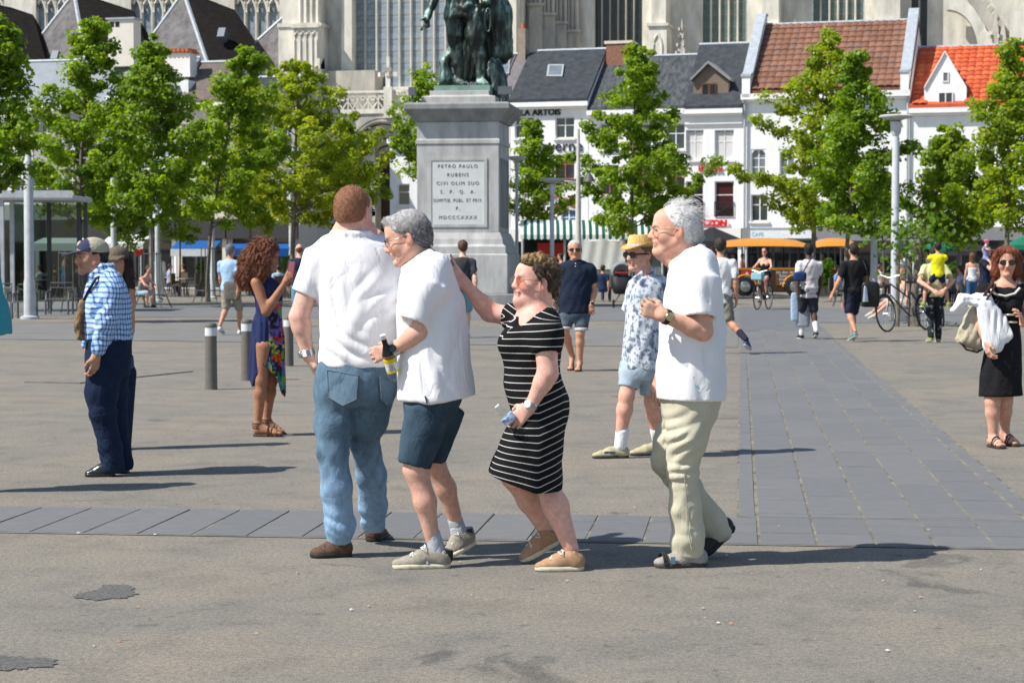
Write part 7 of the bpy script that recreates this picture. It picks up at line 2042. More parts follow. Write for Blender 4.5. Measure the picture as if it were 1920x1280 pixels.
# ---- woman in a striped dress, hand on the back in front of her
def stripe_mat():
 m = bpy.data.materials.new('striped_jersey'); m.use_nodes = True
 nt = m.node_tree; b = nt.nodes['Principled BSDF']
 b.inputs['Roughness'].default_value = .92; b.inputs['Specular IOR Level'].default_value = .12
 at = NN(nt, 'ShaderNodeAttribute', attribute_name='Col')
 sp = NN(nt, 'ShaderNodeSeparateColor'); nt.links.new(at.outputs['Color'], sp.inputs[0])
 mu = NN(nt, 'ShaderNodeMath', operation='MULTIPLY'); mu.inputs[1].default_value = 32.0
 nt.links.new(sp.outputs[0], mu.inputs[0])
 fr = NN(nt, 'ShaderNodeMath', operation='FRACT'); nt.links.new(mu.outputs[0], fr.inputs[0])
 lt = NN(nt, 'ShaderNodeMath', operation='LESS_THAN'); lt.inputs[1].default_value = .09
 nt.links.new(fr.outputs[0], lt.inputs[0])
 mx = NN(nt, 'ShaderNodeMix', data_type='RGBA')
 mx.inputs[6].default_value = (.010, .010, .011, 1); mx.inputs[7].default_value = (.72, .72, .70, 1)
 nt.links.new(lt.outputs[0], mx.inputs[0]); nt.links.new(mx.outputs[2], b.inputs['Base Color'])
 nz = NN(nt, 'ShaderNodeTexNoise', i_Scale=70.0); bp = NN(nt, 'ShaderNodeBump', i_Strength=.2, i_Distance=.01)
 nt.links.new(nz.outputs[0], bp.inputs['Height']); nt.links.new(bp.outputs[0], b.inputs['Normal'])
 return m
def person_stripes():
 f = Fig('woman with short streaked hair in black dress with thin white stripes, bottle in hand', G(1050, 1064), 9.55, skin=(.71, .40, .32), group='friends walking in a row')
 W, m = f.W, f.m
 f.h = .0096
 f.head(W(1001, 530, 0), .228, yaw=66, pitch=6, female=True, brow=(.14, .09, .06), eyes=False, lips=(.50, .20, .18), wide=1.04, nose=.95)
 f.b.ell(W(985, 568), v3(.05, .05, .03), k=.04)
 f.neck(W(1010, 548), W(1010, 592), .064, .07)
 rows = [(583, 985, 1040, .08), (594, 962, 1047, .12), (606, 953, 1050, .15), (625, 943, 1052, .165), (645, 937, 1053, .17), (668, 941, 1052, .165), (690, 946, 1050, .16), (722, 944, 1058, .165), (748, 951, 1067, .175), (772, 957, 1068, .18), (805, 947, 1060, .185), (845, 931, 1055, .185), (880, 916, 1054, .185), (922, 905, 1055, .185)]
 st = f.rows(rows)
 f.torso([q for q in st if q[0] > W(0, 790)[2]], inset=.018)
 f.b.ell(W(1005, 596), v3(.10, .12, .05), k=.05)
 sh, el, wr = W(1022, 622, -.17), W(1027, 700, -.19), W(995, 760, -.17)
 f.arm(sh, el, wr, r=(.06, .048, .042, .028))
 f.hand(W(993, 763, -.17), W(962, 792, -.16) - W(993, 763, -.17), v3(.1, 1, -.25), v3(-.75, .1, .6), curl=.85, tc=.8)
 sh2, el2, wr2 = W(966, 595, .16), W(918, 585, .18), W(872, 533, .13)
 f.arm(sh2, el2, wr2, r=(.052, .046, .041, .027))
 f.hand(W(870, 531, .13), W(842, 502, .1) - W(870, 531, .13), v3(-1, .2, .55)*-1 + v3(0, 0, -.2), v3(-.7, -.3, -.9), curl=.12, tc=.15, spread=.2)
 h1, k1, a1 = W(1012, 800, -.04), W(1020, 895, -.03), W(1071, 1028, -.06)
 h2, k2, a2 = W(1000, 800, .05), W(964, 892, .05), W(1027, 1000, .2)
 f.leg(h1, k1, a1, r=(.085, .06, .06, .037), calf=W(1042, 948, -.05))
 f.leg(h2, k2, a2, r=(.085, .062, .054, .035), calf=W(992, 938, .14))
 ra1 = dict(heel=(1095, 1064, -.08), toe=(1002, 1066, -.11)); ra2 = dict(heel=(1050, 1012, .22), toe=(978, 1052, .12))
 f.finish_body()
 def ex(q, L, k, fr):
  q.cone(L(.06, -.03, .108), L(.035, .04, .112), .024*k, .024*k, k=.03)
  q.cone(L(.0, -.02, .112), L(-.06, .02, .095), .032*k, .038*k, k=.03)
  q.cone(L(-.08, 0, .07), L(-.088, 0, -.03), .05*k, .035*k, k=.04)
  q.cone(L(-.075, 0, -.03), L(-.062, 0, -.105), .042*k, .02*k, k=.03)
  for z in (-1, 1): q.cone(L(.012, z*.074, .03), L(.006, z*.078, -.012), .012*k, .005*k, k=.01)
 def cf(V, C, q):
  t = (np.clip((q[:, 2] - .085)/.04, 0, 1)*np.clip((q[:, 0] + .09)/.05, 0, 1))[:, None]
  return C*(1 - .75*t) + np.array([.42, .27, .12])*.75*t
 f.hair((.045, .026, .016), extra=ex, thick=.014, hl=[(-.14, -.05), (-.10, -.045), (-.06, -.04), (-.02, -.032), (-.012, .012), (.03, .022), (.06, .045), (.08, .07), (.095, .10), (.2, .2)],
   nstr=6000, slen=.020, sw=.0013, jit=.22, lift=.05, colvar=.6, col2=(.40, .25, .11), cfun=cf,
   flow=lambda q: np.stack([np.where(q[:, 2] > .07, -.9, -.5), 0*q[:, 0], np.where(q[:, 2] > .07, .12, -.8)], 1), lump=.007)
 q = Sdf()
 q.sleeve(W(1022, 622, -.155), W(1025.5, 661, -.186), .082, .069, depth=.05)
 q.sleeve(W(978, 596, .13), W(949, 592, .17), .07, .064, depth=.03)
 q.loft(st, k=.03, rnd=.02, pw=2.4)
 q.ell(W(958, 643, -.07), v3(.055, .07, .055), k=.05); q.ell(W(958, 643, .07), v3(.055, .07, .055), k=.05)
 q.cone(W(1018, 604, -.1), W(1022, 628, -.16), .085, .082, k=.05)
 en = W(1025.5, 659, -.186)
 xa, xb = W(913, 884)[0], W(1004, 917)[0]
 za, zb = W(913, 884)[2], W(1004, 918)[2]
 def hem(X, Y, Z, D): return np.maximum(D, np.interp(X, [xa - .2, xa, xb, xb + .2], [za + .06, za, zb, zb]) - Z)
 neckcut = Sdf()
 vn = [W(972, 609, -.17), W(1000, 590, -.05), W(1030, 580, .05)]
 q.cone(W(966, 606, -.13), W(1003, 583, -.10), .02, .055, k=.02, op='s'); q.cone(W(1003, 583, -.1), W(1018, 570, .1), .06, .07, k=.02, op='s')
 q.cone(W(968, 600, .02), W(1003, 580, .02), .04, .06, k=.02, op='s')
 def stripecoord(V):
  z = V[:, 2].copy(); x = V[:, 0]
  zt = W(0, 800)[2]; zs = W(0, 606)[2]
  low = np.clip((zt - z)/.35, 0, 1)
  z2 = z + low*np.clip((xb - x), -.12, .3)*-.42*0 + low*np.where(x < xb, (x - xb)*-.42*-1, 0)*-1
  z2 = z - .05*np.clip((x - W(1010, 700)[0])/.12, 0, 1)*(z < W(0, 680)[2])
  z2 = z2 - low*np.clip(xb - x, 0, .3)*.40
  sl = np.clip((z - W(0, 640)[2])/.1, 0, 1)
  z2 = z2 + sl*.35*(x - W(1000, 600)[0])*np.where(V[:, 1] < f.D - .12, -.4, .6)
  top = np.clip((z - zs)/.03, 0, 1)
  z2 = z2 + top*(x - W(1000, 600)[0])*.5
  c = np.zeros((len(V), 3)); c[:, 0] = (z2 + 3.0)*.88
  return c
 f.cloth('striped_dress', q, stripe_mat(), h=.0086, folds=stretch_folds([(W(985, 690), (1, .1), .004, .03), (W(1020, 740), (.9, .3), .003, .03), (W(1000, 860), (.75, -.6), .006, .06)], 9, (.003, (4, 4, 3))),
   extra=hem, col=stripecoord, planes=[])
 tan = mat('tan_leather', (.42, .25, .14), rough=.55, var=.14, scale=60, bump=.3, bscale=300)
 sole = mat('cream_rubber', (.60, .55, .42))
 for r_, an_ in ((ra1, a1), (ra2, a2)):
  hh, tt = W(*r_['heel']), W(*r_['toe'])
  if r_ is ra1: hh[2] = tt[2] = 0
  else: tt[2] = .002; hh[2] = .10
  f.shoe(hh, tt, tan, sole, w=.042, high=.07, lace=LACE, ank=an_)
 f.watch(W(996, 758, -.17), el, METAL, r=.034, w=.010, face=v3(-.3, -1, .5), mf=mat('white_plastic', (.75, .75, .75)))
 f.glasses(mat('gold_wire', (.6, .45, .25), rough=.3, metal=1.0, var=.05), glass_mat('amber_lens', (.91, .79, .73), rough=.04), 'aviator', r=.0014, name='sunglasses')
 a, b = W(931, 760, -.185), W(980, 812, -.165)
 ax = unit(b - a); Lb = np.linalg.norm(b - a)
 e = empty('water_bottle', b, 0, 'clear water bottle with blue label in the hand of the striped dress wearer', 'bottle')
 pb = B(); pb.lathe([(.011, .018), (.012, .03), (.028, .06), (.033, .075), (.033, .1), (.030, .11), (.033, .12), (.033, Lb - .02), (.027, Lb)], c=a - b, axis=ax, n=20)
 pb.build('bottle_body', glass_mat('clear_plastic', (.9, .93, .94)), e, smooth=True)
 cb = B(); cb.lathe([(.001, 0), (.0145, .002), (.0145, .018), (.013, .02)], c=a - b, axis=ax, n=16); cb.build('cap', _mats['white_plastic'], e, smooth=True)
 lb = B(); lb.lathe([(.0337, .068), (.0337, .102)], c=a - b, axis=ax, n=20); lb.build('label_band', mat('label_blue', (.03, .12, .5), rough=.35, var=.4, scale=60, col2=(.5, .6, .7)), e, smooth=True)
person_stripes()
# ---- white-haired man in beige trousers
def person_white():
 f = Fig('white haired man in glasses, long white shirt and beige trousers, fist held at his chest', G(1290, 1056), 9.65, skin=(.69, .375, .27), group='friends walking in a row')
 W, m = f.W, f.m
 f.h = .0096
 f.head(W(1264, 434, 0), .248, yaw=88, pitch=2, nose=1.12, brow=(.6, .5, .42), smile=1)
 f.b.cone(W(1243, 478), W(1262, 494), .03, .035, k=.03)
 f.neck(W(1277, 452), W(1290, 500), .064, .068)
 rows = [(468, 1290, 1318, .055), (478, 1272, 1326, .08), (494, 1259, 1339, .12), (512, 1252, 1347, .16), (535, 1247, 1352, .185), (570, 1242, 1356, .2), (610, 1237, 1359, .2), (655, 1233, 1361, .2), (700, 1231, 1362, .2), (752, 1230, 1362, .2)]
 st = f.rows(rows)
 f.torso(st, inset=.03)
 sh, el, wr = W(1312, 530, -.17), W(1318, 620, -.2), W(1247, 593, -.25)
 f.arm(sh, el, wr, r=(.054, .047, .043, .030))
 f.hand(W(1244, 592, -.25), v3(-1, .05, .42), v3(.1, 1, .15), v3(-.35, -.2, 1), curl=1.3, tc=.9)
 f.arm(W(1300, 530, .16), W(1285, 640, .17), W(1242, 700, .1))
 f.hand(W(1240, 703, .1), v3(-.35, 0, -1), v3(.7, .6, 0), v3(-.7, -.8, 0), curl=.7)
 h1, k1, a1 = W(1298, 770, -.08), W(1280, 880, -.08), W(1292, 1030, -.05)
 h2, k2, a2 = W(1290, 770, .1), W(1246, 862, .1), W(1340, 990, .22)
 f.leg(h1, k1, a1); f.leg(h2, k2, a2)
 f.finish_body()
 HL = [(-.12, -.2), (-.08, -.06), (-.03, -.036), (-.012, -.032), (.0, .0), (.03, .012), (.05, .03), (.07, .042), (.09, .055), (.12, .062), (.2, .07)]
 f.hair((.74, .72, .70), thick=.008, hl=HL, nstr=5000, slen=.028, sw=.0011, jit=.3, lift=.03, colvar=.12, col2=(.85, .84, .83), lump=.0015,
   flow=lambda q: np.stack([-.8 + 0*q[:, 0], 0*q[:, 0], np.where(q[:, 2] > .06, .1, -.5)], 1),
   extra=lambda q, L, k, fr: (q.cone(L(-.07, 0, .06), L(-.085, 0, .02), .045*k, .035*k, k=.04), q.cone(L(-.08, 0, .0), L(-.065, 0, -.05), .04*k, .03*k, k=.03)))
 c, k, fr, L = f.hf
 wb = B(); r = np.random.default_rng(3)
 for i in range(46):
  a0 = L(r.uniform(-.02, .055), r.uniform(-.05, .05), r.uniform(.095, .115))
  bb_ = [a0]; n_ = 7; ln = r.uniform(.05, .13)
  for j in range(1, n_):
   t = j/(n_ - 1)
   bb_.append(a0 + fr[0]*(-ln*1.0*t + .01*math.sin(5*t + i)) + fr[2]*(.048*math.sin(2.6*t)*r.uniform(.5, 1.3)) + fr[1]*(.02*math.sin(3*t + i)))
  wb.tube(bb_, [.0007]*(n_ - 1) + [.0003], 4)
 for i in range(34):
  a0 = L(r.uniform(-.1, -.05), r.uniform(-.05, .05), r.uniform(.02, .11))
  wb.tube([a0 + fr[0]*(-.09*t*r.uniform(.7, 1.2)) + fr[2]*(.035*math.sin(2.5*t) - .03*t) + fr[1]*.02*math.sin(3*t + i) for t in np.linspace(0, 1, 6)], [.0007]*5 + [.0003], 4)
 wo = wb.build('loose_hair', mat('white_hair', (.75, .73, .71), rough=.5, var=.1), f.root, smooth=True, off=f.base)
 q = Sdf()
 q.sleeve(W(1312, 528, -.16), W(1312, 596, -.205), .09, .083, depth=.07)
 q.sleeve(W(1306, 530, .16), W(1303, 592, .2), .085, .08, depth=.07)
 q.loft(st, k=.03, rnd=.02)
 q.cone(W(1308, 500, -.1), W(1312, 532, -.155), .098, .088, k=.06)
 q.cone(W(1308, 500, .1), W(1306, 532, .155), .09, .082, k=.06)
 for (a, b) in (((1260, 500, -.05), (1288, 480, -.085)), ((1288, 480, -.085), (1312, 467, -.06)), ((1312, 467, -.06), (1318, 467, .05)), ((1260, 500, .05), (1288, 482, .085))):
  q.cone(W(*a), W(*b), .017, k=.012, flat=((0, 0, 1), 1.5))
 en = W(1313, 590, -.202)
 so = f.cloth('polo_shirt', q, WHITE, h=.0086,
     folds=stretch_folds([(W(1285, 560), (.35, -.93), .010, .05), (W(1270, 640), (.55, -.83), .011, .06), (W(1340, 620), (-.1, -1), .007, .06), (W(1300, 690), (.4, -.9), .006, .07)], 12, (.005, (4.5, 4, 2.2))),
     planes=[(W(1300, 748), (-.02, 0, -1))])
 em = B(); r = np.random.default_rng(8); tl = mat('teal_thread', (.12, .45, .5), rough=.8)
 for i in range(16):
  x, y = 1297 + r.normal(0, 4), 718 + r.normal(0, 7)
  p0 = W(x, y, 0); t = min(.95, abs(x - 1296)/66)
  p0[1] = f.D - .2*math.sqrt(1 - t*t) - .002
  em.box(p0 + v3(0, .003, 0), (.004, .004, .006))
 em.build('embroidery', tl, so, off=f.base)
 q = Sdf()
 q.loft(f.rows([(712, 1240, 1356, .17), (745, 1238, 1354, .18), (775, 1242, 1345, .17), (800, 1250, 1330, .12)]), k=.03, rnd=.02)
 q.chain([W(1300, 770, -.06), W(1287, 822, -.08), k1, W(1286, 955, -.07), W(1290, 1005, -.06), W(1289, 1036, -.05)], [.116, .10, .072, .076, .080, .080], k=.03)
 q.chain([W(1292, 770, .08), W(1262, 825, .1), k2, W(1290, 920, .16), W(1330, 975, .21), W(1343, 993, .22)], [.115, .09, .066, .072, .076, .074], k=.03)
 fl = folds_leg(k1, a1, 14, .007)
 diag = stretch_folds([(W(1285, 830), (.6, .8), .010, .03), (W(1275, 880), (.9, .35), .009, .025), (W(1265, 800), (.75, .6), .008, .03)], 4, (.004, (5, 5, 4)))
 tr = f.cloth('trousers', q, fabric('beige_cotton', (.53, .50, .385), var=.05, bump=.35, bscale=22, wr=.28, wscale=8, stretch=(1, 1, .5)), h=.009, folds=lambda X, Y, Z: fl(X, Y, Z)*.6 + diag(X, Y, Z), planes=[(W(1290, 1040, 0), (0, 0, -1))])
 sb = B(); sb.tube([W(x, y, -.155 + .0*x) - v3(0, d_, 0) for x, y, d_ in ((1283, 885, .005), (1287, 940, .002), (1290, 990, .0), (1297, 1030, .0))], .0025, 4)
 sb.build('side_seam', fabric('seam', (.36, .34, .27)), tr, off=f.base)
 grey = mat('grey_mesh_shoe', (.33, .30, .27), rough=.8, var=.2, scale=60, bump=.3); dk = mat('black_rubber', (.025, .024, .024))
 hh, tt = W(1325, 1058, -.05), W(1227, 1058, -.1); hh[2] = tt[2] = 0
 so1 = f.shoe(hh, tt, grey, mat('sandal_sole', (.06, .055, .05), rough=.8), w=.05, high=.07)
 d = unit(tt - hh); u = v3(0, 0, 1); sd_ = np.cross(d, u)
 stp = B()
 for t, hgt in ((.15, .076), (.19, .074)):
  stp.tube([hh + d*(.29*(1 - t) - .02) + sd_*.053*math.cos(a) + u*(.02 + .052*math.sin(a)) for a in np.linspace(0, math.pi, 9)], .006, 5)
 stp.build('strap', dk, so1, smooth=True, off=f.base)
 bk = B(); bk.box(hh + d*.175 - sd_*0 + v3(0, -.052, .04), (.022, .008, .035)); bk.build('buckle', mat('blue_grey_strap', (.12, .2, .26), rough=.6), so1, off=f.base)
 hh, tt = W(1377, 992, .26), W(1318, 1032, .18); tt[2] = .004; hh[2] = .15
 f.shoe(hh, tt, mat('dark_shoe', (.03, .028, .028), rough=.6), dk, w=.05, high=.06)
 f.watch(W(1250, 594, -.25), el, mat('black_leather', (.02, .018, .016), rough=.5), r=.035, w=.009, face=v3(.1, -1, .1), mf=mat('gilt', (.5, .42, .25), rough=.3, metal=1))
 f.glasses(mat('gold_wire', (.6, .45, .25)), CLEARLENS, 'rect', r=.0016)
 e = empty('plastic_cup', W(1212, 572, -.25), 0, 'clear plastic cup in the fist of the white haired man', 'cup')
 cb = B(); cb.lathe([(.022, -.04), (.034, .055), (.033, .055), (.021, -.038)], n=20)
 cb.build('cup_wall', glass_mat('clear_plastic', (.9, .93, .94)), e, smooth=True)
person_white()
# ------------------------------------------------------------------ people a little farther back
def pattern_mat(name, cols, scale=9, sharp=True, kind='noise', stretch=(1, 1, 1)):
 """printed cloth: several colours picked by noise"""
 if name in _mats: return _mats[name]
 m = bpy.data.materials.new(name); m.use_nodes = True; _mats[name] = m
 nt = m.node_tree; b = nt.nodes['Principled BSDF']; b.inputs['Roughness'].default_value = .9; b.inputs['Specular IOR Level'].default_value = .15
 tc = NN(nt, 'ShaderNodeTexCoord'); mp = NN(nt, 'ShaderNodeMapping'); mp.inputs['Scale'].default_value = stretch
 nt.links.new(tc.outputs['Object'], mp.inputs[0])
 if kind == 'voronoi':
  nz = NN(nt, 'ShaderNodeTexVoronoi', i_Scale=scale); outp = nz.outputs['Color']
  n2 = NN(nt, 'ShaderNodeTexNoise', i_Scale=scale*.8, i_Detail=2)
  nt.links.new(mp.outputs[0], n2.inputs['Vector'])
  vm = NN(nt, 'ShaderNodeMixRGB'); vm.inputs[0].default_value = .25
  nt.links.new(mp.outputs[0], vm.inputs[1]); nt.links.new(n2.outputs['Color'], vm.inputs[2]); nt.links.new(vm.outputs[0], nz.inputs['Vector'])
  sp = NN(nt, 'ShaderNodeSeparateColor'); nt.links.new(outp, sp.inputs[0]); fac = sp.outputs[0]
 else:
  nz = NN(nt, 'ShaderNodeTexNoise', i_Scale=scale, i_Detail=5, i_Roughness=.65); nt.links.new(mp.outputs[0], nz.inputs['Vector']); fac = nz.outputs['Fac']
 rp = NN(nt, 'ShaderNodeValToRGB'); cr = rp.color_ramp; cr.interpolation = 'CONSTANT' if sharp else 'LINEAR'
 n = len(cols)
 for i, (pos, c) in enumerate(cols):
  e = cr.elements[i] if i < 2 else cr.elements.new(pos)
  e.position = pos; e.color = list(c) + [1]
 nt.links.new(fac, rp.inputs[0]); nt.links.new(rp.outputs[0], b.inputs['Base Color'])
 return m
def check_mat():
 m = bpy.data.materials.new('blue_check'); m.use_nodes = True
 nt = m.node_tree; b = nt.nodes['Principled BSDF']; b.inputs['Roughness'].default_value = .9
 tc = NN(nt, 'ShaderNodeTexCoord'); sp = NN(nt, 'ShaderNodeSeparateXYZ'); nw = NN(nt, 'ShaderNodeTexNoise', i_Scale=7.0); va = NN(nt, 'ShaderNodeVectorMath', operation='MULTIPLY_ADD'); va.inputs[1].default_value = (.05, .05, .05); nt.links.new(tc.outputs['Object'], nw.inputs[0]); nt.links.new(nw.outputs['Color'], va.inputs[0]); nt.links.new(tc.outputs['Object'], va.inputs[2]); nt.links.new(va.outputs[0], sp.inputs[0])
 fac = None; outs = []
 ad = NN(nt, 'ShaderNodeMath', operation='ADD'); nt.links.new(sp.outputs[0], ad.inputs[0]); nt.links.new(sp.outputs[1], ad.inputs[1])
 for src, per in ((ad.outputs[0], 30.), (sp.outputs[2], 28.)):
  mu = NN(nt, 'ShaderNodeMath', operation='MULTIPLY'); mu.inputs[1].default_value = per; nt.links.new(src, mu.inputs[0])
  fr = NN(nt, 'ShaderNodeMath', operation='FRACT'); nt.links.new(mu.outputs[0], fr.inputs[0])
  lt = NN(nt, 'ShaderNodeMath', operation='LESS_THAN'); lt.inputs[1].default_value = .36; nt.links.new(fr.outputs[0], lt.inputs[0])
  outs.append(lt.outputs[0])
 s2 = NN(nt, 'ShaderNodeMath', operation='ADD'); nt.links.new(outs[0], s2.inputs[0]); nt.links.new(outs[1], s2.inputs[1])
 dv = NN(nt, 'ShaderNodeMath', operation='MULTIPLY'); dv.inputs[1].default_value = .5; nt.links.new(s2.outputs[0], dv.inputs[0])
 rp = NN(nt, 'ShaderNodeValToRGB'); cr = rp.color_ramp
 cr.elements[0].color = (.48, .60, .80, 1); cr.elements[1].color = (.025, .06, .16, 1)
 e = cr.elements.new(.5); e.color = (.13, .28, .56, 1)
 nt.links.new(dv.outputs[0], rp.inputs[0]); nt.links.new(rp.outputs[0], b.inputs['Base Color'])
 return m
def person_hat():
 f = Fig('man in yellow straw hat and dark glasses wearing a blue and white printed shirt', G(1165, 858), 14.88, skin='rosy')
 W = f.W; f.h = .0095
 f.head(W(1199, 478, 0), .245, yaw=52, pitch=-2, smile=1, eyes=False, stubble=.12, brow=(.2, .14, .1))
 f.neck(W(1203, 492), W(1208, 520), .058, .066)
 rows = [(516, 1194, 1226, .07), (523, 1186, 1236, .1), (535, 1180, 1244, .13), (555, 1176, 1247, .15), (590, 1173, 1247, .16), (630, 1169, 1247, .165), (665, 1167, 1246, .165), (692, 1164, 1246, .165)]
 st = f.rows(rows); f.torso(st, inset=.02)
 f.arm(W(1238, 545, .05), W(1252, 600, .12), W(1240, 640, .25)); f.arm(W(1192, 547, .04), W(1190, 600, .2), W(1205, 645, .22), r=(.04, .038, .036, .026))
 f.hand(W(1240, 640, .25), v3(-.8, .2, -.6), v3(0, 1, 0), v3(0, 0, 1), fine=False); f.hand(W(1205, 645, .22), v3(.8, .2, -.5), v3(0, 1, 0), v3(0, 0, 1), fine=False)
 h1, k1, a1 = W(1182, 690, -.03), W(1175, 742, -.07), W(1162, 828, -.05)
 h2, k2, a2 = W(1222, 690, .05), W(1222, 752, .08), W(1236, 835, .2)
 f.leg(h1, k1, a1, r=(.068, .056, .058, .036)); f.leg(h2, k2, a2, r=(.068, .056, .055, .036))
 f.finish_body()
 f.hair((.20, .12, .07), thick=.010, nstr=600, slen=.02, sw=.002)
 q = Sdf(); q.sleeve(W(1196, 530, .04), W(1181, 586, .05), .07, .07); q.loft(st, k=.03, rnd=.02)
 q.cone(W(1235, 535, .03), W(1246, 575, .08), .08, .075, k=.05)
 for a, b in (((1190, 524, -.09), (1204, 512, -.06)), ((1204, 530, -.11), (1226, 510, -.03)), ((1226, 510, -.03), (1226, 508, .06))): q.cone(W(*a), W(*b), .017, k=.012, flat=((0, 0, 1), 1.5))
 f.cloth('printed_shirt', q, pattern_mat('blue_print', [(0, (.06, .08, .13)), (.40, (.17, .21, .28)), (.47, (.66, .69, .72)), (.54, (.48, .54, .62)), (.60, (.13, .16, .23))], 19, False, 'noise', (1, 1, .75)), folds=wob(.006, (6, 5, 4), 21), planes=[(W(1205, 692), (-.05, 0, -1))])
 q = Sdf(); q.loft(f.rows([(676, 1163, 1244, .15), (695, 1160, 1243, .155), (712, 1164, 1238, .14)]), k=.03, rnd=.02)
 q.sleeve(W(1184, 700, -.03), W(1178, 727, -.05), .088, .080, depth=.03, k=.03); q.sleeve(W(1220, 700, .03), W(1218, 741, .05), .09, .076, depth=.03, k=.03)
 f.cloth('shorts', q, denim('pale', (.28, .36, .44), (.42, .50, .57), 6), folds=wob(.004, (7, 6, 6), 2))
 sk = fabric('white_sock', (.78, .78, .8)); sh = mat('khaki_shoe', (.42, .38, .24), rough=.8, var=.2, scale=35); ss = mat('dark_sole', (.05, .05, .055), rough=.8)
 hh, tt = W(1179, 858, -.03), W(1109, 857, -.08); hh[2] = tt[2] = 0
 so = f.shoe(hh, tt, sh, ss, w=.045, high=.065)
 pb = B(); d = unit(tt - hh); pb.box(hh + d*.15 + v3(0, -.040, .045), (.08, .012, .018)); pb.build('side_panel', mat('navy_mesh', (.05, .06, .15), rough=.8), so, off=f.base)
 q = Sdf(); q.cone(W(1163, 836, -.05), W(1167, 808, -.05), .046, .052, k=.02); f.cloth('sock', q, sk)
 hh = W(1243, 846, .18); hh[2] = 0; tt = hh + v3(-.26, -.06, 0)
 f.shoe(hh, tt, sh, ss, w=.045, high=.065)
 q = Sdf(); q.cone(a2, a2 + (k2 - a2)*.35, .046, .052, k=.02); f.cloth('sock', q, sk)
 f.glasses(BLACKP, DARKLENS, 'rect', r=.004, name='sunglasses', big=1.12, temple=.006)
 c, k, fr, L = f.hf
 e = empty('straw_hat', c, 0, 'yellow straw trilby hat with a pale woven band', 'hat')
 e.parent = f.root; e.location = c - f.base
 for kk in ('label', 'category'): del e[kk]
 up = unit(fr[2] + fr[0]*.02); straw = mat('straw', (.60, .36, .10), rough=.75, var=.25, scale=90, bump=.6, bscale=120, bdist=.006, col2=(.72, .48, .17))
 hb = B(); o_ = L(-.012, 0, .058) - c
 n = 28; V = []; F = []
 prof = [(.150, .012, 1), (.148, .004, 1), (.118, .0, .4), (.100, .002, 0), (.098, .02, 0), (.090, .075, 0), (.078, .092, 0), (.05, .088, 0), (.001, .076, 0)]
 for r_, z_, fl in prof:
  for i in range(n):
   a = 2*math.pi*i/n
   ff, ss_ = math.cos(a), math.sin(a)
   zz = z_ + fl*(.018*(ss_**2) - .022*max(0, ff)**2 + (.012 if ff < -.3 else 0))
   V.append(o_ + fr[0]*ff*r_*1.08 + fr[1]*ss_*r_*.92 + up*zz)
 for j in range(len(prof) - 1):
  for i in range(n): F.append((j*n + i, j*n + (i+1) % n, (j+1)*n + (i+1) % n, (j+1)*n + i))
 hb.add(V, F); ho = hb.build('hat_body', straw, e, smooth=True)
 rb = B(); V = []
 for z_ in (.008, .026):
  for i in range(n):
   a = 2*math.pi*i/n; r_ = .1025 - .12*z_
   V.append(o_ + fr[0]*math.cos(a)*r_*1.08 + fr[1]*math.sin(a)*r_*.92 + up*z_)
 rb.add(V, [(i, (i+1) % n, n + (i+1) % n, n + i) for i in range(n)]); rb.build('hat_band', fabric('hat_band', (.62, .58, .52)), e, smooth=True)
person_hat()
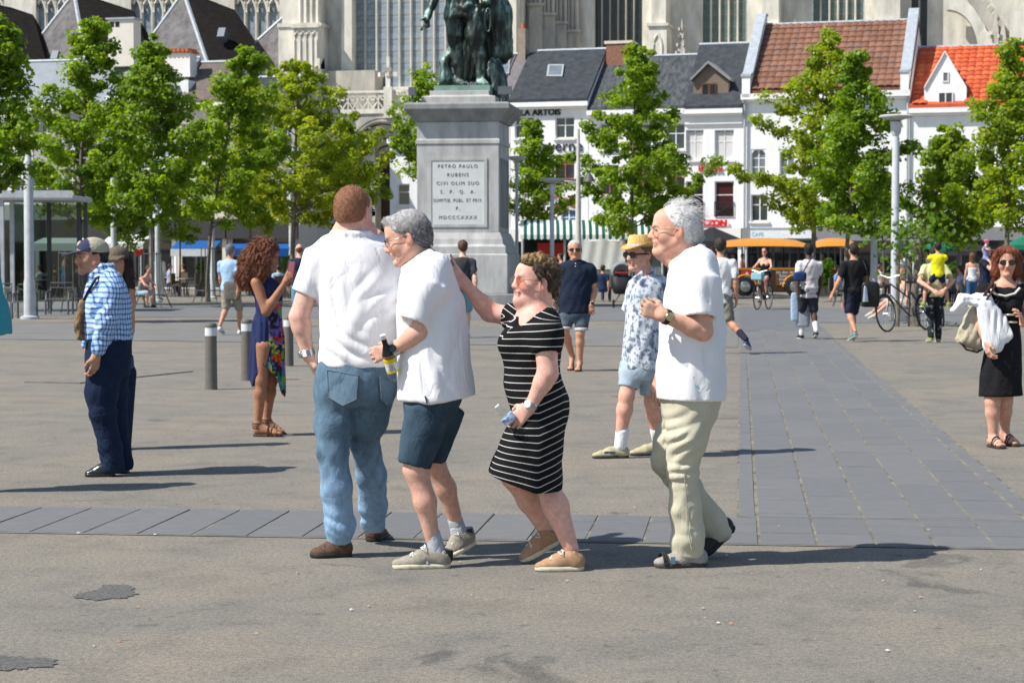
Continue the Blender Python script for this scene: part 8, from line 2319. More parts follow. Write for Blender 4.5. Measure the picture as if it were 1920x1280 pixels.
def person_check():
 f = Fig('man in grey and navy cap, blue checked long sleeved shirt and dark navy trousers', G(200, 890), 13.65, skin='tan')
 W = f.W; f.h = .009
 f.head(W(172, 482, 0), .24, yaw=62, pitch=-2, smile=1, brow=(.03, .02, .015), stubble=.1, eyes=True)
 f.neck(W(180, 497), W(192, 522), .060, .068)
 rows = [(502, 184, 212, .07), (510, 174, 222, .1), (524, 166, 232, .13), (545, 159, 240, .155), (580, 155, 246, .165), (612, 155, 247, .165), (640, 160, 246, .16)]
 st = f.rows(rows); f.torso(st, inset=.02)
 sh, el, wr = W(212, 540, -.15), W(199, 605, -.18), W(180, 668, -.19)
 f.arm(sh, el, wr); f.hand(wr, v3(-.12, 0, -1), v3(-.6, .7, 0), v3(-.8, -.6, 0), curl=.75)
 f.arm(W(185, 540, .16), W(170, 600, .17), W(165, 650, .1)); f.hand(W(165, 650, .1), v3(0, 0, -1), v3(1, 0, 0), v3(-.5, -1, 0), fine=False)
 h1, k1, a1 = W(195, 690, -.08), W(193, 775, -.08), W(213, 872, -.06); h2, k2, a2 = W(215, 690, .08), W(214, 775, .09), W(230, 868, .14)
 f.leg(h1, k1, a1); f.leg(h2, k2, a2); f.finish_body()
 f.hair((.02, .015, .012), thick=.008)
 q = Sdf(); q.loft(st, k=.03, rnd=.02)
 q.cone(W(208, 527, -.1), W(212, 545, -.15), .082, .075, k=.05); q.cone(W(212, 543, -.15), W(200, 602, -.18), .076, .07, k=.04); q.cone(W(200, 602, -.18), W(184, 655, -.19), .070, .052, k=.04)
 q.cone(W(185, 540, .15), W(170, 600, .17), .075, .065, k=.04); q.cone(W(170, 600, .17), W(166, 645, .1), .065, .05, k=.04)
 for a, b in (((172, 516, -.09), (190, 503, -.09)), ((190, 503, -.09), (212, 499, -.03)), ((212, 499, -.03), (210, 499, .07)), ((168, 518, -.06), (176, 508, .0))): q.cone(W(*a), W(*b), .018, k=.012, flat=((0, 0, 1), 1.4))
 f.cloth('checked_shirt', q, check_mat(), folds=stretch_folds([(W(215, 590), (.5, .8), .008, .04), (W(225, 625), (1, .2), .008, .03), (W(195, 620), (.9, .4), .006, .03)], 3, (.005, (6, 5, 4))), h=.009)
 q = Sdf(); q.loft(f.rows([(632, 163, 247, .155), (650, 161, 247, .16), (685, 160, 245, .155), (705, 166, 240, .13)]), k=.03, rnd=.02)
 q.chain([W(196, 690, -.06), W(190, 735, -.07), k1, W(206, 835, -.07), W(212, 876, -.06)], [.125, .11, .09, .078, .082], k=.03)
 q.chain([W(214, 690, .06), W(212, 735, .08), k2, W(224, 835, .11), W(229, 870, .13)], [.11, .1, .085, .075, .078], k=.03)
 f.cloth('trousers', q, fabric('navy_denim', (.012, .022, .052), var=.2), folds=folds_leg(k1, a1, 6, .004), planes=[(W(215, 884, 0), (0, 0, -1))])
 bl = mat('black_shoe_leather', (.015, .015, .016), rough=.25, var=.1, spec=.6)
 for he, to in (((216, 892, -.06), (160, 893, -.1)), ((243, 880, .14), (185, 884, .12))):
  hh, tt = W(*he), W(*to); hh[2] = tt[2] = 0; f.shoe(hh, tt, bl, bl, w=.042, high=.06)
 c, k, fr, L = f.hf
 q = Sdf(); q.ell(L(-.012, 0, .05), k*v3(.110, .092, .085), fr, k=.01)
 cap = f.cloth('cap', q, CLOTHC, planes=[(L(0, 0, .032), -fr[2]*1.0 + fr[0]*.12)], col=lambda V: np.where((((V - c) @ fr[0]) > .03)[:, None], v3(.045, .05, .10), v3(.40, .37, .28)), h=.008)
 q = Sdf(); q.cone(L(.075, 0, .045), L(.165, 0, .026), .066*k, .046*k, k=.01, flat=(unit(fr[2] + fr[0]*.2), .13))
 f.cloth('cap_peak', q, fabric('navy_cap', (.05, .055, .10)), h=.007, parent=cap)
 pb = B(); pb.lathe([(.001, 0), (.022, 0), (.018, .006), (.001, .008)], c=L(.078, .02, .095), axis=unit(fr[0]*.8 + fr[2]*.5), n=14); pb.build('cap_badge', mat('badge', (.65, .35, .3), rough=.6, var=.4, scale=90), cap, off=f.base)
 e = empty('shoulder_bag', W(148, 636, 0), 0, 'brown patterned shoulder bag hanging at the front of the checked shirt', 'bag')
 q = Sdf(); q.loft(f.rows([(636, 146, 162, .09), (610, 140, 164, .11), (580, 146, 166, .1), (560, 152, 168, .07)], dd=-.02), rnd=.02)
 V, F = (q.post.append(lambda X, Y, Z, D: D + wob(.008, (12, 10, 9), 3)(X, Y, Z)) or q.mesh(.009))
 mesh_obj('bag_body', V, F, pattern_mat('brown_print', [(0, (.05, .028, .015)), (.45, (.14, .08, .04)), (.58, (.26, .18, .1))], 25, False), e, off=W(148, 636, 0))
 sb = B(); sb.tube([W(156, 565, -.08), W(166, 545, -.13), W(180, 522, -.15), W(200, 512, -.08)], .010, 6); sb.build('strap', mat('dark_strap', (.02, .016, .014), rough=.7), e, smooth=True, off=W(148, 636, 0))
person_check()
def person_capwoman():
 f = Fig('woman with long dark hair and olive cap standing behind the checked shirt', G(222, 843), 15.5, skin='tan')
 W = f.W; f.h = .011
 f.head(W(220, 492, 0), .225, yaw=10, female=True, smile=1)
 f.neck(W(220, 510), W(220, 535), .048, .055)
 rows = [(530, 205, 236, .07), (540, 194, 244, .1), (570, 192, 244, .12), (620, 196, 240, .12), (670, 188, 246, .14), (700, 188, 246, .14)]
 st = f.rows(rows); f.torso(st, inset=.015)
 for q_ in (-1, 1):
  f.arm(W(220 + q_*23, 548), W(220 + q_*24, 605, .02), W(220 + q_*20, 655, -.03), r=(.043, .036, .035, .025)); f.hand(W(220 + q_*20, 655, -.03), v3(0, 0, -1), v3(-q_, 0, 0), v3(0, -1, 0), fine=False)
  f.leg(W(220 + q_*12, 690), W(220 + q_*12, 765), W(220 + q_*12, 835))
 f.finish_body()
 def ex(q, L, k, fr):
  q.cone(L(-.03, -.06, 0), L(-.03, -.085, -.20), .045*k, .05*k, k=.03); q.cone(L(-.03, .06, 0), L(-.03, .10, -.30), .045*k, .05*k, k=.03); q.cone(L(-.03, .10, -.30), L(-.04, .14, -.40), .05*k, .012*k, k=.03); q.cone(L(-.05, 0, 0), L(-.07, 0, -.3), .08*k, .08*k, k=.03)
 f.hair((.028, .014, .010), extra=ex, hl=[(-.5, .03), (0, .03), (.05, .05), (.08, .08), (.2, .2)], nstr=1200, slen=.08, sw=.003, ears=False)
 q = Sdf(); q.loft(st, k=.02); f.cloth('top', q, CLOTHC, col=(.10, .10, .12))
 q = Sdf(); q.loft(f.rows([(690, 190, 246, .14), (720, 190, 244, .14)]), k=.03)
 for q_ in (-1, 1): q.cone(W(220 + q_*12, 700), W(220 + q_*12, 830), .1, .06, k=.03)
 f.cloth('trousers', q, fabric('navy_denim', (.012, .022, .052)), h=.012)
 for q_ in (-1, 1):
  hh = W(220 + q_*13, 843, .05); hh[2] = 0; f.shoe(hh, hh + v3(0, -.24, 0), BLACKP, BLACKP)
 c, k, fr, L = f.hf
 q = Sdf(); q.ell(L(-.01, 0, .05), k*v3(.108, .092, .085), fr, k=.01); q.cone(L(.06, -.03, .045), L(.13, 0, .02), .06*k, .06*k, k=.02, flat=(unit(fr[2] + fr[0]*.25), .16)); q.cone(L(.06, .03, .045), L(.12, .03, .015), .06*k, .05*k, k=.02, flat=(unit(fr[2] + fr[0]*.25), .16))
 f.cloth('cap', q, CLOTHC, planes=[(L(0, 0, .02), -fr[2])], col=(.13, .105, .075), h=.008)
 bb = W(240, 715, -.02)
 e = empty('tote_bag', bb, 0, 'dark blue bag hanging behind the navy trousers', 'bag')
 q = Sdf(); q.loft(f.rows([(716, 226, 244, .05), (690, 224, 251, .06), (664, 228, 250, .04)], dd=-.02), rnd=.02); V, F = q.mesh(.012)
 mesh_obj('bag_body', V, F, fabric('bag_blue', (.03, .08, .2)), e, off=bb)
 sb = B(); sb.tube([W(232, 666, -.02), W(238, 600, -.1), W(240, 545, -.02)], .008, 6); sb.build('strap', fabric('bag_strap', (.03, .06, .15)), e, off=bb)
person_capwoman()
def floral_dress():
 """navy dress whose front panel carries a bright flower print"""
 m = pattern_mat('flower_print', [(0, (.02, .025, .03)), (.30, (.03, .16, .2)), (.42, (.55, .03, .02)), (.55, (.8, .45, .04)), (.62, (.6, .05, .03)), (.72, (.12, .3, .05)), (.84, (.15, .1, .35))], 17, True, 'voronoi')
 nt = m.node_tree; b = nt.nodes['Principled BSDF']; src = b.inputs['Base Color'].links[0].from_socket
 at = NN(nt, 'ShaderNodeAttribute', attribute_name='Col'); sp = NN(nt, 'ShaderNodeSeparateColor'); nt.links.new(at.outputs[0], sp.inputs[0])
 mx = NN(nt, 'ShaderNodeMix', data_type='RGBA'); mx.inputs[6].default_value = (.022, .032, .10, 1)
 nt.links.new(src, mx.inputs[7]); nt.links.new(sp.outputs[0], mx.inputs[0]); nt.links.new(mx.outputs[2], b.inputs['Base Color'])
 return m
def person_curly():
 f = Fig('woman with big curly auburn hair in navy flower print dress looking at her phone', G(500, 816), 16.7, skin='brown')
 f.skin = np.array((.36, .165, .095))
 W = f.W; f.h = .010
 f.head(W(499, 482, 0), .225, yaw=262, pitch=-16, female=True, eyes=True, brow=(.05, .03, .02))
 f.neck(W(493, 498), W(490, 522), .046, .052)
 rows = [(518, 478, 508, .06), (528, 475, 519, .1), (545, 475, 527, .125), (560, 477, 529, .125), (585, 479, 527, .115), (605, 474, 529, .12), (635, 470, 533, .13), (670, 468, 535, .13), (705, 467, 537, .13), (750, 466, 537, .13)]
 st = f.rows(rows); f.torso([q for q in st if q[0] > W(0, 650)[2]], inset=.012)
 sh, el, wr = W(480, 530, -.13), W(499, 584, -.16), W(535, 529, -.15)
 f.arm(sh, el, wr, r=(.046, .038, .036, .024)); f.hand(wr, v3(.5, .1, .9), v3(.1, 1, .0), v3(.8, -.2, -.2), curl=.85, sc=.92)
 f.arm(W(488, 530, .13), W(500, 580, .15), W(530, 535, .1), r=(.046, .038, .036, .024)); f.hand(W(530, 535, .1), v3(.6, -.3, .8), v3(0, -1, 0), v3(1, 0, 0), fine=False, sc=.92)
 h1, k1, a1 = W(496, 650, -.06), W(490, 712, -.06), W(483, 797, -.05); h2, k2, a2 = W(506, 650, .06), W(508, 712, .08), W(500, 790, .14)
 f.leg(h1, k1, a1, r=(.085, .055, .05, .031)); f.leg(h2, k2, a2, r=(.085, .055, .05, .031))
 he1, to1 = W(475, 815, -.05), W(533, 817, -.09); he1[2] = to1[2] = .016; he2, to2 = W(494, 806, .14), W(536, 808, .12); he2[2] = to2[2] = .016
 f.foot(he1, to1, a1); f.foot(he2, to2, a2)
 f.finish_body()
 lt = mat('brown_leather', (.06, .035, .025), rough=.6)
 for he, to, an in ((he1, to1, a1), (he2, to2, a2)):
  f.sandal(he, to, an, lt); bb = B()
  for z in (0, .018, .036): bb.tube([an + v3(.040*math.cos(t), .040*math.sin(t), -.02 + z) for t in np.linspace(0, 6.283, 14, endpoint=False)], .008, 5, closed=True)
  bb.build('ankle_strap', lt, f.root, smooth=True, off=f.base)
 def ex(q, L, k, fr):
  q.cone(L(-.04, 0, .06), L(-.08, 0, -.06), .115*k, .13*k, k=.05); q.cone(L(-.08, 0, -.06), L(-.10, 0, -.22), .125*k, .10*k, k=.05)
  for z in (-1, 1): q.cone(L(.02, z*.09, .04), L(-.0, z*.10, -.14), .05*k, .055*k, k=.04); q.cone(L(0, z*.1, -.14), L(.0, z*.085, -.21), .05*k, .03*k, k=.04)
  q.cone(L(.03, -.03, .11), L(.03, .03, .11), .04*k, k=.03)
 lum = wob(.012, (16, 16, 11), 4)
 f.hair((.155, .052, .026), extra=ex, thick=.02, hl=[(-.5, .06), (-.1, .05), (0, .045), (.05, .06), (.09, .085), (.2, .2)], nstr=8000, slen=.035, sw=.0018, jit=1.3, lift=.3, colvar=.7, col2=(.33, .13, .065), folds=lum, ears=False)
 q = Sdf(); q.loft(st, k=.02, rnd=.015)
 q.cone(W(478, 545, -.02), W(482, 515, -.06), .03, .012, k=.02); q.cone(W(512, 545, -.02), W(505, 522, -.06), .03, .012, k=.02)
 xs = [W(x, 700)[0] for x in (462, 475, 484, 493, 505, 520, 528, 534, 545)]; zs = [W(480, y)[2] for y in (700, 727, 705, 684, 690, 705, 735, 744, 700)]
 f.cloth('flower_dress', q, floral_dress(), folds=wob(.010, (13, 8, 1.2), 6), extra=lambda X, Y, Z, D: np.maximum(D, np.interp(X, xs, zs) - Z), col=lambda V: np.tile(np.clip((V[:, 0:1] - W(505, 600)[0] + .25*(W(0, 640)[2] - V[:, 2:3])*0)/.03 * (V[:, 2:3] < W(0, 565)[2]), 0, 1), (1, 3)))
 pb = W(546, 516, -.14)
 e = empty('mobile_phone', pb, 0, 'dark pink mobile phone held up by the curly haired woman', 'phone')
 b_ = B(); b_.box((0, 0, .045), (.012, .072, .14), rot=Matrix.Rotation(.15, 3, 'Y') @ Matrix.Rotation(.9, 3, 'Z')); po = b_.build('phone_case', mat('phone_pink', (.22, .07, .09), rough=.4), e, bevel=.003)
person_curly()
def person_navy():
 f = Fig('grey haired man in sunglasses, navy button neck tee and rolled denim shorts, walking', G(1080, 694), 26.4, skin='tan')
 f.skin = np.array((.55, .28, .18)); W = f.W; f.h = .0125
 f.head(W(1078, 469, 0), .25, yaw=2, eyes=False, wide=1.02)
 f.neck(W(1078, 478), W(1079, 494), .058, .066)
 rows = [(487, 1066, 1092, .07), (492, 1056, 1102, .09), (500, 1051, 1109, .115), (520, 1051, 1110, .14), (550, 1050, 1109, .15), (575, 1048, 1109, .15), (588, 1047, 1109, .15)]
 st = f.rows(rows); f.torso(st, inset=.02)
 arms = [(W(1054, 506), W(1046, 545, .04), W(1038, 568, -.02)), (W(1106, 506), W(1115, 545, .02), W(1109, 570, -.08))]
 for sh, el, wr in arms: f.arm(sh, el, wr); f.hand(wr, v3(0, -.2, -1), v3(0, 1, 0), v3(1, -1, 0)*(1 if sh[0] < arms[1][0][0] - .1 else -1), curl=.6)
 L1 = (W(1062, 590), W(1059, 622, -.05), W(1073, 668, .2)); L2 = (W(1092, 590), W(1088, 625, -.1), W(1087, 680, -.05))
 f.leg(*L1); f.leg(*L2)
 fe = []
 for an, hy in ((L1[2], 686), (L2[2], 696)):
  he = an + v3(0, .06, 0); he[2] = .016; to = he + v3(-.04, -.25, 0); f.foot(he, to, an); fe.append((he, to, an))
 f.finish_body()
 for he, to, an in fe: f.sandal(he, to, an, mat('dark_brown_leather', (.035, .025, .02), rough=.7))
 f.hair((.55, .53, .5), thick=.012, nstr=800, slen=.02, sw=.002)
 q = Sdf(); q.loft(st, k=.03, rnd=.02)
 for (sh, el, wr), t in zip(arms, (.85, .72)): q.cone(W(1079, 500), sh, .07, .08, k=.05); q.cone(sh, sh + (el - sh)*.45, .08, .078, k=.04)
 so = f.cloth('tee_shirt', q, fabric('navy_tee', (.016, .024, .045), var=.15), folds=wob(.006, (5, 4, 4), 31))
 bb = B(); [bb.lathe([(.001, 0), (.008, .002), (.001, .004)], c=W(1079, y, -.13), axis=(0, -1, 0), n=8) for y in (494, 499)]; bb.build('button', mat('white_plastic', (.75, .75, .75)), so, off=f.base)
 q = Sdf(); q.loft(f.rows([(580, 1050, 1106, .14), (592, 1048, 1106, .145), (604, 1052, 1102, .12)]), k=.03)
 q.sleeve(W(1063, 594), W(1060, 613, -.04), .1, .088, depth=.03, k=.03); q.sleeve(W(1092, 594), W(1090, 616, -.08), .1, .088, depth=.03, k=.03)
 f.cloth('denim_shorts', q, denim('slate', (.05, .07, .10), (.11, .14, .18), 6))
 for a, b in ((W(1060, 612, -.04), W(1060, 617, -.04)), (W(1090, 614, -.08), W(1090, 620, -.08))):
  q = Sdf(); q.tubec(a, b, .094, .096, rnd=.01); f.cloth('cuff', q, denim('cuff', (.38, .42, .45), (.48, .5, .52), 8))
 f.glasses(BLACKP, DARKLENS, 'rect', r=.004, name='sunglasses', big=1.1, temple=.004)
 f.watch(arms[1][2], arms[1][1], BLACKP, r=.033)
person_navy()
def person_black():
 f = Fig('smiling red haired woman in black dress with white piping, sunglasses on', G(1872, 838), 15.72, skin='rosy')
 f.skin = np.array((.62, .34, .24)); W = f.W; f.h = .010
 f.head(W(1887, 493, 0), .225, yaw=8, female=True, smile=1, eyes=False, lips=(.5, .12, .1))
 f.neck(W(1887, 508), W(1884, 532), .046, .056)
 f.b.ell(W(1882, 538), v3(.13, .075, .05), k=.05)
 rows = [(536, 1848, 1914, .08), (545, 1850, 1916, .1), (560, 1862, 1918, .115), (580, 1868, 1915, .115), (600, 1868, 1913, .105), (625, 1858, 1914, .12), (655, 1846, 1915, .14), (690, 1840, 1916, .14), (725, 1837, 1916, .14), (745, 1835, 1917, .14)]
 st = f.rows(rows); f.torso([q for q in st if q[0] > W(0, 665)[2]], inset=.012)
 a1 = (W(1848, 543, -.02), W(1832, 598, -.05), W(1849, 642, -.14)); a2 = (W(1916, 543, .0), W(1926, 590, .03), W(1918, 606, -.12))
 f.arm(*a1, r=(.045, .037, .035, .024)); f.hand(a1[2], v3(.15, -.3, -1), v3(.9, .2, 0), v3(-.2, -1, 0), curl=.7, sc=.95)
 f.arm(*a2, r=(.045, .037, .035, .024)); f.hand(a2[2], v3(-.3, -.5, .6), v3(-1, 0, 0), v3(0, 0, 1), sc=.95)
 f.leg(W(1862, 690), W(1861, 752, -.03), W(1862, 822, -.02), r=(.085, .06, .054, .032)); f.leg(W(1890, 690), W(1884, 752, .05), W(1884, 814, .15), r=(.085, .06, .054, .032))
 fe = []
 for an, to in ((W(1862, 822, -.02), (1880, 838, -.2)), (W(1884, 814, .15), (1906, 832, .0))):
  he = an + v3(-.02, .04, 0); he[2] = .016; t = W(*to); t[2] = .016; t = he + unit(t - he)*.235; f.foot(he, t, an); fe.append((he, t, an))
 f.finish_body()
 for he, to, an in fe: f.sandal(he, to, an, mat('brown_leather', (.06, .035, .025)))
 def ex(q, L, k, fr):
  for z in (-1, 1): q.cone(L(.02, z*.082, .05), L(.015, z*.088, -.085), .035*k, .035*k, k=.03)
  q.cone(L(-.04, 0, .04), L(-.05, 0, -.10), .095*k, .085*k, k=.04); q.cone(L(.06, -.05, .095), L(.05, .06, .10), .03*k, .03*k, k=.03)
 f.hair((.17, .042, .018), extra=ex, thick=.018, hl=[(-.5, .05), (0, .05), (.05, .07), (.075, .09), (.2, .2)], nstr=2600, slen=.05, sw=.0016, jit=.3, lift=.02, ears=False, colvar=.5, col2=(.30, .085, .03), flow=lambda q: np.stack([0*q[:, 0], .3*np.sign(q[:, 1]), -1 + 0*q[:, 0]], 1))
 q = Sdf(); q.cone(W(1862, 540), W(1848, 545), .055, .062, k=.03); q.sleeve(W(1850, 541, -.01), W(1840, 556, -.02), .064, .062, depth=.04); q.cone(W(1905, 540), W(1917, 545), .055, .062, k=.03); q.loft(st, k=.03, rnd=.015)
 q.ell(W(1872, 572, -.09), v3(.05, .05, .05), k=.04); q.ell(W(1898, 572, -.09), v3(.05, .05, .05), k=.04)
 q.cone(W(1866, 532, -.13), W(1908, 534, -.13), .05, k=.01, op='s'); q.cone(W(1866, 527, .0), W(1906, 527, .0), .05, k=.01, op='s')
 dr = f.cloth('black_dress', q, fabric('black_cotton', (.014, .014, .016), var=.2), folds=wob(.005, (7, 6, 2), 17), planes=[(W(1875, 742), (.02, 0, -1))])
 pm = fabric('cream_piping', (.75, .70, .62)); pb = B()
 pb.tube([W(1855, 540, -.09), W(1866, 551, -.125), W(1885, 555, -.135), W(1903, 550, -.125), W(1912, 540, -.09)], .009, 6)
 pb.tube([W(1824, 552, -.07), W(1832, 557, -.1), W(1846, 562, -.1), W(1858, 562, -.06)], .008, 6)
 for y in (590, 604): pb.tube([W(x, y, -.125 + .09*((x - 1891)/24)**2) for x in (1869, 1878, 1891, 1903, 1912)], .008, 6)
 pb.build('piping', pm, dr, smooth=True, off=f.base)
 f.glasses(BLACKP, DARKLENS, 'oval', r=.003, name='sunglasses', big=1.15)
 bb = W(1820, 650, -.1)
 e = empty('handbag', bb, 0, 'slouchy beige cloth handbag with dark strap on the arm of the red haired woman', 'bag')
 q = Sdf(); q.loft(f.rows([(655, 1822, 1842, .05), (645, 1800, 1850, .09), (625, 1797, 1850, .1), (600, 1806, 1850, .09), (575, 1818, 1848, .07), (558, 1828, 1845, .04)], dd=.0), rnd=.02, pw=2.6)
 q.post.append(lambda X, Y, Z, D: D + wob(.010, (9, 6, 5), 3)(X, Y, Z)); V, F = q.mesh(.009)
 mesh_obj('bag_body', V, F, fabric('canvas', (.42, .37, .27), var=.12), e, off=bb)
 sb = B(); sb.tube([W(1800, 640, -.06), W(1812, 655, -.06), W(1832, 660, -.06), W(1846, 652, -.06)], .010, 6); sb.tube([W(1836, 566, -.1), W(1852, 545, -.15), W(1860, 532, -.12), W(1860, 527, -.0)], .013, 6); sb.tube([W(1842, 572, -.12), W(1858, 550, -.17), W(1867, 533, -.12)], .009, 6)
 sb.build('strap', mat('dark_strap_brown', (.05, .022, .016), rough=.6), e, smooth=True, off=bb)
 jb = W(1860, 650, -.12)
 e = empty('jacket', jb, 0, 'white jacket draped over the beige handbag', 'jacket')
 q = Sdf()
 q.cone(W(1848, 570, -.12), W(1862, 645, -.14), .075, .085, k=.05, flat=((0, 1, 0), .5)); q.cone(W(1866, 590, -.12), W(1888, 628, -.14), .06, .05, k=.04, flat=((0, 1, 0), .5))
 q.cone(W(1845, 562, -.1), W(1805, 562, -.1), .05, .05, k=.03, flat=((0, 1, 0), .6)); q.cone(W(1805, 562, -.1), W(1786, 582, -.1), .04, .02, k=.03)
 q.post.append(lambda X, Y, Z, D: D + stretch_folds([(W(1860, 600), (.3, -.95), .009, .03), (W(1820, 562), (.9, .2), .006, .025)], 5, (.005, (9, 5, 4)))(X, Y, Z)); V, F = q.mesh(.008)
 mesh_obj('jacket_body', V, F, WHITE, e, off=jb)
person_black()
def person_edge():
 f = Fig('person in teal tee shirt cut off by the edge of the view', G(-74, 925), 12.6, skin='tan')
 W = f.W; f.h = .011
 f.head(W(-68, 455, 0), .235, yaw=330)
 f.neck(W(-66, 475), W(-64, 505), .055, .062)
 rows = [(498, -86, -46, .08), (508, -104, -26, .12), (530, -110, -4, .16), (570, -106, 12, .19), (605, -104, 20, .2), (626, -102, 21, .2)]
 st = f.rows(rows); f.torso(st, inset=.02)
 for q_ in (-1, 1): f.arm(W(-62 + q_*40, 525, .05), W(-66 + q_*42, 590, .12), W(-72 + q_*38, 640, .1)); f.hand(W(-72 + q_*38, 640, .1), v3(0, 0, -1), v3(-q_, 0, 0), v3(0, -1, 0), fine=False)
 for q_ in (-1, 1): f.leg(W(-72 + q_*22, 680), W(-74 + q_*22, 790), W(-74 + q_*22, 905, q_*.05))
 f.finish_body(); f.hair((.05, .03, .02), thick=.012)
 q = Sdf(); q.loft(st, k=.03, rnd=.02)
 for q_ in (-1, 1): q.cone(W(-60 + q_*38, 522, .05), W(-66 + q_*40, 575, .1), .08, .07, k=.04)
 f.cloth('tee_shirt', q, fabric('teal', (.06, .30, .36), var=.06), folds=wob(.008, (4, 4, 4), 41))
 q = Sdf(); q.loft(f.rows([(615, -100, -6, .16), (660, -106, -34, .17), (690, -104, -40, .15)]), k=.03)
 for q_ in (-1, 1): q.cone(W(-72 + q_*22, 680), W(-74 + q_*22, 770), .115, .09, k=.03)
 f.cloth('shorts', q, fabric('rust', (.16, .05, .025)))
 for q_ in (-1, 1):
  hh = W(-74 + q_*22, 925, q_*.05); hh[2] = 0; f.shoe(hh, hh + v3(.12, -.22, 0), BLACKP, BLACKP)
person_edge()
# ------------------------------------------------------------------ passers-by farther off
FP = far_person
hang = None
plaid = pattern_mat('red_plaid', [(0, (.30, .09, .10)), (.36, (.45, .30, .30)), (.47, (.68, .64, .64)), (.60, (.70, .68, .68)), (.66, (.30, .30, .36))], 7, False, 'noise', (.35, .35, 2.2))
camo = pattern_mat('flower_trousers', [(0, (.02, .025, .03)), (.52, (.03, .035, .04)), (.60, (.35, .38, .36)), (.68, (.30, .36, .05)), (.74, (.06, .07, .08))], 9, True)
FP('man in light blue shirt and khaki shorts walking away with a bag at his hip', 432, 628, 1.78, 200, .75, 'tan', ((.36, .52, .72), 'short'), ((.30, .27, .22), 'shorts'), ((.16, .16, .17), 'short'), shoes=(.7, .7, .7), wide=1.04)
f = FP('bald man in dark navy tee and blue shorts walking away', 562, 612, 1.82, 170, .6, 'rosy', ((.022, .03, .055), 'short'), ((.12, .26, .40), 'shorts'), ((.12, .07, .05), 'bald'), shoes=(.12, .06, .04))
FP('young man in dark grey tee and light shorts in front of the pedestal', 868, 634, 1.84, 178, .6, 'pale', ((.045, .048, .055), 'short'), ((.16, .34, .44), 'shorts'), ((.10, .05, .03), 'short'), shoes=(.5, .45, .38), wide=.92)
FP('man in long white tee stepping off behind the white haired man', 1350, 664, 1.82, 190, .0, 'tan', ((.74, .75, .76), 'long_hem'), ((.20, .19, .16), 'shorts'), ((.035, .025, .02), 'short'), shoes=(.035, .06, .16),
 legs=(((.14, -.02, .50), (.40, -.22, .24), (.46, -.08, .06)), ((-.10, .10, .47), (-.09, .30, .09), (-.11, .5, .0))), socks=(.03, .03, .05))
FP('man in faded red plaid shirt, striped shorts and white socks walking away', 1516, 636, 1.78, 172, .55, 'dark', ((.7, .6, .6), 'long_hem'), ((.035, .038, .05), 'shorts'), ((.012, .01, .01), 'short'), shoes=(.02, .02, .022), socks=(.72, .68, .7), topmat=plaid, swap=-1)
FP('man in black tee and navy shorts walking away with a bag on his shoulder', 1600, 640, 1.77, 165, .75, 'tan', ((.016, .016, .018), 'short'), ((.022, .028, .05), 'shorts'), ((.02, .016, .014), 'short'), shoes=(.10, .24, .24), wide=1.05, arms=(((.10, .08, -.26), (-.02, .22, -.30)), ((.12, -.05, -.28), (.22, -.02, -.5))))
b0 = FP('person in pale yellow tee and flowered trousers carrying a child piggyback', 1752, 642, 1.70, 180, .25, 'rosy', ((.60, .58, .32), 'short'), ((.03, .035, .04), 'trousers'), ((.02, .016, .014), 'short'), shoes=(.40, .36, .08), botmat=camo, lean=.10,
  arms=(((.12, -.10, -.24), (-.08, -.34, -.40)), ((.12, -.10, -.24), (-.08, -.34, -.40))))
gp = b0.base
FP('child in bright yellow tee riding piggyback', 1752, 642, 1.18, 180, 0, 'tan', ((.75, .70, .02), 'short'), ((.02, .03, .07), 'minishorts'), ((.015, .012, .01), 'short'), shoes=(.2, .22, .05), base=gp + v3(0, -.24, .60),
 legs=(((.26, .28, .54), (.33, .16, .14), (.36, .32, .05)), ((-.26, .28, .54), (-.33, .16, .14), (-.36, .32, .05))), arms=(((.04, .2, -.05), (-.02, .36, .0)), ((.04, .2, -.05), (-.02, .36, .0))))
bd = FP('bald man in navy tee with a toddler on his shoulders', 1846, 602, 1.80, 300, .2, 'rosy', ((.018, .022, .045), 'short'), ((.02, .03, .06), 'trousers'), ((.3, .2, .15), 'bald'), wide=1.06, arms=(((.06, .22, -.16), (.02, .34, .06)), ((.06, .22, -.16), (.02, .34, .06))))
FP('toddler in pink sun hat sitting on the shoulders of the bald man', 1846, 602, .88, 300, 0, 'pale', ((.20, .24, .45), 'short'), ((.25, .33, .55), 'minishorts'), ((.25, .15, .08), 'short'), shoes=(.4, .38, .34), base=bd.base + v3(0, -.06, 1.08), hat=((.75, .10, .28), 'bucket'),
 legs=(((.18, .30, .66), (.18, .32, .28), (.18, .42, .15)), ((-.18, .30, .66), (-.18, .32, .28), (-.18, .42, .15))), arms=(((.08, .16, -.1), (.0, .30, -.12)), ((.08, .16, -.1), (.0, .30, -.12))))
rw, fw, dd_ = BIKE
yw = math.degrees(math.atan2(-dd_[0], -dd_[1]))
sb_ = rw + dd_*.33
FP('woman in black tank top and shorts riding the bicycle', 1440, 580, 1.70, yw, 0, 'rosy', ((.014, .014, .016), 'tank'), ((.02, .02, .024), 'minishorts'), ((.05, .02, .016), 'long'), shoes=(.12, .07, .05), female=True, sunglasses=True, base=sb_ + v3(0, 0, .12),
 legs=(((.11, .34, .62), (.11, .22, .14), (.12, .40, .08)), ((-.11, .36, .80), (-.11, .24, .38), (-.12, .42, .32))), arms=(((.10, .20, -.20), (.12, .42, -.26)), ((.10, .20, -.20), (.12, .42, -.26))), lean=.12)
def seat(label, px, by, yaw, skin, top, bottom, hair, **kw):
 return FP(label, px, by, 1.70, yaw, 0, skin, top, bottom, hair, sit=1, **kw)
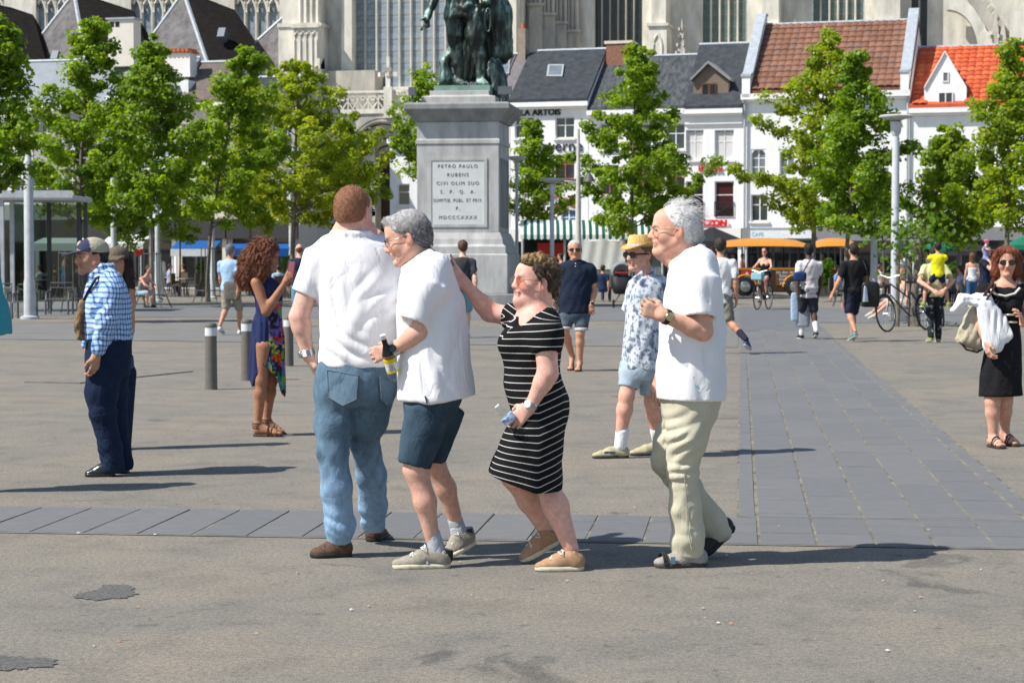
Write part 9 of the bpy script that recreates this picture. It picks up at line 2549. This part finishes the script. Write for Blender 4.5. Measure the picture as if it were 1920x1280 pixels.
wd_ = seat('woman in light dress resting with bare legs stretched out by the sapling', 1692, 602, 75, 'rosy', ((.42, .40, .44), 'tank'), ((.55, .52, .42), 'shorts'), ((.30, .16, .07), 'bun'), female=True, shoes=(.6, .5, .42), legs=(((.1, .40, .50), (.1, .78, .22), (.1, .98, .10)), ((-.1, .42, .46), (-.1, .80, .16), (-.1, 1.0, .06))))
gg = wd_.base; e = empty('stone_block', gg + v3(.05, .06, 0), 0, 'low stone block the resting woman sits on', 'block'); b = B(); b.box((0, 0, .20), (.6, .6, .4)); b.build('block', STONEB, e, bevel=.02)
sm = seat('man in grey vest sitting bent forward on a low seat, hands together', 262, 577, 300, 'rosy', ((.30, .27, .25), 'tank'), ((.30, .42, .52), 'shorts'), ((.06, .04, .03), 'short'), lean=.6, arms=(((.04, .2, -.2), (-.08, .36, -.30)), ((.04, .2, -.2), (-.08, .36, -.30))), shoes=(.04, .04, .045))
e = empty('low_stool', sm.base, 0, 'low dark stool under the bent forward man', 'stool'); b = B(); b.box((0, 0, .36), (.42, .42, .06)); b.build('seat', DGREY, e)
for sx in (-.17, .17):
 for sy in (-.17, .17): b = B(); b.tube([(sx, sy, 0), (sx, sy, .33)], .02, 6); b.build('leg', DGREY, e)
FP('person dressed all in white standing by the thin lamp post', 300, 556, 1.72, 190, .3, 'pale', ((.68, .66, .60), 'long'), ((.66, .63, .55), 'trousers'), ((.5, .5, .48), 'short'), shoes=(.5, .5, .5))
FP('woman in long blue dress standing behind the shelter posts', 122, 560, 1.70, 250, 0, 'tan', ((.06, .16, .36), 'dress_tank'), (None, None), ((.15, .08, .04), 'bun'), female=True)
chs = [('person in white top sitting at a table behind the shelter', 76, 560, 120, ((.6, .6, .62), 'short'), (.05, .04, .04)), ('person in black sitting at a table behind the shelter', 104, 557, 200, ((.02, .02, .022), 'short'), (.03, .02, .02)),
  ('person in blue tee sitting behind the pale tree trunk', 278, 562, 260, ((.10, .22, .50), 'short'), (.05, .03, .02)), ('person in pale blue shirt sitting among the cafe tables right of the phone', 522, 560, 160, ((.36, .50, .66), 'short'), (.04, .03, .02)), ('person in light blue tee at a table behind the man in black', 1571, 566, 300, ((.22, .34, .66), 'short'), (.06, .04, .03)),
  ('person in lilac top sitting at a cafe table left of the bald man', 1800, 572, 120, ((.45, .45, .62), 'short'), (.05, .03, .02))]
for lab, px, by, yw_, tp, hc in chs:
 s_ = seat(lab, px, by, yw_, 'tan', tp, ((.05, .06, .09), 'trousers'), (hc, 'short'), shoes=(.05, .05, .05)); g_ = s_.base
 e = empty('cafe_chair', g_, R(-yw_), 'cafe chair under the ' + ' '.join(lab.replace('sitting ', '').split()[:11]), 'chair', 'occupied cafe chairs')
 for sx in (-.2, .2):
  for sy in (-.2, .2): b = B(); b.tube([(sx, sy, 0), (sx*.9, sy*.9, .33)], .018, 6); b.build('leg', DGREY, e)
 b = B(); b.box((0, 0, .35), (.44, .44, .035)); b.build('seat', wick, e); b = B(); b.box((0, .26, .62), (.42, .04, .46)); b.build('backrest', wick, e)
FP('person in pink patterned shirt standing at the stall', 1052, 566, 1.68, 110, .1, 'tan', ((.62, .30, .38), 'short'), ((.04, .05, .09), 'trousers'), ((.02, .015, .012), 'short'))
FP('man in sunglasses and open white shirt standing behind the piggyback pair', 1738, 572, 1.80, 80, .2, 'tan', ((.55, .60, .70), 'long'), ((.05, .06, .10), 'trousers'), ((.03, .02, .016), 'short'), sunglasses=True)
FP('woman in white top and jeans with long brown hair, back turned', 1822, 578, 1.68, 175, .2, 'rosy', ((.68, .68, .70), 'tank'), ((.05, .12, .26), 'trousers'), ((.12, .05, .025), 'long'), female=True)
FP('small person far behind the navy tee man at the dark stall', 1002, 566, 1.70, 200, 0, 'tan', ((.03, .03, .04), 'short'), ((.04, .05, .08), 'trousers'), ((.10, .05, .03), 'short'))
for px, by, yw_, tp, lab in ((1378, 556, 90, (.06, .05, .05), 'dark clad passenger seated at the front of the road train'), (1430, 556, 80, (.45, .42, .36), 'pale clad passenger seated in the road train'), (1545, 556, 60, (.30, .12, .10), 'passenger in red brown seated in the second road train car')):
 FP(lab, px, by, 1.70, yw_, 0, 'tan', (tp, 'short'), ((.05, .05, .06), 'trousers'), ((.06, .04, .03), 'short'), sit=1, base=P(px, 520, 80.0)*v3(1, 1, 0) + v3(0, 0, .45), shoes=None)
for px, by, yw_, tp, hc, lab in ((48, 552, 200, (.5, .1, .1), .05, 'person in red sitting far behind the shelter'), (62, 556, 90, (.55, .55, .5), .3, 'fair haired person sitting behind the shelter posts'), (146, 553, 150, (.1, .1, .12), .03, 'person in charcoal sitting beyond the heart balloon'), (318, 549, 250, (.3, .35, .5), .04, 'person in slate blue at the table under the white awning'), (345, 552, 110, (.05, .05, .06), .02, 'person in black under the blue awning'), (452, 549, 200, (.6, .6, .58), .06, 'person in off white top sitting behind the curly hair'), (1648, 553, 250, (.5, .45, .4), .1, 'person in beige sitting behind the sticker covered pole'), (1776, 556, 100, (.15, .3, .3), .03, 'person in sea green sitting under the green parasol'), (1842, 553, 200, (.6, .6, .62), .04, 'person in white sitting under the dark parasol'), (1905, 560, 240, (.2, .2, .35), .08, 'person in indigo sitting under the green parasol at the edge')):
 seat(lab, px, by, yw_, 'tan', (tp, 'short'), ((.06, .06, .08), 'trousers'), ((hc, hc*.7, hc*.5), 'short'), shoes=None); e = empty('cafe_stool', G(px, by), 0, 'dark stool under the ' + lab, 'stool', 'cafe stools'); b = B(); b.lathe([(.03, 0), (.03, .30), (.2, .32), (.2, .36), (.001, .36)], n=10); b.build('seat', DGREY, e)
for px, by, yw_, tp, lab in ((232, 552, 120, (.16, .2, .3), 'man in dark blue shirt walking behind the shelter trees'), (1392, 549, 270, (.5, .2, .2), 'person in brick red walking in front of the road train'), (1690, 551, 60, (.62, .62, .6), 'person in pale tee walking behind the tall lamp post'), (1130, 566, 200, (.02, .03, .07), 'person in navy crouched beside the pushchair')):
 FP(lab, px, by, 1.72, yw_, .5, 'tan', (tp, 'short'), ((.06, .07, .1), 'trousers'), ((.05, .03, .02), 'short'), sit=0 if px != 1130 else 1)
def sling_bag(label, px, py, D, w, h, t, m, strap=None, name='shoulder_bag', soft=.3):
 c = P(px, py, D); e = empty(name, c - v3(0, 0, h/2), 0, label, 'bag')
 q = Sdf(); q.loft([(c[2] - h/2, c[0], c[1], w*.46, t), (c[2], c[0], c[1], w*.5, t), (c[2] + h*.42, c[0], c[1], w*.45, t*.8), (c[2] + h/2, c[0], c[1], w*.4, t*.6)], rnd=.03, pw=3.0); V, F = q.mesh(max(.012, D/1973*.8)); mesh_obj('bag_body', V, F, m, e, off=c - v3(0, 0, h/2))
 if strap is not None:
  b = B(); b.tube([np.array(p_) for p_ in strap], .012, 6); b.build('strap', m, e, smooth=True, off=c - v3(0, 0, h/2))
D = G(432, 628)[1]
sling_bag('flat grey brown bag hanging at the hip of the man in light blue', 435, 545, D - .2, .33, .38, .05, fabric('bag_taupe', (.15, .14, .12)), [P(440, 528, D - .24), P(446, 500, D - .2), P(452, 478, D - .05)])
D = G(1600, 640)[1]
sling_bag('black leather shoulder bag with silver tassel on the man in black', 1632, 552, D - .1, .34, .46, .07, mat('bag_black', (.014, .014, .015), rough=.4), [P(1630, 530, D - .14), P(1624, 505, D - .18), P(1619, 488, D - .06)])
c = P(1622, 553, D - .22); b = B(); b.lathe([(.02, .16), (.035, .12), (.06, -.12), (.001, -.13)], c=c, n=10); tag(b.build('bag_tassel', METAL, None, smooth=True), 'silver tassel hanging on the black shoulder bag', 'tassel')
D = G(1516, 636)[1]
sling_bag('small navy belt bag on the man in plaid', 1500, 518, D - .26, .24, .18, .05, fabric('bag_navy', (.02, .045, .13)), [P(1505, 512, D - .27), P(1516, 492, D - .24), P(1526, 478, D - .1)])
sling_bag('grey plastic bag swinging beside the man in plaid', 1505, 588, D + .15, .28, .5, .07, fabric('bag_plastic', (.34, .36, .40)), [P(1500, 572, D + .15), P(1497, 560, D + .1)], name='carrier_bag')
sling_bag('pale blue cloth bag hanging beside the man in plaid', 1490, 575, D + .1, .15, .55, .03, fabric('cloth_blue', (.35, .48, .62)), None, name='carrier_bag')
b = B(); b.lathe([(.04, 0), (.04, .16), (.001, .17)], c=G(1580, 578), n=10); tag(b.build('drink_can', mat('can_red', (.6, .2, .2), rough=.3), None), 'crushed pink and white drink can lying behind the man in black', 'can')
